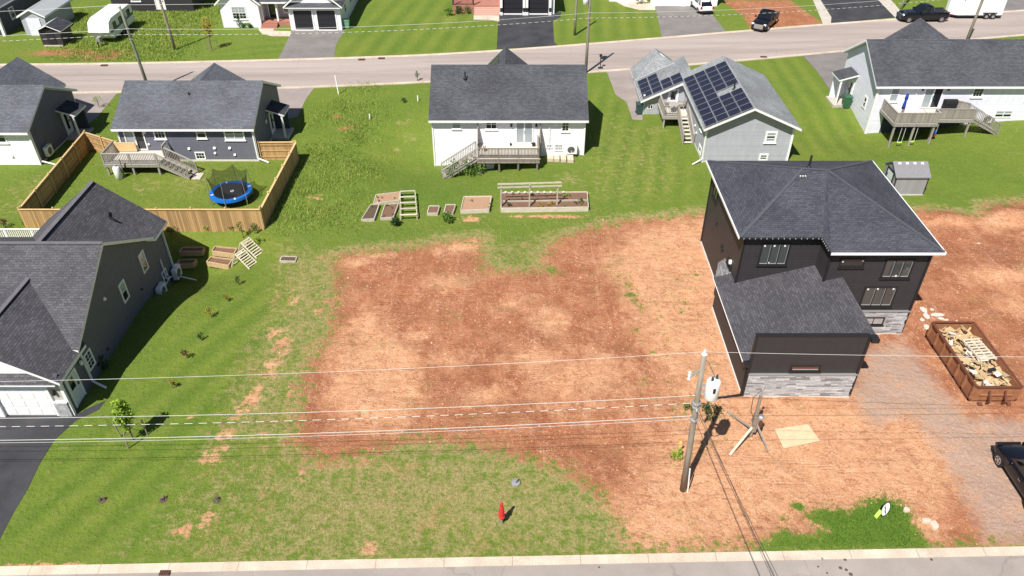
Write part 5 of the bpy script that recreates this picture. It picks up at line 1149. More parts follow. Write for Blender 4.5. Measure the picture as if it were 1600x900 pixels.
def street_house_dark():
    t = empty('navy_house', (-58,96,0), 'dark navy house at the top left across the street', 'house')
    RM = ['shingle_dark','trim_white']
    b = MB(); b.prism([(-68,-.2),(-58.3,-.2),(-58.3,3.2),(-63,5.9),(-68,3.2)],'y',88,104); b.build('wall','siding_navy',t); gable_y(t,-68,-58.3,88,104,3.4,6.1,['shingle_bluegrey','trim_white'])
    corner(t,-58.3,88,0,3.2,'trim_white',.3); window(t,'right',-58.3,90.3,91.3,1.1,2.4,1,2); window(t,'front',88,-61,-59.6,.5,2.4,2,2,'trim_white',('glass_curtain',),.2)
    t = empty('grey_garden_shed', (-54.5,91,0), 'grey shed with metal roof beside the navy house', 'shed')
    b = MB(); b.prism([(-55.9,-.1),(-53.2,-.1),(-53.2,2.3),(-54.5,3.0),(-55.9,2.3)],'y',88.2,94.5); b.build('wall','siding_grey',t); gable_y(t,-55.9,-53.2,88.2,94.5,2.35,3.05,['roof_metal','trim_white'],ohx=.25,ohf=.25,ohb=.25)
    b = MB(); b.box(-55.3,-53.8,88.12,88.21,0,1.9); b.build('door','siding_pale',t)
    t = empty('small_dark_shed', (-51,85.6,0), 'small dark shed with pale roof near the travel trailer', 'shed')
    b = MB(); b.box(-52.2,-49.9,84.6,87,.12,1.9); b.build('wall','siding_black',t); MB().slab([(-52.5,84.3,1.75),(-51.05,84.3,2.4),(-51.05,87.3,2.4),(-52.5,87.3,1.75)],.1).build('roof_slope',['roof_metal','trim_white'],t); MB().slab([(-51.04,84.3,2.4),(-49.6,84.3,1.75),(-49.6,87.3,1.75),(-51.04,87.3,2.4)],.1).build('roof_slope',['shingle_dark','trim_white'],t)
    b = MB(); b.box(-52.1,-50.0,84.5,84.7,0,.14); b.build('skid','concrete',t); b = MB(); b.box(-51.5,-50.6,84.55,84.61,.2,1.7); b.build('door','door_black',t)
    t = empty('charcoal_house', (-45,104,0), 'charcoal house at the top edge behind the sheds', 'house'); b = MB(); b.box(-49.5,-39.5,97,106,-.2,3.2); b.build('wall','siding_black',t); gable_x(t,-49.5,-39.5,97,106,3.4,6,['shingle_dark','trim_white']); window(t,'front',97,-47,-45.8,1.2,2.4,1,2); door(t,'front',97,-44,-43,.2,2.3)
plain('plastic_green_pale', (.16,.33,.22), .5)
plain('roof_metal', (.52,.54,.55), .5, metal=.3, var=.1)
street_house_garage(); street_house_porch(); street_house_white(); street_house_dark()

# ---------------------------------------------------------------- poles and wires
def pole(name, base, top, r0, r1, mat, label, cat='utility pole', group=None):
    t = empty(name, base, label, cat, group); b = MB(); p, q = Vector(base), Vector(top)
    b.tube([p-Vector((0,0,.3)),p.lerp(q,.35),p.lerp(q,.7),q],[r0,r0*.65+r1*.35,r0*.3+r1*.7,r1],12); b.build('shaft',mat,t,smooth=True); return t
pb = at(1067,766); ptop = Vector((pb.x-.27,pb.y+.05,8.7))
up = pole('utility_pole', pb, ptop, .16,.105,'wood_pole','weathered wooden utility pole with white transformer on the bare lot','utility pole')
def onp(z): return pb.lerp(ptop, z/8.7)
q = onp(6.9)+Vector((.52,-.18,0)); tr = MB().lathe([(.05,-.52),(.27,-.5),(.3,-.45),(.3,.42),(.27,.5),(.1,.55)],q,20).build('transformer','plastic_white',up,smooth=True)
for dx,dy in ((-.1,-.05),(.12,.08)): MB().lathe([(.05,0),(.06,.06),(.035,.1),(.06,.14),(.03,.24)],(q.x+dx,q.y+dy,q.z+.52),8).build('bushing','metal_dark',tr)
MB().box(q.x-.06,q.x+.04,q.y-.33,q.y-.29,q.z+.05,q.z+.3).build('marking','plastic_black',tr)
b = MB(); b.bar(onp(6.95),q+Vector((-.2,.08,.1)),.08,.1); b.bar(onp(6.6),q+Vector((-.2,.08,-.3)),.08,.1); b.build('bracket','galvanised',up)
b = MB(); b.bar(onp(7.9),onp(7.55)+Vector((-.5,-.1,0)),.06,.08); b.build('cutout_arm','galvanised',up); MB().lathe([(.03,-.25),(.07,-.2),(.05,-.1),(.07,0),(.05,.1),(.07,.2),(.03,.25)],onp(7.55)+Vector((-.52,-.1,.05)),10).build('fuse_cutout','plastic_white',up)
MB().lathe([(.11,0),(.13,.05),(.06,.12),(.05,.25)],onp(8.68),10).build('pin_insulator','plastic_white',up)
for z,r in ((5.9,.2),(5.7,.2),(4.9,.2)):
    MB().lathe([(r*.8,-.05),(r,-.04),(r,.04),(r*.8,.05)],onp(z),12).build('band_clamp','galvanised',up)
for k,z in enumerate((5.95,5.55)): MB().lathe([(.05,0),(.08,.05),(.05,.12)],onp(z)+Vector((0,-.2,0)),8).build('spool_insulator','metal_grey',up)
b = MB(); b.tube([onp(1.7)+Vector((.14,-.12,0)),onp(0)+Vector((.2,-.14,0))],.035,6); b.build('cable_guard','plastic_white',up)
b = MB(); b.tube([q+Vector((0,0,.7)),onp(8.0)+Vector((.25,0,.2)),onp(8.55)],.012,5); b.tube([q+Vector((0,-.25,-.35)),onp(6.2)+Vector((.3,-.2,-.3)),onp(5.9)+Vector((.1,-.15,0))],.02,5); b.build('drop_lead','wire_dark',up)
def wire(name, pts, r, mat, label, cat='power line', group=None):
    o = pts[0]; w = MB().tube(pts, r, 5).build(name, mat, None, loc=o); return tag(w, label, cat, group)
def span(p, q, sag, n=24):
    p, q = Vector(p), Vector(q); return [p.lerp(q,i/n)-Vector((0,0,4*sag*(i/n)*(1-i/n))) for i in range(n+1)]
def line_z(px, py, y):
    u = (px-800)/FPX; v = (py-450)/FPX; d = (u, cP-v*sP, -sP-v*cP); t = y/d[1]; return Vector((d[0]*t, y, CAMH+d[2]*t))
def run(z0, lpy, rpy, r, mat, labels, dy=0.0, sag=.45):
    """one conductor fixed at the pole and carried on to the next poles left and right"""
    a = onp(z0)+Vector((0,dy,0))
    for lbl,(px,py),xe in zip(labels,((0,lpy),(1600,rpy)),(-32.0,49.0)):
        if lbl is None: continue
        yy = a.y+.0222*(-24 if px == 0 else 22); w = line_z(px,py,yy)
        f = (w.x-a.x)/(xe-a.x); ze = a.z+(w.z-a.z+4*sag*f*(1-f))/f
        wire('overhead_wire', span(a,(xe,a.y+.0222*(xe-a.x),ze),sag), r, mat, lbl, group='wires along the front road')
run(8.85,593,553,.008,'wire_pale',('top overhead wire left of the near pole, highest on the poles','top overhead wire right of the near pole passing the black house'))
run(6.35,650,632,.011,'wire_pale',('second overhead wire from the top, left of near pole',None)); run(6.35,650,632,.008,'wire_dark',(None,'upper dark overhead wire right of the near pole, below the top one'))
run(5.9,663,640,.010,'cable_lashed',('dashed looking lashed cable left of the near pole',None))
run(5.1,684,643,.013,'wire_pale',('upper of the twin lowest cables left of near pole',None)); run(5.1,684,641,.008,'wire_dark',(None,'lower dark overhead wire right of the near pole'))
run(5.0,688,649,.008,'wire_pale',('lower of the twin lowest cables left of near pole',None),-.08)
for k,(e,z0) in enumerate((((10.2,6.5,6.6),5.8),((10.7,6.5,6.4),5.55),((9.7,6.5,6.2),5.0))):
    wire('service_wire', span(onp(z0),e,.25), .012, 'wire_dark', ['leftmost thin service wire from near pole across the road','middle thin service wire from near pole across the road','rightmost thin service wire from near pole across the road'][(1,2,0)[k]], group='service wires crossing the front road')
# poles along the back street
backp = []
for (bx,by,tz,lean,mat,lbl,px) in ((-35.6,71.9,8.2,(-.45,0),'wood_pole_green','green grey wooden pole behind the slate blue house',0),(7.6,76.6,9.4,(.0,0),'wood_pole','pale wooden pole behind the white house roof',0),(50.2,84.2,9.4,(.5,.3),'wood_pole','pale wooden pole in front of the cargo trailer',0),
                                ):
    backp.append((bx,by,tz,lean)); t = pole('utility_pole',(bx,by,0),(bx+lean[0],by+lean[1],tz),.16,.11,mat,lbl); MB().lathe([(.1,0),(.13,.05),(.06,.12),(.05,.22)],(bx+lean[0],by+lean[1],tz),8).build('pin_insulator','plastic_white',t)
    if bx == 7.6:
        c = Vector((bx-.42,by-.1,7.5)); MB().lathe([(.2,-.5),(.28,-.45),(.28,.42),(.1,.52)],c,14).build('transformer','plastic_white',t,smooth=True)
    for z in (6.2,5.2): MB().lathe([(.12,-.05),(.16,-.04),(.16,.04),(.12,.05)],(bx+lean[0]*z/tz,by+lean[1]*z/tz,z),8).build('band_clamp','galvanised',t)
pole('utility_pole',at(274,78),at(274,78)+Vector((-.35,0,7.6)),.15,.11,'wood_pole','grey wooden pole on grass right of the travel trailer')
pole('utility_pole',at(898,55),at(898,55)+Vector((0,.2,7.8)),.15,.11,'wood_pole','wooden pole standing on the lawn across the street')
pole('utility_pole',at(1408,14),at(1408,14)+Vector((.4,.1,8)),.15,.11,'galvanised','pale pole at the top edge behind the dark pickup')
ends = [(-84,69,8.4,(0,0))]+backp+[(92,94,9.4,(0,0))]
nm = ['far left','left','middle','right']
zl = [[8.2,8.2,9.0,9.2,9.2],[6.2,6.2,6.2,6.2,6.2],[5.75,5.75,5.75,5.75,5.75]]
for k,(h,r,mat,what) in enumerate(((0,.014,'wire_pale','top wire'),(1,.014,'wire_pale','middle wire'),(2,.014,'cable_lashed','lashed lower cable'))):
    for s in range(4):
        a, c = ends[s], ends[s+1]
        wire('overhead_wire', span((a[0],a[1]-.15*k,zl[k][s]+(.15 if k == 0 else 0)),(c[0],c[1]-.15*k,zl[k][s+1]+(.15 if k == 0 else 0)),.55), r, mat, f'{what} along the back street, {nm[s]} span', group='wires along the back street')

# ---------------------------------------------------------------- wooden fence
def fence(p, q, label, h=1.6, inside=1, rails=False, group='wooden fence runs round the slate blue house yard'):
    """single boards nailed to rails between posts"""
    p, q = Vector((p[0],p[1],0)), Vector((q[0],q[1],0)); t = empty('wooden_fence', (p+q)/2, label, 'fence', group)
    d = (q-p); L = d.length; d.normalize(); n = Vector((-d.y,d.x,0))*inside; ang = math.atan2(d.y,d.x)
    m = int(L/.145)
    for k in range(m):
        c = p+d*((k+.5)*L/m); piece('board','wood_fence',t,(c.x,c.y,h/2-.17+random.uniform(-.015,.015)),(L/m-.012,.02,h+.26),(0,0,ang))
    k = max(1,round(L/2.3))
    for i in range(k+1):
        c = p+d*(L*i/k)+n*.06; piece('post','wood_fence_top',t,(c.x,c.y,h/2+.08),(.1,.1,h+.16),(0,0,ang))
    for z in (.3,.85,1.35):
        b = MB(); b.bar(p+n*.035+Vector((0,0,z)),q+n*.035+Vector((0,0,z)),.04,.09); b.build('rail','wood_fence',t)
    b = MB(); b.bar(p+Vector((0,0,h+.01)),q+Vector((0,0,h+.01)),.15,.04); b.build('cap_rail','wood_fence_top',t)
    return t
fence((-35.1,46.95),(-17.95,46.95),'long front run of the wooden fence, boards facing the camera')
fence((-35.1,47.15),(-36.0,59.5),'left run of wooden fence receding towards the white house',inside=-1)
fence((-17.9,47.15),(-17.75,57.6),'right run of wooden fence receding beside the weedy strip',inside=1)
fence((-35.9,59.4),(-32.4,57.55),'short back run of wooden fence beside the slate blue house deck',inside=-1); fence((-20.85,57.55),(-17.95,57.6),'short wooden fence between slate blue house and right fence run',inside=-1)

# ---------------------------------------------------------------- garden beds
def bed(name, pts, h, label, soil='soil', mat='bed_white', cat='garden bed', group='raised garden beds', stems=0):
    w = [at(*p) for p in pts]; z0 = min(v.z for v in w)-.05; c = sum(w,Vector())/len(w); t = empty(name,(c.x,c.y,c.z),label,cat,group)
    for i in range(len(w)):
        p, q_ = w[i], w[(i+1)%len(w)]; b = MB(); b.bar((p.x,p.y,c.z+h/2-.02),(q_.x,q_.y,c.z+h/2-.02),.06,h); b.build('side_board',mat,t)
    b = MB(); b.add([(v.x,v.y,c.z+h*.72) for v in w],[tuple(range(len(w)))]); b.build('soil',soil,t)
    for _ in range(stems):
        a = random.random(); e = random.random(); p = w[0].lerp(w[1],a).lerp(w[3].lerp(w[2],a),e); leaves(t,(p.x,p.y,c.z+h+.06),.13,.1,18,.07,random.choice(('leaf_bright','leaf_mid')),'plant')
    return t
bed('garden_bed',[(565,346),(585,346),(593,323),(580,323)],.25,'low weedy garden bed at the left end of the row','soil_dark',stems=3)
bed('garden_bed',[(584,320),(624,317),(626,305),(588,307)],.25,'pale wooden bed behind, beside the slatted cold frame','soil_pale',stems=4)
bed('garden_bed',[(595,344),(615,343),(623,322),(602,323)],.25,'narrow bed with green seedlings left of the slatted cold frame','soil',stems=5)
bed('garden_bed',[(668,337),(684,337),(687,326),(671,326)],.28,'smaller square bed right of the slatted cold frame','soil')
bed('garden_bed',[(694,336),(708,336),(712,324),(697,324)],.28,'small square bed next to the round bush','soil')
bed('garden_bed',[(720,334),(764,332),(768,312),(725,313)],.35,'wide bed of pale soil with straw in the row','soil_pale',stems=4)
def slat_frame():
    w = [at(626,344),at(652,343),at(649,306),at(626,307)]; c = sum(w,Vector())/4; t = empty('cold_frame',c,'pale slatted wooden cold frame standing over its bed','cold frame')
    for k in range(5):
        e = k/4; p, q_ = w[0].lerp(w[3],e), w[1].lerp(w[2],e); b = MB(); b.bar(p+Vector((0,0,.45)),q_+Vector((0,0,.45)),.16,.04); b.build('slat','bed_white',t)
        if k in (0,4):
            for v in (p,q_): piece('leg','bed_white',t,(v.x,v.y,v.z+.22),(.07,.07,.45))
    for a,e in ((w[0],w[3]),(w[1],w[2])): b = MB(); b.bar(a+Vector((0,0,.38)),e+Vector((0,0,.38)),.06,.1); b.build('side_rail','bed_white',t)
slat_frame()
big = bed('garden_bed',[(783,332),(919,330),(917,306),(783,308)],.42,'long two row raised bed under the white trellis','soil','bed_white',stems=12)
p, q_ = at(783,321), at(918,319); b = MB(); b.bar(p+Vector((0,0,.2)),q_+Vector((0,0,.2)),.06,.42); b.build('divider','bed_white',big)
for (x,y,m,r) in ((905,323,'leaf_dark',.35),(885,312,'leaf_bright',.4),(860,326,'leaf_gold',.3),(845,328,'leaf_gold',.25),(795,327,'leaf_dark',.2),(830,312,'leaf_mid',.2)):
    c = at(x,y); leaves(big,(c.x,c.y,c.z+.45),r,r*.5,70,.09,m,'plant')
for k in range(10):
    c = at(790+k*10,309); piece('marker','plastic_white',big,(c.x,c.y,c.z+.5),(.14,.05,.14))
def trellis():
    pts = [at(783,330),at(826,331),at(870,309)]; base = [at(783,316),at(826,330),at(871,314)]; t = empty('garden_trellis',base[1],'white wooden trellis of posts and rails over the long bed','trellis')
    hs = []
    for p,h in zip((at(783,328),at(827,328),at(870,325)),(2.0,2.2,1.95)): piece('post','bed_white',t,(p.x,p.y,p.z+h/2),(.1,.1,h)); hs.append(Vector((p.x,p.y,p.z+1.95)))
    for o,z in ((-.08,0),(.42,.0)):
        b = MB(); b.bar(hs[0]+Vector((-.25,o,z)),hs[2]+Vector((.3,o,z)),.05,.12); b.build('rail','bed_white',t)
trellis()
RB = 'raised beds beside the slate house'
bed('garden_bed',[(282,402),(318,402),(321,391),(287,391)],.4,'shaded soil bed nearest the slate house wall','soil','wood_new',group=RB); bed('garden_bed',[(278,421),(304,421),(309,410),(282,410)],.4,'shaded soil bed in front, by the slate house','soil','wood_new',group=RB)
bed('garden_bed',[(334,403),(367,403),(371,391),(338,391)],.4,'rear sunlit bed of red soil beside the slatted climbing frame','soil','wood_new',group=RB); bed('garden_bed',[(326,420),(358,420),(364,408),(332,408)],.4,'front sunlit bed of red soil beside the slatted climbing frame','soil','wood_new',group=RB)
bed('garden_bed',[(438,411),(462,410),(464,403),(441,404)],.18,'small white framed bed alone on the lawn','soil_dark','bed_white')
def a_frame(px0,px1,label):
    """two slatted ladders leaning together"""
    a, c = at(*px0), at(*px1); t = empty('slatted_ladder',(a+c)/2,label,'plant frame','slatted frames on the slate house lawn'); top = a+Vector((.35,.25,.95))
    d = Vector((c.x-a.x,c.y-a.y,0)); sd_ = Vector((.35,.62,0))*1.1
    for o in (Vector(),sd_):
        b = MB(); b.bar(a+o*.0+o,top+o,.05,.1); b.build('side_rail','wood_pale',t); b = MB(); b.bar(top+o,c+o,.05,.1); b.build('side_rail','wood_pale',t)
    for k in range(8):
        p = top.lerp(c,(k+.3)/8); b = MB(); b.bar(p-Vector((0,0,-.03)),p+sd_+Vector((0,0,.03)),.10,.03); b.build('slat','wood_pale',t)
    for k in range(3):
        p = a.lerp(top,(k+.5)/3.2); b = MB(); b.bar(p,p+sd_,.08,.03); b.build('slat','wood_pale',t)
a_frame((362,418),(390,421),'nearer slatted wooden plant frame beside the red soil beds'); a_frame((371,400),(401,404),'farther slatted wooden plant frame beside the red soil beds')

# ---------------------------------------------------------------- trampoline, tank, shed, bins
def trampoline():
    c = at(364,312); t = empty('trampoline',c,'round trampoline with blue pad and black safety net','trampoline'); r = 1.55; zt = .75
    b = MB(); b.lathe([(0,zt),(r-.28,zt),(r-.28,zt-.01),(0,zt-.01)],c,40); b.build('jumping_mat','canvas_black',t)
    b = MB(); n = 48
    for k in range(n):
        a, e = 2*math.pi*k/n, 2*math.pi*(k+1)/n
        for (r0,z0),(r1,z1) in (((r-.3,zt+.03),(r,zt+.05)),((r,zt+.05),(r+.03,zt-.16))): b.add([(c.x+r0*math.cos(a),c.y+r0*math.sin(a),c.z+z0),(c.x+r0*math.cos(e),c.y+r0*math.sin(e),c.z+z0),(c.x+r1*math.cos(e),c.y+r1*math.sin(e),c.z+z1),(c.x+r1*math.cos(a),c.y+r1*math.sin(a),c.z+z1)],[(0,1,2,3)])
    b.build('pad','trampoline_blue',t,smooth=True)
    for k in range(4): a = .5+k*math.pi/2; piece('pad_strap','plastic_white',t,(c.x+(r-.15)*math.cos(a),c.y+(r-.15)*math.sin(a),c.z+zt+.055),(.24,.1,.02),(0,0,a))
    MB().tube([(c.x+.12*math.cos(a)+.1,c.y+.12*math.sin(a),c.z+zt+.012) for a in np.linspace(0,2*math.pi,17)],.016,5).build('mat_mark','plastic_white',t)
    tops = []
    for k in range(6):
        a = math.pi/6+k*math.pi/3; u = Vector((math.cos(a),math.sin(a),0)); p = c+u*(r-.02)
        MB().tube([p,p+Vector((0,0,zt-.05))],.03,6).build('leg','galvanised',t)
        tp = p+Vector((0,0,2.3))+u*(-.05); tops.append(tp); MB().tube([p+u*.06+Vector((0,0,.25)),p+u*.06+Vector((0,0,zt+.2)),tp],.024,6).build('net_pole','metal_grey',t)
    for k in range(6):
        a, e = tops[k], tops[(k+1)%6]; b = MB(); m = 10
        if k == 4: continue
        for i in range(m+1):
            f = i/m; s = 4*f*(1-f); p = a.lerp(e,f)-Vector((0,0,.38*s)); an = math.atan2(p.y-c.y,p.x-c.x); b.v += [tuple(p),(c.x+(r-.3)*math.cos(an),c.y+(r-.3)*math.sin(an),c.z+zt)]
        for i in range(m): b.f.append([2*i,2*i+2,2*i+3,2*i+1]); b.m.append(0)
        b.build('net','net',t,fix=False)
trampoline()
c = at(187,279); t = empty('propane_tank',c,'white upright tank beside the slate blue house deck','tank'); MB().lathe([(.2,0),(.28,.05),(.28,.95),(.2,1.08),(.06,1.12)],c,16).build('vessel','plastic_white',t,smooth=True); MB().lathe([(.12,0),(.12,.12),(.05,.14)],(c.x,c.y,c.z+1.1),10).build('valve_cap','metal_grey',t); piece('stand','wood_grey',t,(c.x+.32,c.y+.2,.8),(.1,.1,1.6))
def plastic_shed():
    t = empty('plastic_shed',(30.6,52.6,0),'small grey resin garden shed behind the black house','shed'); x0,x1,y0,y1 = 29.3,31.75,51.75,53.9
    b = MB(); b.prism([(y0,0),(y1,0),(y1,1.65),((y0+y1)/2,2.3),(y0,1.65)],'x',x0,x1); b.build('wall','shed_plastic',t)
    ym = (y0+y1)/2
    for s,ya,yb in ((1,y0-.12,ym-.4),(2,ym+.4,y1+.12)): MB().slab([(x0-.12,ya,1.6 if s == 1 else 2.12),(x1+.1,ya,1.6 if s == 1 else 2.12),(x1+.1,yb,2.12 if s == 1 else 1.6),(x0-.12,yb,2.12 if s == 1 else 1.6)],.08,0,0).build('roof_slope',['shed_roof'],t)
    MB().slab([(x0-.12,ym-.41,2.12),(x1+.1,ym-.41,2.12),(x1+.1,ym,2.36),(x0-.12,ym,2.36)],.08,0,0).build('roof_top',['shed_roof'],t); MB().slab([(x0-.12,ym+.001,2.36),(x1+.1,ym+.001,2.36),(x1+.1,ym+.41,2.12),(x0-.12,ym+.41,2.12)],.08,0,0).build('roof_top',['shed_roof'],t)
    for k in range(4): piece('skylight','plastic_white',t,(x0+.35+k*.58,ym-.2,2.27),(.2,.16,.03),(.5,0,0))
    b = MB(); b.box(x0-.06,x1+.06,y0-.08,y1,-.05,.06); b.build('floor','concrete_grey',t); door(t,'left',x0,52.3,53.3,.08,1.6,'door_pale','trim_black',2,handle=True)
    for x in (x0,x1): piece('corner_trim','plastic_black',t,(x,y0,.85),(.07,.07,1.6))
plain('shed_roof', (.20,.20,.215), .6); plastic_shed()
def bin_(loc, mat, label, s=1.0):
    t = empty('wheelie_bin',loc,label,'bin','wheelie bins'); x,y,z = loc
    MB().add([(x-.24*s,y-.27*s,z+.08),(x+.24*s,y-.27*s,z+.08),(x+.24*s,y+.27*s,z+.08),(x-.24*s,y+.27*s,z+.08),(x-.31*s,y-.36*s,z+1.0*s),(x+.31*s,y-.36*s,z+1.0*s),(x+.31*s,y+.36*s,z+1.0*s),(x-.31*s,y+.36*s,z+1.0*s)],[(3,2,1,0),(4,5,6,7),(0,1,5,4),(1,2,6,5),(2,3,7,6),(3,0,4,7)]).build('tub',mat,t)
    MB().prism([(y-.4*s,z+1.0*s),(y+.4*s,z+1.0*s),(y+.38*s,z+1.06*s),(y,z+1.12*s),(y-.38*s,z+1.06*s)],'x',x-.33*s,x+.33*s).build('lid',mat,t)
    for d in (-.27,.27): b = MB(); b.tube([(x+d*s-.03,y+.28*s,z+.1),(x+d*s+.03,y+.28*s,z+.1)],.1,12); b.build('wheel','tyre',t)
b_ = at(998,178); bin_((b_.x,b_.y,0),'plastic_teal','dark teal wheelie bin beside the solar house'); b_ = at(1320,168); bin_((b_.x,b_.y,b_.z),'plastic_green','green wheelie bin against the pale house wall',1.1); b_ = at(543,44); bin_((b_.x,b_.y,0),'plastic_green_pale','light green wheelie bin beside the black garage doors')


# ---------------------------------------------------------------- vehicles
def loft(sections, mat, name, root, smooth=True, subsurf=2):
    b = MB(); n = len(sections[0])
    for s in sections: b.v += s
    for i in range(len(sections)-1):
        for k in range(n-1): b.f.append([i*n+k,i*n+k+1,(i+1)*n+k+1,(i+1)*n+k]); b.m.append(0)
        b.f.append([i*n+n-1,i*n,(i+1)*n,(i+1)*n+n-1]); b.m.append(0)
    b.f.append(list(range(n))[::-1]); b.m.append(0); e = (len(sections)-1)*n; b.f.append([e+k for k in range(n)]); b.m.append(0)
    return b.build(name, mat, root, smooth=smooth, subsurf=subsurf)
def vehicle(name, label, cat, loc, rz, L, Wd, kind, paint, group='parked vehicles'):
    """x forward; a lofted body, glass house with painted roof and pillars, wheels with tyres and rims, lamps"""
    t = empty(name, loc, label, cat, group, rz, True); w = Wd/2; h = L/2; wr = .36 if kind != 'hatch' else .33; lo = .26
    belt = {'pickup':1.12,'suv':1.02,'hatch':.93}[kind]; hood = {'pickup':1.10,'suv':.98,'hatch':.90}[kind]; top = {'pickup':1.86,'suv':1.68,'hatch':1.5}[kind]
    if kind == 'pickup': prof = [(-h,.55,.95),(-h+.06,lo+.12,belt-.02),(-h+.5,lo,belt),(-h*.3,lo,belt),(h*.28,lo,belt),(h*.36,lo,hood+.02),(h-.55,lo,hood-.02),(h-.14,lo+.05,hood-.14),(h,lo+.2,.85)]
    else: prof = [(-h,.5,.85),(-h+.08,lo+.1,belt+.02),(-h+.5,lo,belt+.04),(-h*.2,lo,belt),(h*.38,lo,belt-.02),(h*.46,lo,hood),(h-.55,lo,hood-.1),(h-.16,lo+.05,hood-.26),(h,lo+.16,.62)]
    secs = []
    for i,(x,z0,z1) in enumerate(prof):
        ww = w*(.86 if i in (0,len(prof)-1) else (.95 if i in (1,len(prof)-2) else 1.0)); zm = (z0+z1)/2
        secs.append([(x,-ww*.86,z0),(x,-ww*.98,z0+.12),(x,-ww,zm),(x,-ww*.97,z1-.07),(x,-ww*.85,z1),(x,0,z1+.03),(x,ww*.85,z1),(x,ww*.97,z1-.07),(x,ww,zm),(x,ww*.98,z0+.12),(x,ww*.86,z0),(x,0,z0)])
    body = loft(secs, paint, 'body', t)
    c0, c1 = {'pickup':(-h*.30,h*.36),'suv':(-h+.12,h*.44),'hatch':(-h+.14,h*.46)}[kind]; r0, r1 = {'pickup':(c0+.16,c1-.85),'suv':(c0+.42,c1-.95),'hatch':(c0+.62,c1-.95)}[kind]
    zb = belt-.06; wb, wt = w*.90, w*.70
    base = [(c0,-wb*.96,zb),(c1,-wb*.90,zb),(c1,wb*.90,zb),(c0,wb*.96,zb)]; tp = [(r0,-wt,top-.05),(r1,-wt,top-.05),(r1,wt,top-.05),(r0,wt,top-.05)]
    MB().add(base+tp,[(3,2,1,0),(4,5,6,7),(0,1,5,4),(1,2,6,5),(2,3,7,6),(3,0,4,7)]).build('window_glass','glass_car',t)
    rs = []
    for x,z in ((r0-.12,top-.09),(r0+.1,top),((r0+r1)/2,top+.03),(r1-.15,top),(r1+.08,top-.08)): rs.append([(x,-wt*1.04,z-.06),(x,-wt*.9,z),(x,0,z+.02),(x,wt*.9,z),(x,wt*1.04,z-.06),(x,0,z-.07)])
    loft(rs, paint, 'roof', t, subsurf=1)
    for s in (-1,1):
        for (a,bb) in (((c1,s*wb*.90,zb),(r1,s*wt,top-.06)),((c0,s*wb*.96,zb),(r0,s*wt,top-.06)),((c0+(c1-c0)*.42,s*wb*.95,zb),((r0+r1)/2-.1,s*wt,top-.06))): b = MB(); b.bar(a,bb,.085,.07); b.build('pillar',paint,t)
        b = MB(); b.box(c1-.42,c1-.2,min(s*(w+.02),s*(w+.2)),max(s*(w+.02),s*(w+.2)),zb+.04,zb+.2); b.build('mirror',paint,t)
        for x in (h-wr-.5, -h+wr+.55):
            wl_ = MB(); wl_.tube([(x,s*(w-.22),wr),(x,s*(w+.015),wr)],wr,20); ty = wl_.build('wheel','tyre',t); b = MB()
            b.tube([(x,s*(w-.1),wr),(x,s*(w+.028),wr)],wr*.62,16); b.build('rim','rim',ty)
            for k in range(5): a = k*2*math.pi/5; piece('spoke_gap','tyre',ty,(x+wr*.38*math.cos(a),s*(w+.025),wr+wr*.38*math.sin(a)),(.09,.02,.09),(0,-a,0))
            ar = MB(); n = 14
            for k in range(n):
                a, e = math.pi*k/n, math.pi*(k+1)/n
                for r_a,r_b,yy in ((wr+.015,wr+.08,w+.006),): ar.add([(x+r_a*math.cos(a),s*yy,wr+r_a*math.sin(a)),(x+r_a*math.cos(e),s*yy,wr+r_a*math.sin(e)),(x+r_b*math.cos(e),s*(yy-.01),wr+r_b*math.sin(e)),(x+r_b*math.cos(a),s*(yy-.01),wr+r_b*math.sin(a))],[(0,1,2,3)])
            ar.build('wheel_arch','plastic_black',t,fix=False)
        b = MB(); b.box(h-.22,h-.06,s*w*.74-.15,s*w*.74+.12,.66 if kind != 'pickup' else .8,.8 if kind != 'pickup' else .98); b.build('headlight','lamp_glass' if kind != 'suv' else 'glass_dark',t)
        b = MB(); b.box(-h-.005,-h+.1,s*w*.82-.12,s*w*.82+.1,.72,.98); b.build('tail_light','lamp_red',t)
        for x in (c0+(c1-c0)*.62,c0+(c1-c0)*.25): b = MB(); b.box(x-.1,x+.1,min(s*w,s*(w+.03)),max(s*w,s*(w+.03)),zb-.14,zb-.10); b.build('door_handle',paint if kind != 'suv' else 'chrome',t)
    b = MB(); b.box(h-.06,h+.015,-w*.55,w*.55,.42,.72 if kind != 'pickup' else .92); b.build('grille','dark_grille' if kind != 'pickup' else 'chrome',t)
    b = MB(); b.box(-h-.02,-h+.04,-.26,.26,.55,.67); b.build('number_plate','plastic_white',t)
    MB().box(-h-.02,-h+.2,-w*.7,w*.7,.30,.50).build('bumper','plastic_black',t); MB().box(h-.2,h+.02,-w*.6,w*.6,.26,.42).build('bumper','plastic_black',t)
    if kind == 'pickup':
        b = MB(); b.box(-h+.14,c0-.08,-w*.78,w*.78,belt-.02,belt+.035); b.build('bed_liner','plastic_black',t)
        for s in (-1,1): b = MB(); b.box(-h+.08,c0-.05,min(s*w*.8,s*w*.93),max(s*w*.8,s*w*.93),belt-.02,belt+.08); b.build('bed_rail',paint,t)
    return t
vehicle('parked_car','black hatchback cut off by the right edge on the gravel','car',(24.95,23.78,.0),R(90),4.55,1.82,'suv','car_black')
vehicle('pickup_truck','black pickup truck hitched to the white cargo trailer','pickup',(49.35,93.5,.03),R(183),5.75,1.95,'pickup','car_black')
vehicle('pickup_truck','black pickup parked on red soil across the street, facing camera','pickup',(29.9,91.4,.0),R(-122),5.2,1.9,'pickup','car_black')
vehicle('parked_car','white hatchback parked on the grey driveway across the street','car',(23.6,97.6,.015),R(97),4.3,1.8,'hatch','car_white')
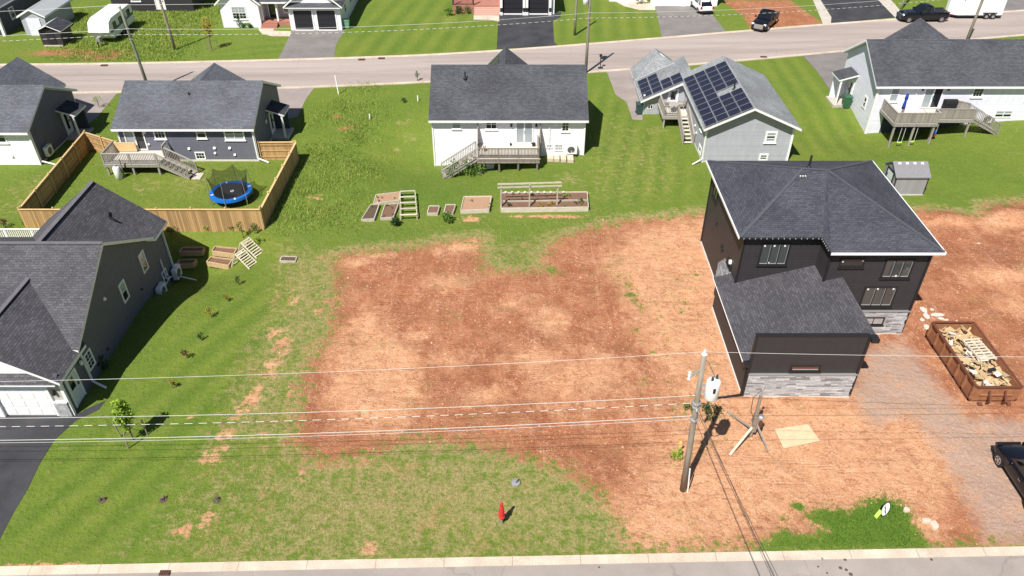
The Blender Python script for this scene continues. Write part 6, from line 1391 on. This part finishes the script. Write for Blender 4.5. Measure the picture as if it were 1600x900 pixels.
def cargo_trailer():
    x0,x1,y0,y1 = 53.9,59.2,94.0,96.1; t = empty('cargo_trailer',(56.5,95,0),'white enclosed cargo trailer behind the black pickup','trailer')
    b = MB(); b.prism([(x0,y0),(x1,y0),(x1,y1),(x0,y1),(x0-1.0,(y0+y1)/2+.3),(x0-1.0,(y0+y1)/2-.3)],'z',.45,2.5); b.build('body','trailer_white',t)
    b = MB(); b.prism([(x0-.05,y0-.04),(x1+.03,y0-.04),(x1+.03,y1+.04),(x0-.05,y1+.04),(x0-1.04,(y0+y1)/2+.34),(x0-1.04,(y0+y1)/2-.34)],'z',.34,.46); b.build('frame','metal_dark',t)
    b = MB(); b.bar((x0-.9,(y0+y1)/2,.42),(x0-1.9,(y0+y1)/2,.45),.14,.1); b.build('hitch','metal_dark',t); piece('roof_hatch','metal_grey',t,(56,95,2.54),(.5,.5,.08))
    for s,y in ((0,y0),(1,y1)):
        for x in (57.3,58.1):
            o = -.06 if s == 0 else .06; b = MB(); b.tube([(x,y+o-.14,.34),(x,y+o+.06,.34)],.34,18); wh = b.build('wheel','tyre',t); b = MB(); b.tube([(x,y+o*1.2-.15,.34),(x,y+o*1.2+.07,.34)],.17,12); b.build('rim','rim',wh)
        b = MB(); b.box(56.85,58.55,y-.1,y+.1,.70,.78); b.build('mudguard','metal_dark',t)
    for x in (55.0,56.2): piece('seam','metal_grey',t,(x,y0-.004,1.45),(.03,.012,2.0))
    piece('side_lamp','lamp_red',t,(54.2,y0-.02,2.2),(.1,.04,.08)); door(t,'back',y1,54.4,55.2,.5,2.2,'trailer_white','trailer_white',1)
cargo_trailer()
def travel_trailer():
    x0,x1 = -46.95,-44.65; t = empty('travel_trailer',(-45.8,88.5,0),'white travel trailer with teal stripe on the grass across the street','trailer')
    b = MB(); b.prism([(85.4,.75),(85.0,1.4),(85.5,2.35),(86.3,2.6),(91.3,2.6),(91.7,2.3),(91.8,.6),(85.8,.5)],'x',x0,x1); b.build('body','trailer_white',t)
    b = MB(); b.prism([(85.5,1.15),(85.42,1.4),(91.76,1.62),(91.76,1.35)],'x',x1+.002,x1+.02); b.build('stripe','stripe_teal',t)
    for y0,z0 in ((86.3,1.55),(87.9,1.6),(90.2,1.7)): window(t,'right',x1,y0,y0+.75,z0-.1,z0+.5,1,1,'trim_black',('glass_dark',),.06,sill=False)
    door(t,'right',x1,88.9,89.55,.7,2.35,'trailer_white','metal_grey',1)
    for x,y in ((-45.8,87.6),(-45.4,89.6),(-46.3,90.6)): piece('roof_vent','plastic_white',t,(x,y,2.64),(.45,.45,.1))
    for y in (88.3,89.1):
        b = MB(); b.tube([(x1-.2,y,.33),(x1+.03,y,.33)],.33,16); wh = b.build('wheel','tyre',t); b = MB(); b.tube([(x1-.1,y,.33),(x1+.045,y,.33)],.17,12); b.build('rim','rim',wh)
        b = MB(); b.tube([(x0-.03,y,.33),(x0+.2,y,.33)],.33,16); b.build('wheel','tyre',t)
    b = MB(); b.bar((-45.8,85.5,.5),(-45.8,83.9,.5),.12,.12); b.build('hitch','metal_dark',t); MB().box(-46.0,-45.6,84.3,84.9,.5,1.0).build('gas_locker','metal_grey',t); piece('jack','metal_dark',t,(-45.8,84.1,.35),(.08,.08,.7))
travel_trailer()

# ---------------------------------------------------------------- rusty skip full of building waste
def skip():
    x0,x1,y0,y1 = 24.8,27.15,29.5,34.9; H_ = 1.15; t = empty('waste_skip',(26,32.2,0),'rusty orange roll off skip full of building waste','skip')
    b = MB(); b.box(x0+.12,x1-.12,y0,y1,.1,.16); b.build('floor','rust_dark',t)
    for nm_,(a,c_,d,e) in (('side_wall',(x0,x0+.06,y0,y1)),('side_wall',(x1-.06,x1,y0,y1)),('end_wall',(x0+.061,x1-.061,y0,y0+.06)),('end_wall',(x0+.061,x1-.061,y1-.06,y1))): MB().box(a,c_,d,e,.14,H_).build(nm_,'rust',t)
    for k in range(7):
        y = y0+.08+k*(y1-y0-.16)/6
        for x,s in ((x0,-1),(x1,1)): b = MB(); b.box(min(x,x+s*.13),max(x,x+s*.13),y-.06,y+.06,.14,H_-.05); b.build('rib','rust',t)
    for x,s in ((x0,-1),(x1,1)):
        b = MB(); b.bar((x+s*.03,y0,H_),(x+s*.03,y1,H_),.14,.1); b.build('top_rail','rust_dark',t); b = MB(); b.bar((x+s*.06,y0,.2),(x+s*.06,y1,.2),.14,.12); b.build('bottom_rail','rust_dark',t)
    for y in (y0,y1): b = MB(); b.bar((x0,y,H_),(x1,y,H_),.12,.1); b.build('top_rail','rust_dark',t)
    b = MB(); b.bar((x0+.3,y0-.02,.6),(x1-.3,y0-.02,.6),.1,.1); b.build('end_rib','rust',t)
    for x in (25.55,26.4): b = MB(); b.bar((x,y0-.02,.9),(x,y0-.35,.45),.1,.1); b.bar((x,y0-.35,.45),(x,y0-.2,.12),.1,.1); b.build('hook_bar','rust_dark',t)
    for x in (25.2,26.75): b = MB(); b.tube([(x-.1,y0-.2,.1),(x+.1,y0-.2,.1)],.1,12); b.build('roller','rust_dark',t)
    b = MB(); n = 14; mk = [[(x0+.07+(x1-x0-.14)*i/n, y0+.07+(y1-y0-.14)*j/(n*2), .72+.16*math.sin(i*1.3+j*.9)*math.cos(j*.7)+random.uniform(-.05,.05)) for i in range(n+1)] for j in range(2*n+1)]
    for j in range(2*n+1): b.v += mk[j]
    for j in range(2*n):
        for i in range(n): b.f.append([j*(n+1)+i,j*(n+1)+i+1,(j+1)*(n+1)+i+1,(j+1)*(n+1)+i]); b.m.append(0)
    o = b.build('rubble_heap','cardboard',None,loc=(26,32,.8)); tag(o,'mixed rubble filling the rusty skip','rubble',kind='stuff')
    # loose waste on top
    def waste(nm_, mat, size, n, label, cat, zr=(.85,1.15), tilt=.25):
        for _ in range(n):
            c = (random.uniform(x0+.35,x1-.35),random.uniform(y0+.35,y1-.35),random.uniform(*zr)); s = [v*random.uniform(.7,1.3) for v in size]
            o = piece(nm_,mat,None,c,s,(random.uniform(-tilt,tilt),random.uniform(-tilt,tilt),random.uniform(0,3.14))); tag(o,label,cat,'waste in the rusty skip')
    waste('wood_offcut','wood_new',(.6,.07,.035),46,'pale wood offcut lying in the rusty skip','offcut'); waste('drywall_piece','drywall',(.4,.28,.015),12,'white drywall scrap lying in the rusty skip','scrap'); waste('cardboard_piece','cardboard',(.45,.32,.02),22,'brown cardboard scrap lying in the rusty skip','scrap'); waste('foam_piece','foam_white',(.28,.2,.05),7,'white foam scrap lying in the rusty skip','scrap'); waste('dark_offcut','wood_pole',(.5,.06,.04),14,'dark wood offcut lying in the rusty skip','offcut'); waste('black_wrap','canvas_black',(.35,.25,.05),6,'black plastic scrap lying in the rusty skip','scrap')
    t2 = empty('wooden_pallet',(26.35,32.5,1.12),'wooden pallet lying on top of the waste in the skip','pallet',None,.12,True)
    for k in range(8): piece('slat','wood_pale',t2,(0,-.8+k*.23,.1),(1.0,.13,.025))
    for x in (-.45,0,.45): piece('bearer','wood_pale',t2,(x,0,.04),(.08,1.75,.09))
skip()
def flat_scrap(px, py, w, d, mat, label, name='foam_scrap', h=.035, rz=None, cat='scrap', group='pale scraps on the soil by the skip'):
    c = at(px,py); n = 7; b = MB(); pts = [(w/2*math.cos(2*math.pi*k/n)*random.uniform(.75,1.15),d/2*math.sin(2*math.pi*k/n)*random.uniform(.75,1.15)) for k in range(n)]
    b.v = [(c.x+x,c.y+y,.0) for x,y in pts]+[(c.x+x*.92,c.y+y*.92,h) for x,y in pts]+[(c.x,c.y,h*1.15)]
    for k in range(n): b.f += [[k,(k+1)%n,n+(k+1)%n,n+k],[n+k,n+(k+1)%n,2*n]]; b.m += [0,0]
    o = b.build(name,mat,None,loc=(c.x,c.y,c.z+.01)); o.location.z = c.z+.02; return tag(o,label,cat,group)
for k,(x,y,w,d) in enumerate(((1436,476,.7,.4),(1443,484,.4,.7),(1447,494,.4,.6),(1464,492,.9,.35),(1449,512,.45,.6),(1478,500,.4,.2),(1441,500,.3,.3),(1470,498,.4,.25),(1456,484,.3,.2))): flat_scrap(x,y,w,d,'foam_white','white insulation scrap strewn between black house and skip')
flat_scrap(1523,379,.95,.22,'foam_white','long white board lying on the soil at far right',name='white_board',group=None); flat_scrap(1559,492,.3,.3,'foam_white','small white scrap on red soil above the skip',group=None)
for k,(x,y,w,d,l) in enumerate(((1446,815,.55,.28,'larger pale stone slab beside the green grass patch'),(1459,822,.4,.5,'jagged pale stone beside the green grass patch'),(1416,798,.35,.3,'rounded pale stone at the edge of the green patch'))): flat_scrap(x,y,w,d,'rock_pale',l,name='stone',h=.12,cat='stone',group='pale stones by the green patch')

# ---------------------------------------------------------------- small things on the lot
pl = [at(1210,672),at(1262,664),at(1281,690),at(1224,702)]; b = MB(); b.slab([(p.x,p.y,.07) for p in pl],.03,0,0); tag(b.build('plywood_sheet','plywood',None,loc=sum(pl,Vector())/4),'pale plywood sheet lying flat on the soil','plywood sheet')
def temp_service():
    c = at(1172,683); t = empty('temporary_power_post',c,'temporary wooden power post propped by boards before the black house','power post'); top = Vector((c.x-.04,c.y-.05,3.1))
    b = MB(); b.bar(c-Vector((0,0,.2)),top,.13,.13); b.build('post','wood_pole',t); b = MB(); b.bar((c.x+.02,c.y-.02,.9),at(1140,712)+Vector((0,0,.05)),.12,.05); b.build('brace','wood_pale',t); b = MB(); b.bar((c.x+.05,c.y,1.2),at(1200,706)+Vector((0,0,.05)),.05,.1); b.build('brace','wood_grey',t)
    b = MB(); b.bar(at(1137,645)+Vector((0,0,.06)),(c.x,c.y+.05,.6),.06,.1); b.build('brace','wood_grey',t); b = MB(); b.bar((c.x+.02,c.y-.12,.5),(c.x+.06,c.y-.14,1.6),.26,.04,up=(0,1,0)); b.build('meter_board','wood_pole',t)
    MB().lathe([(.12,0),(.15,.04),(.15,.2),(.09,.24)],(c.x+.24,c.y-.1,1.45),12).build('meter','metal_grey',t); MB().lathe([(.03,0),(.03,.3),(.08,.34),(.06,.45),(.02,.47)],top,8).build('weatherhead','galvanised',t)
    MB().tube([top+Vector((0,0,.4)),top+Vector((-.4,-.1,-.1)),top+Vector((-.35,-.1,-1.0)),top+Vector((-.1,-.05,-1.6))],.02,5).build('cable','wire_dark',t)
    MB().box(c.x+.2,c.x+.36,c.y-.2,c.y,.95,1.3).build('breaker_box','rust_dark',t)
temp_service()
c = at(784,818); t = empty('fire_hydrant',c,'red hydrant marker standing in dry grass before the lot','hydrant')
MB().lathe([(.05,-.05),(.055,.02),(.055,.42),(.04,.43)],c,12).build('stem','metal_grey',t); MB().lathe([(.06,.40),(.13,.44),(.15,.50),(.15,.58),(.125,.62),(.115,1.0),(.10,1.18),(.07,1.24),(.055,1.30),(.075,1.36),(.075,1.46),(.045,1.54),(.015,1.56)],c,14).build('barrel','paint_red',t)
for s in (-1,1): b = MB(); b.tube([(c.x+s*.09,c.y,c.z+.8),(c.x+s*.17,c.y,c.z+.8)],.05,10); b.build('hose_outlet','paint_red',t)
c = at(806,755); t = empty('valve_cover',c,'small grey valve cover set in the dry grass','valve cover'); MB().lathe([(.2,0),(.24,.03),(.22,.1),(.1,.14)],c,12).build('lid','rock_grey',t); b = MB(); b.bar((c.x+.02,c.y-.08,.15),(c.x+.16,c.y+.12,.15),.05,.04); b.build('key_slot','plastic_black',t)
def oval_sign():
    c = at(1378,808); t = empty('oval_sign',c,'white oval sign on a lime green stand in the grass patch','sign'); an = R(-25); u = Vector((math.cos(an),math.sin(an),0)); n_ = Vector((math.sin(an),-math.cos(an),0))
    def disc(w,h,th,zc,off,mat,nm_,par):
        b = MB(); k = 28; r = [u*(w*math.cos(2*math.pi*i/k))+Vector((0,0,zc+h*math.sin(2*math.pi*i/k))) for i in range(k)]
        b.v = [tuple(c+p+n_*(off-th/2)) for p in r]+[tuple(c+p+n_*(off+th/2)) for p in r]; b.f = [list(range(k)),list(range(k,2*k))]+[[i,(i+1)%k,k+(i+1)%k,k+i] for i in range(k)]; b.m = [0]*(k+2); return b.build(nm_,mat,par)
    f = disc(.17,.52,.03,.60,0,'plastic_black','rim',t); p = disc(.135,.46,.02,.61,.02,'plastic_white','panel',t)
    g = MB(); pts = [(-.20,.42),(-.13,.2),(-.03,.08),(.02,-.1),(.10,-.2),(.17,-.42),(.10,-.36),(.0,-.22),(-.07,-.02),(-.16,.12)]
    b = MB(); k = len(pts); b.v = [tuple(c+u*x*.5+Vector((0,0,.63+z*.85))+n_*.033) for x,z in pts]+[tuple(c+u*x*.5+Vector((0,0,.63+z*.85))+n_*.038) for x,z in pts]; b.f = [list(range(k)),list(range(k,2*k))]+[[i,(i+1)%k,k+(i+1)%k,k+i] for i in range(k)]; b.m = [0]*(k+2); b.build('emblem','plastic_black',p)
    b = MB(); b.bar(c+u*-.2+Vector((-.12,-.1,.0)),c+u*-.15+Vector((0,0,.4)),.16,.05); b.build('stand','paint_lime',t)
oval_sign()
c = at(1057,712); t = empty('marker_stake',c,'thin yellow survey stake by the near pole','stake'); b = MB(); b.bar(c,c+Vector((.08,0,1.0)),.05,.05); b.build('stake','paint_yellow',t); b = MB(); b.bar(c+Vector((.08,0,.9)),c+Vector((.10,.05,1.0)),.1,.03); b.build('flag','paint_yellow',t)
c = at(529,147); tag(MB().bar(c,c+Vector((-.1,0,1.9)),.1,.06).build('white_stake','trim_white',None,loc=c),'tall white stake in the weeds by the back street','stake')
for x,y,l in ((578,187,'short white peg right of the weedy mound'),(653,158,'short pale peg left of the white house roof')): c = at(x,y); tag(MB().bar(c,c+Vector((0,0,.55)),.09,.09).build('white_peg','trim_white',None,loc=c),l,'peg')
c = at(938,107); t = empty('mailbox',c,'dark mailbox post beside the back street kerb','mailbox'); MB().bar(c,c+Vector((-.05,0,1.3)),.08,.08).build('post','plastic_black',t); MB().box(c.x-.25,c.x+.25,c.y-.15,c.y+.15,.0,.12).build('base','plastic_black',t); MB().box(c.x-.17,c.x+.1,c.y-.12,c.y+.12,1.28,1.5).build('box','plastic_black',t)
for x,y,l in ((163,103,'rusty drain grate at the far kerb left'),(565,94,'left of two drain grates at the far kerb'),(596,92,'right of two drain grates at the far kerb'),(258,897,'rusty drain grate in the front kerb'),(1193,90,'rusty drain grate at near kerb behind solar house')):
    c = at(x,y); t = empty('drain_grate',(c.x,c.y,.09),l,'drain grate','kerb drains'); s = .45 if y > 500 else .7
    MB().box(c.x-s/2,c.x+s/2,c.y-s*.3,c.y+s*.3,.085,.1).build('frame','rust_dark',t)
    for k in range(5): piece('grate_bar','metal_dark',t,(c.x-s*.4+k*s*.2,c.y,.105),(s*.08,s*.5,.02))

# ---------------------------------------------------------------- plants
def sapling(px, py, h, r, mat, label, name='young_tree', n=70, size=.1, stakes=False, cat='young tree', group='saplings on the lawns'):
    c = at(px,py); t = empty(name,c,label,cat,group); b = MB(); b.tube([c,c+Vector((.03,.02,h*.5)),c+Vector((-.02,0,h))],[.035*h**.5,.025*h**.5,.008],6); b.build('trunk','bark',t)
    for k in range(4):
        a = random.random()*6.28; z = h*random.uniform(.35,.75); b = MB(); b.tube([c+Vector((0,0,z)),c+Vector((r*.8*math.cos(a),r*.8*math.sin(a),z+r*.7))],[.015,.006],5); b.build('limb','bark',t)
    leaves(t,c+Vector((0,0,h*.68)),r,h*.36,n,size,mat)
    if stakes:
        for a,tl in ((.6,0),(2.8,-.1),(4.7,.1)):
            p = c+Vector((.75*math.cos(a),.6*math.sin(a),0)); MB().bar(p,p+Vector((tl,0,1.1)),.05,.05).build('stake','wood_pole',t); q2 = p+Vector((tl,0,.95)); MB().tube([q2,c+Vector((0,0,.95))],.012,5).build('tie','wire_dark',t)
    return t
sapling(208,687,2.7,.42,'leaf_bright','taller young tree with stakes on the front lawn at left',n=700,size=.15,stakes=True); sapling(331,78,3.4,.6,'leaf_gold','young golden tree with stakes on the lawn across the street',n=300,size=.16,stakes=True)
for x,y,h,r,m,l in ((373,445,.7,.2,'leaf_dark','thin dark sapling, farthest of the row on the left lawn'),(356,471,.55,.2,'leaf_gold','small gold green sapling, second in the row on the left lawn'),(330,496,.8,.25,'leaf_gold','bronze leafed sapling, third in the row on the left lawn'),(314,532,.6,.2,'leaf_dark','dark little sapling in the middle of the row'),(292,560,.65,.22,'leaf_red','reddish sapling, fifth in the row on the left lawn'),(270,607,.6,.22,'leaf_gold','yellow green sapling, nearest of the row on the left lawn')):
    sapling(x,y,h,r,m,l,n=130,size=.065)
for x,y,h,r,m,l in ((262,352,1.2,.3,'leaf_red','dark red shrub at the slate house back corner'),(270,367,.7,.35,'leaf_mid','green shrub at the slate house back corner'),(325,360,.5,.3,'leaf_bright','bright bush before the fence, left one'),(365,360,.45,.28,'leaf_mid','small bush before the fence, middle one'),(380,372,1.3,.25,'leaf_mid','slender sapling before the fence near the slatted frames'),(403,380,.5,.4,'leaf_bright','bright bush right of the slatted frames'),(398,365,.9,.25,'leaf_mid','thin sapling before the fence at right end'),(165,358,.5,.3,'leaf_dark','dark shrub before the fence left of the slate roof'),(9,356,.7,.35,'leaf_red','dark red shrub at the left edge by the fence'),(43,352,.4,.3,'leaf_red','low dark red shrub beside the fence corner'),
                    (652,127,1.0,.3,'leaf_mid','little tree left of the white house roof'),(630,160,.5,.3,'leaf_dark','dark low plant on the lawn left of white house'),(155,168,1.2,.5,'leaf_bright','bright shrub between the two left back houses')):
    sapling(x,y,h,r,m,l,'shrub',170,.075,cat='shrub',group='shrubs in the gardens')
def bush(px,py,rx,rz,m,label,n=300,size=.12,ry=None,group='rounded bushes'):
    c = at(px,py); t = empty('bush',c,label,'bush',group); MB().tube([c,c+Vector((0,0,rz))],[.05,.02],6).build('stem','bark',t); leaves(t,c+Vector((0,0,rz*.8)),rx,rz*.75,n,size,m,'foliage',ry); return t
bush(700,347,.42,.55,'leaf_mid','round green bush in front of the small square bed'); bush(618,352,.38,.45,'leaf_dark','dark green bush in front of the slatted frame')
bush(712,273,.95,.75,'leaf_mid','leafy bushes at the foot of white house deck stairs, left part',500,.15); bush(738,271,.95,.8,'leaf_mid','leafy bush under the white house deck corner, right part',500,.15)
for x,y,l in ((375,43,'dark conical shrub at left of the white house across the street'),(398,41,'dark conical shrub beside the white porch')):
    c = at(x,y); t = empty('conical_shrub',c,l,'shrub','conical shrubs'); MB().tube([c,c+Vector((0,0,1.6))],[.06,.02],6).build('stem','bark',t)
    b = MB()
    for _ in range(260): z = random.random()**.8; a = random.random()*6.28; r = .4*(1-z)*random.uniform(.6,1.1); p = c+Vector((r*math.cos(a),r*math.sin(a),.1+1.6*z)); e = Vector((random.gauss(0,1),random.gauss(0,1),random.gauss(0,1))).normalized()*.1; f_ = e.cross(Vector((0,0,1))); b.add([p-e,p+f_,p+e],[(0,1,2)])
    b.build('foliage','leaf_dark',t,fix=False)
for x,y,r,m,l in ((381,43,.4,'leaf_mid','left grey green bush under the white house window'),(390,43,.4,'leaf_mid','right grey green bush under the white house window'),(702,24,.6,'leaf_mid','left bush before the brown porch'),(716,22,.6,'leaf_dark','middle bush before the brown porch'),(731,21,.6,'leaf_mid','right bush before the brown porch'),(1000,6,.7,'leaf_mid','left bush beside the white garage path'),(1012,5,.6,'leaf_bright','right bush beside the white garage path')): bush(x,y,r,r*1.1,m,l,220,.14,group='foundation bushes across the street')
bush(1110,650,.6,.5,'leaf_dark','dark weedy bush behind the near utility pole',240,.10); bush(1055,718,.4,.45,'leaf_bright','bright weed clump left of the near utility pole',160,.08); bush(1075,640,.4,.35,'leaf_mid','pale weed clump beyond the near utility pole',140,.08)
bush(163,575,.4,.7,'leaf_dark','dark shrub in the shade of the slate house wall',220,.1)
for k,(x,y,l) in enumerate(((160,782,'leftmost grey planted tuft on the front left lawn'),(255,781,'middle grey planted tuft on the front left lawn'),(339,782,'rightmost grey planted tuft on the front left lawn'))):
    c = at(x,y); t = empty('planted_tuft',c,l,'plant','planted tufts on the front left lawn'); MB().lathe([(.16,-.02),(.2,.01),(.12,.04),(.02,.05)],c,9).build('mulch','soil_dark',t); leaves(t,c+Vector((0,0,.12)),.16,.12,40,.07,'leaf_grey')

# ---------------------------------------------------------------- turf, weeds and clods
def blade_mat(name, green, straw, bias):
    m,n,l,b = newmat(name); sset(b,.8,.15)
    g = nd(n,'ShaderNodeNewGeometry'); tc = nd(n,'ShaderNodeTexCoord'); ns = nd(n,'ShaderNodeTexNoise', Scale=.7, Detail=5); l.new(tc.outputs['Object'], ns.inputs['Vector'])
    a = nd(n,'ShaderNodeMath', operation='MULTIPLY_ADD'); a.inputs[1].default_value=.7; l.new(g.outputs['Random Per Island'], a.inputs[0]); l.new(ns.outputs['Fac'], a.inputs[2])
    rp = nd(n,'ShaderNodeMapRange'); rp.inputs[1].default_value=.35+bias; rp.inputs[2].default_value=1.1+bias; l.new(a.outputs[0], rp.inputs[0])
    mx = nd(n,'ShaderNodeMix', data_type='RGBA'); l.new(rp.outputs[0], mx.inputs[0]); mx.inputs[6].default_value=c4(green); mx.inputs[7].default_value=c4(straw); l.new(mx.outputs[2], b.inputs['Base Color'])
    tr = nd(n,'ShaderNodeBsdfTranslucent'); l.new(mx.outputs[2], tr.inputs[0]); ms = nd(n,'ShaderNodeMixShader'); ms.inputs[0].default_value=.3
    l.new(b.outputs[0], ms.inputs[1]); l.new(tr.outputs[0], ms.inputs[2]); l.new(ms.outputs[0], n['Material Output'].inputs[0])
blade_mat('turf_green', (.115,.19,.022), (.27,.31,.06), 0); blade_mat('turf_dry', (.15,.19,.04), (.52,.42,.23), -.1); blade_mat('weed_green', (.13,.24,.03), (.36,.40,.10), 0)
def grow(name, n, box, weight, h, w, lean, mat, label, cat='grass'):
    x = np.random.uniform(box[0],box[1],n); y = np.random.uniform(box[2],box[3],n)
    k = np.random.rand(n) < grid_val(weight,x,y); k &= free(x,y) & (y > 20.05+.0222*x)
    for pl in ASPH: k &= ~inpoly(pl,x,y)
    x, y = x[k], y[k]; z = grid_val(zz,x,y); m = len(x)
    V, F = blades(x,y,z,h*np.random.uniform(.5,1.4,m),w*np.random.uniform(.6,1.4,m),lean); return scatter_mesh(name,V,F,mat,label,cat)
turf_w = np.clip(1-dirt*3.0,0,1)*(1-.7*np.clip(dry,0,1))
grow('grass', 170000, (-32,36,20,47), turf_w*(1-weed), .06,.028,.6,'turf_green','short mown green grass of the near lawns')
grow('dry_grass', 260000, (-16,8,20,50), np.clip(np.maximum(dry*(1-dirt*.8), dirt*(1-dirt)*1.2+.02*dirt),0,1), .08,.024,.9,'turf_dry','dry straw coloured grass round the bare lot')
blade_mat('patch_green', (.06,.16,.018), (.17,.28,.045), 0)
grow('grass', 60000, (8,24,20,27), patch, .12,.03,.6,'patch_green','thick green grass patch by the front kerb')
grow('weeds', 90000, (-20,-6,46,76), weed*np.clip(vnoise(.45,11)*2.2-.75,.06,1), .18,.055,.8,'weed_green','tall rough weeds in the strip between the gardens','weeds')
grow('weeds', 35000, (-62,-30,80,104), weed, .22,.10,.7,'weed_green','tall rough grass across the back street','weeds')
grow('weeds', 26000, (6,22,22,48), np.clip(tuft,0,1), .16,.05,.8,'weed_green','sparse weeds sprouting on the pale soil','weeds')
grow('grass', 90000, (-40,50,47,70), turf_w*(1-weed)*.6, .07,.05,.6,'turf_green','short mown grass of the back gardens')
def clods():
    n = 42000; x = np.random.uniform(-16,36,n); y = np.random.uniform(20.4,50,n); k = (np.random.rand(n) < grid_val(np.clip(dirt*1.1-.1,0,1)*(.25+.75*vnoise(.5,31)**2),x,y)) & free(x,y) & (y > 20.15+.0222*x); x, y = x[k], y[k]; z = grid_val(zz,x,y); m = len(x)
    s = np.random.uniform(.015,.045,m)*np.where(np.random.rand(m) < .04,2.0,1); base = np.array([(1,0,0),(0,1,0),(-1,0,0),(0,-1,0),(0,0,1.0)]); V = (base[None]*s[:,None,None]*np.random.uniform(.6,1.3,(m,5,1)))+np.stack([x,y,z],1)[:,None,:]
    F = np.array([(0,1,4),(1,2,4),(2,3,4),(3,0,4)])[None]+np.arange(m)[:,None,None]*5; scatter_mesh('soil_clods',V.reshape(-1,3),F.reshape(-1,3),'clod','crumbled clods and pebbles on the red soil','clods')
m_,n_,l_,b_2 = newmat('clod'); sset(b_2,.95,.15); g_ = nd(n_,'ShaderNodeNewGeometry'); mx_ = nd(n_,'ShaderNodeMix', data_type='RGBA'); l_.new(g_.outputs['Random Per Island'], mx_.inputs[0]); mx_.inputs[6].default_value=(.26,.10,.055,1); mx_.inputs[7].default_value=(.60,.38,.26,1); l_.new(mx_.outputs[2], b_2.inputs['Base Color'])
clods()
# dark tar crumbs on the front road
for k,(x,y) in enumerate(((1284,873),(1320,875),(1278,886),(1292,896),(1313,888),(1322,891),(1329,898),(1455,875),(936,887))):
    c = at(x,y); n = 6; r = random.uniform(.04,.1); b = MB(); b.lathe([(r,0),(r*.8,.02),(r*.2,.035)],(c.x,c.y,.03),7); tag(b.build('dirt_lump','soil_dark',None,loc=(c.x,c.y,.03)),'dark crumb of dirt lying on the front road','dirt lump','dirt crumbs on the front road')
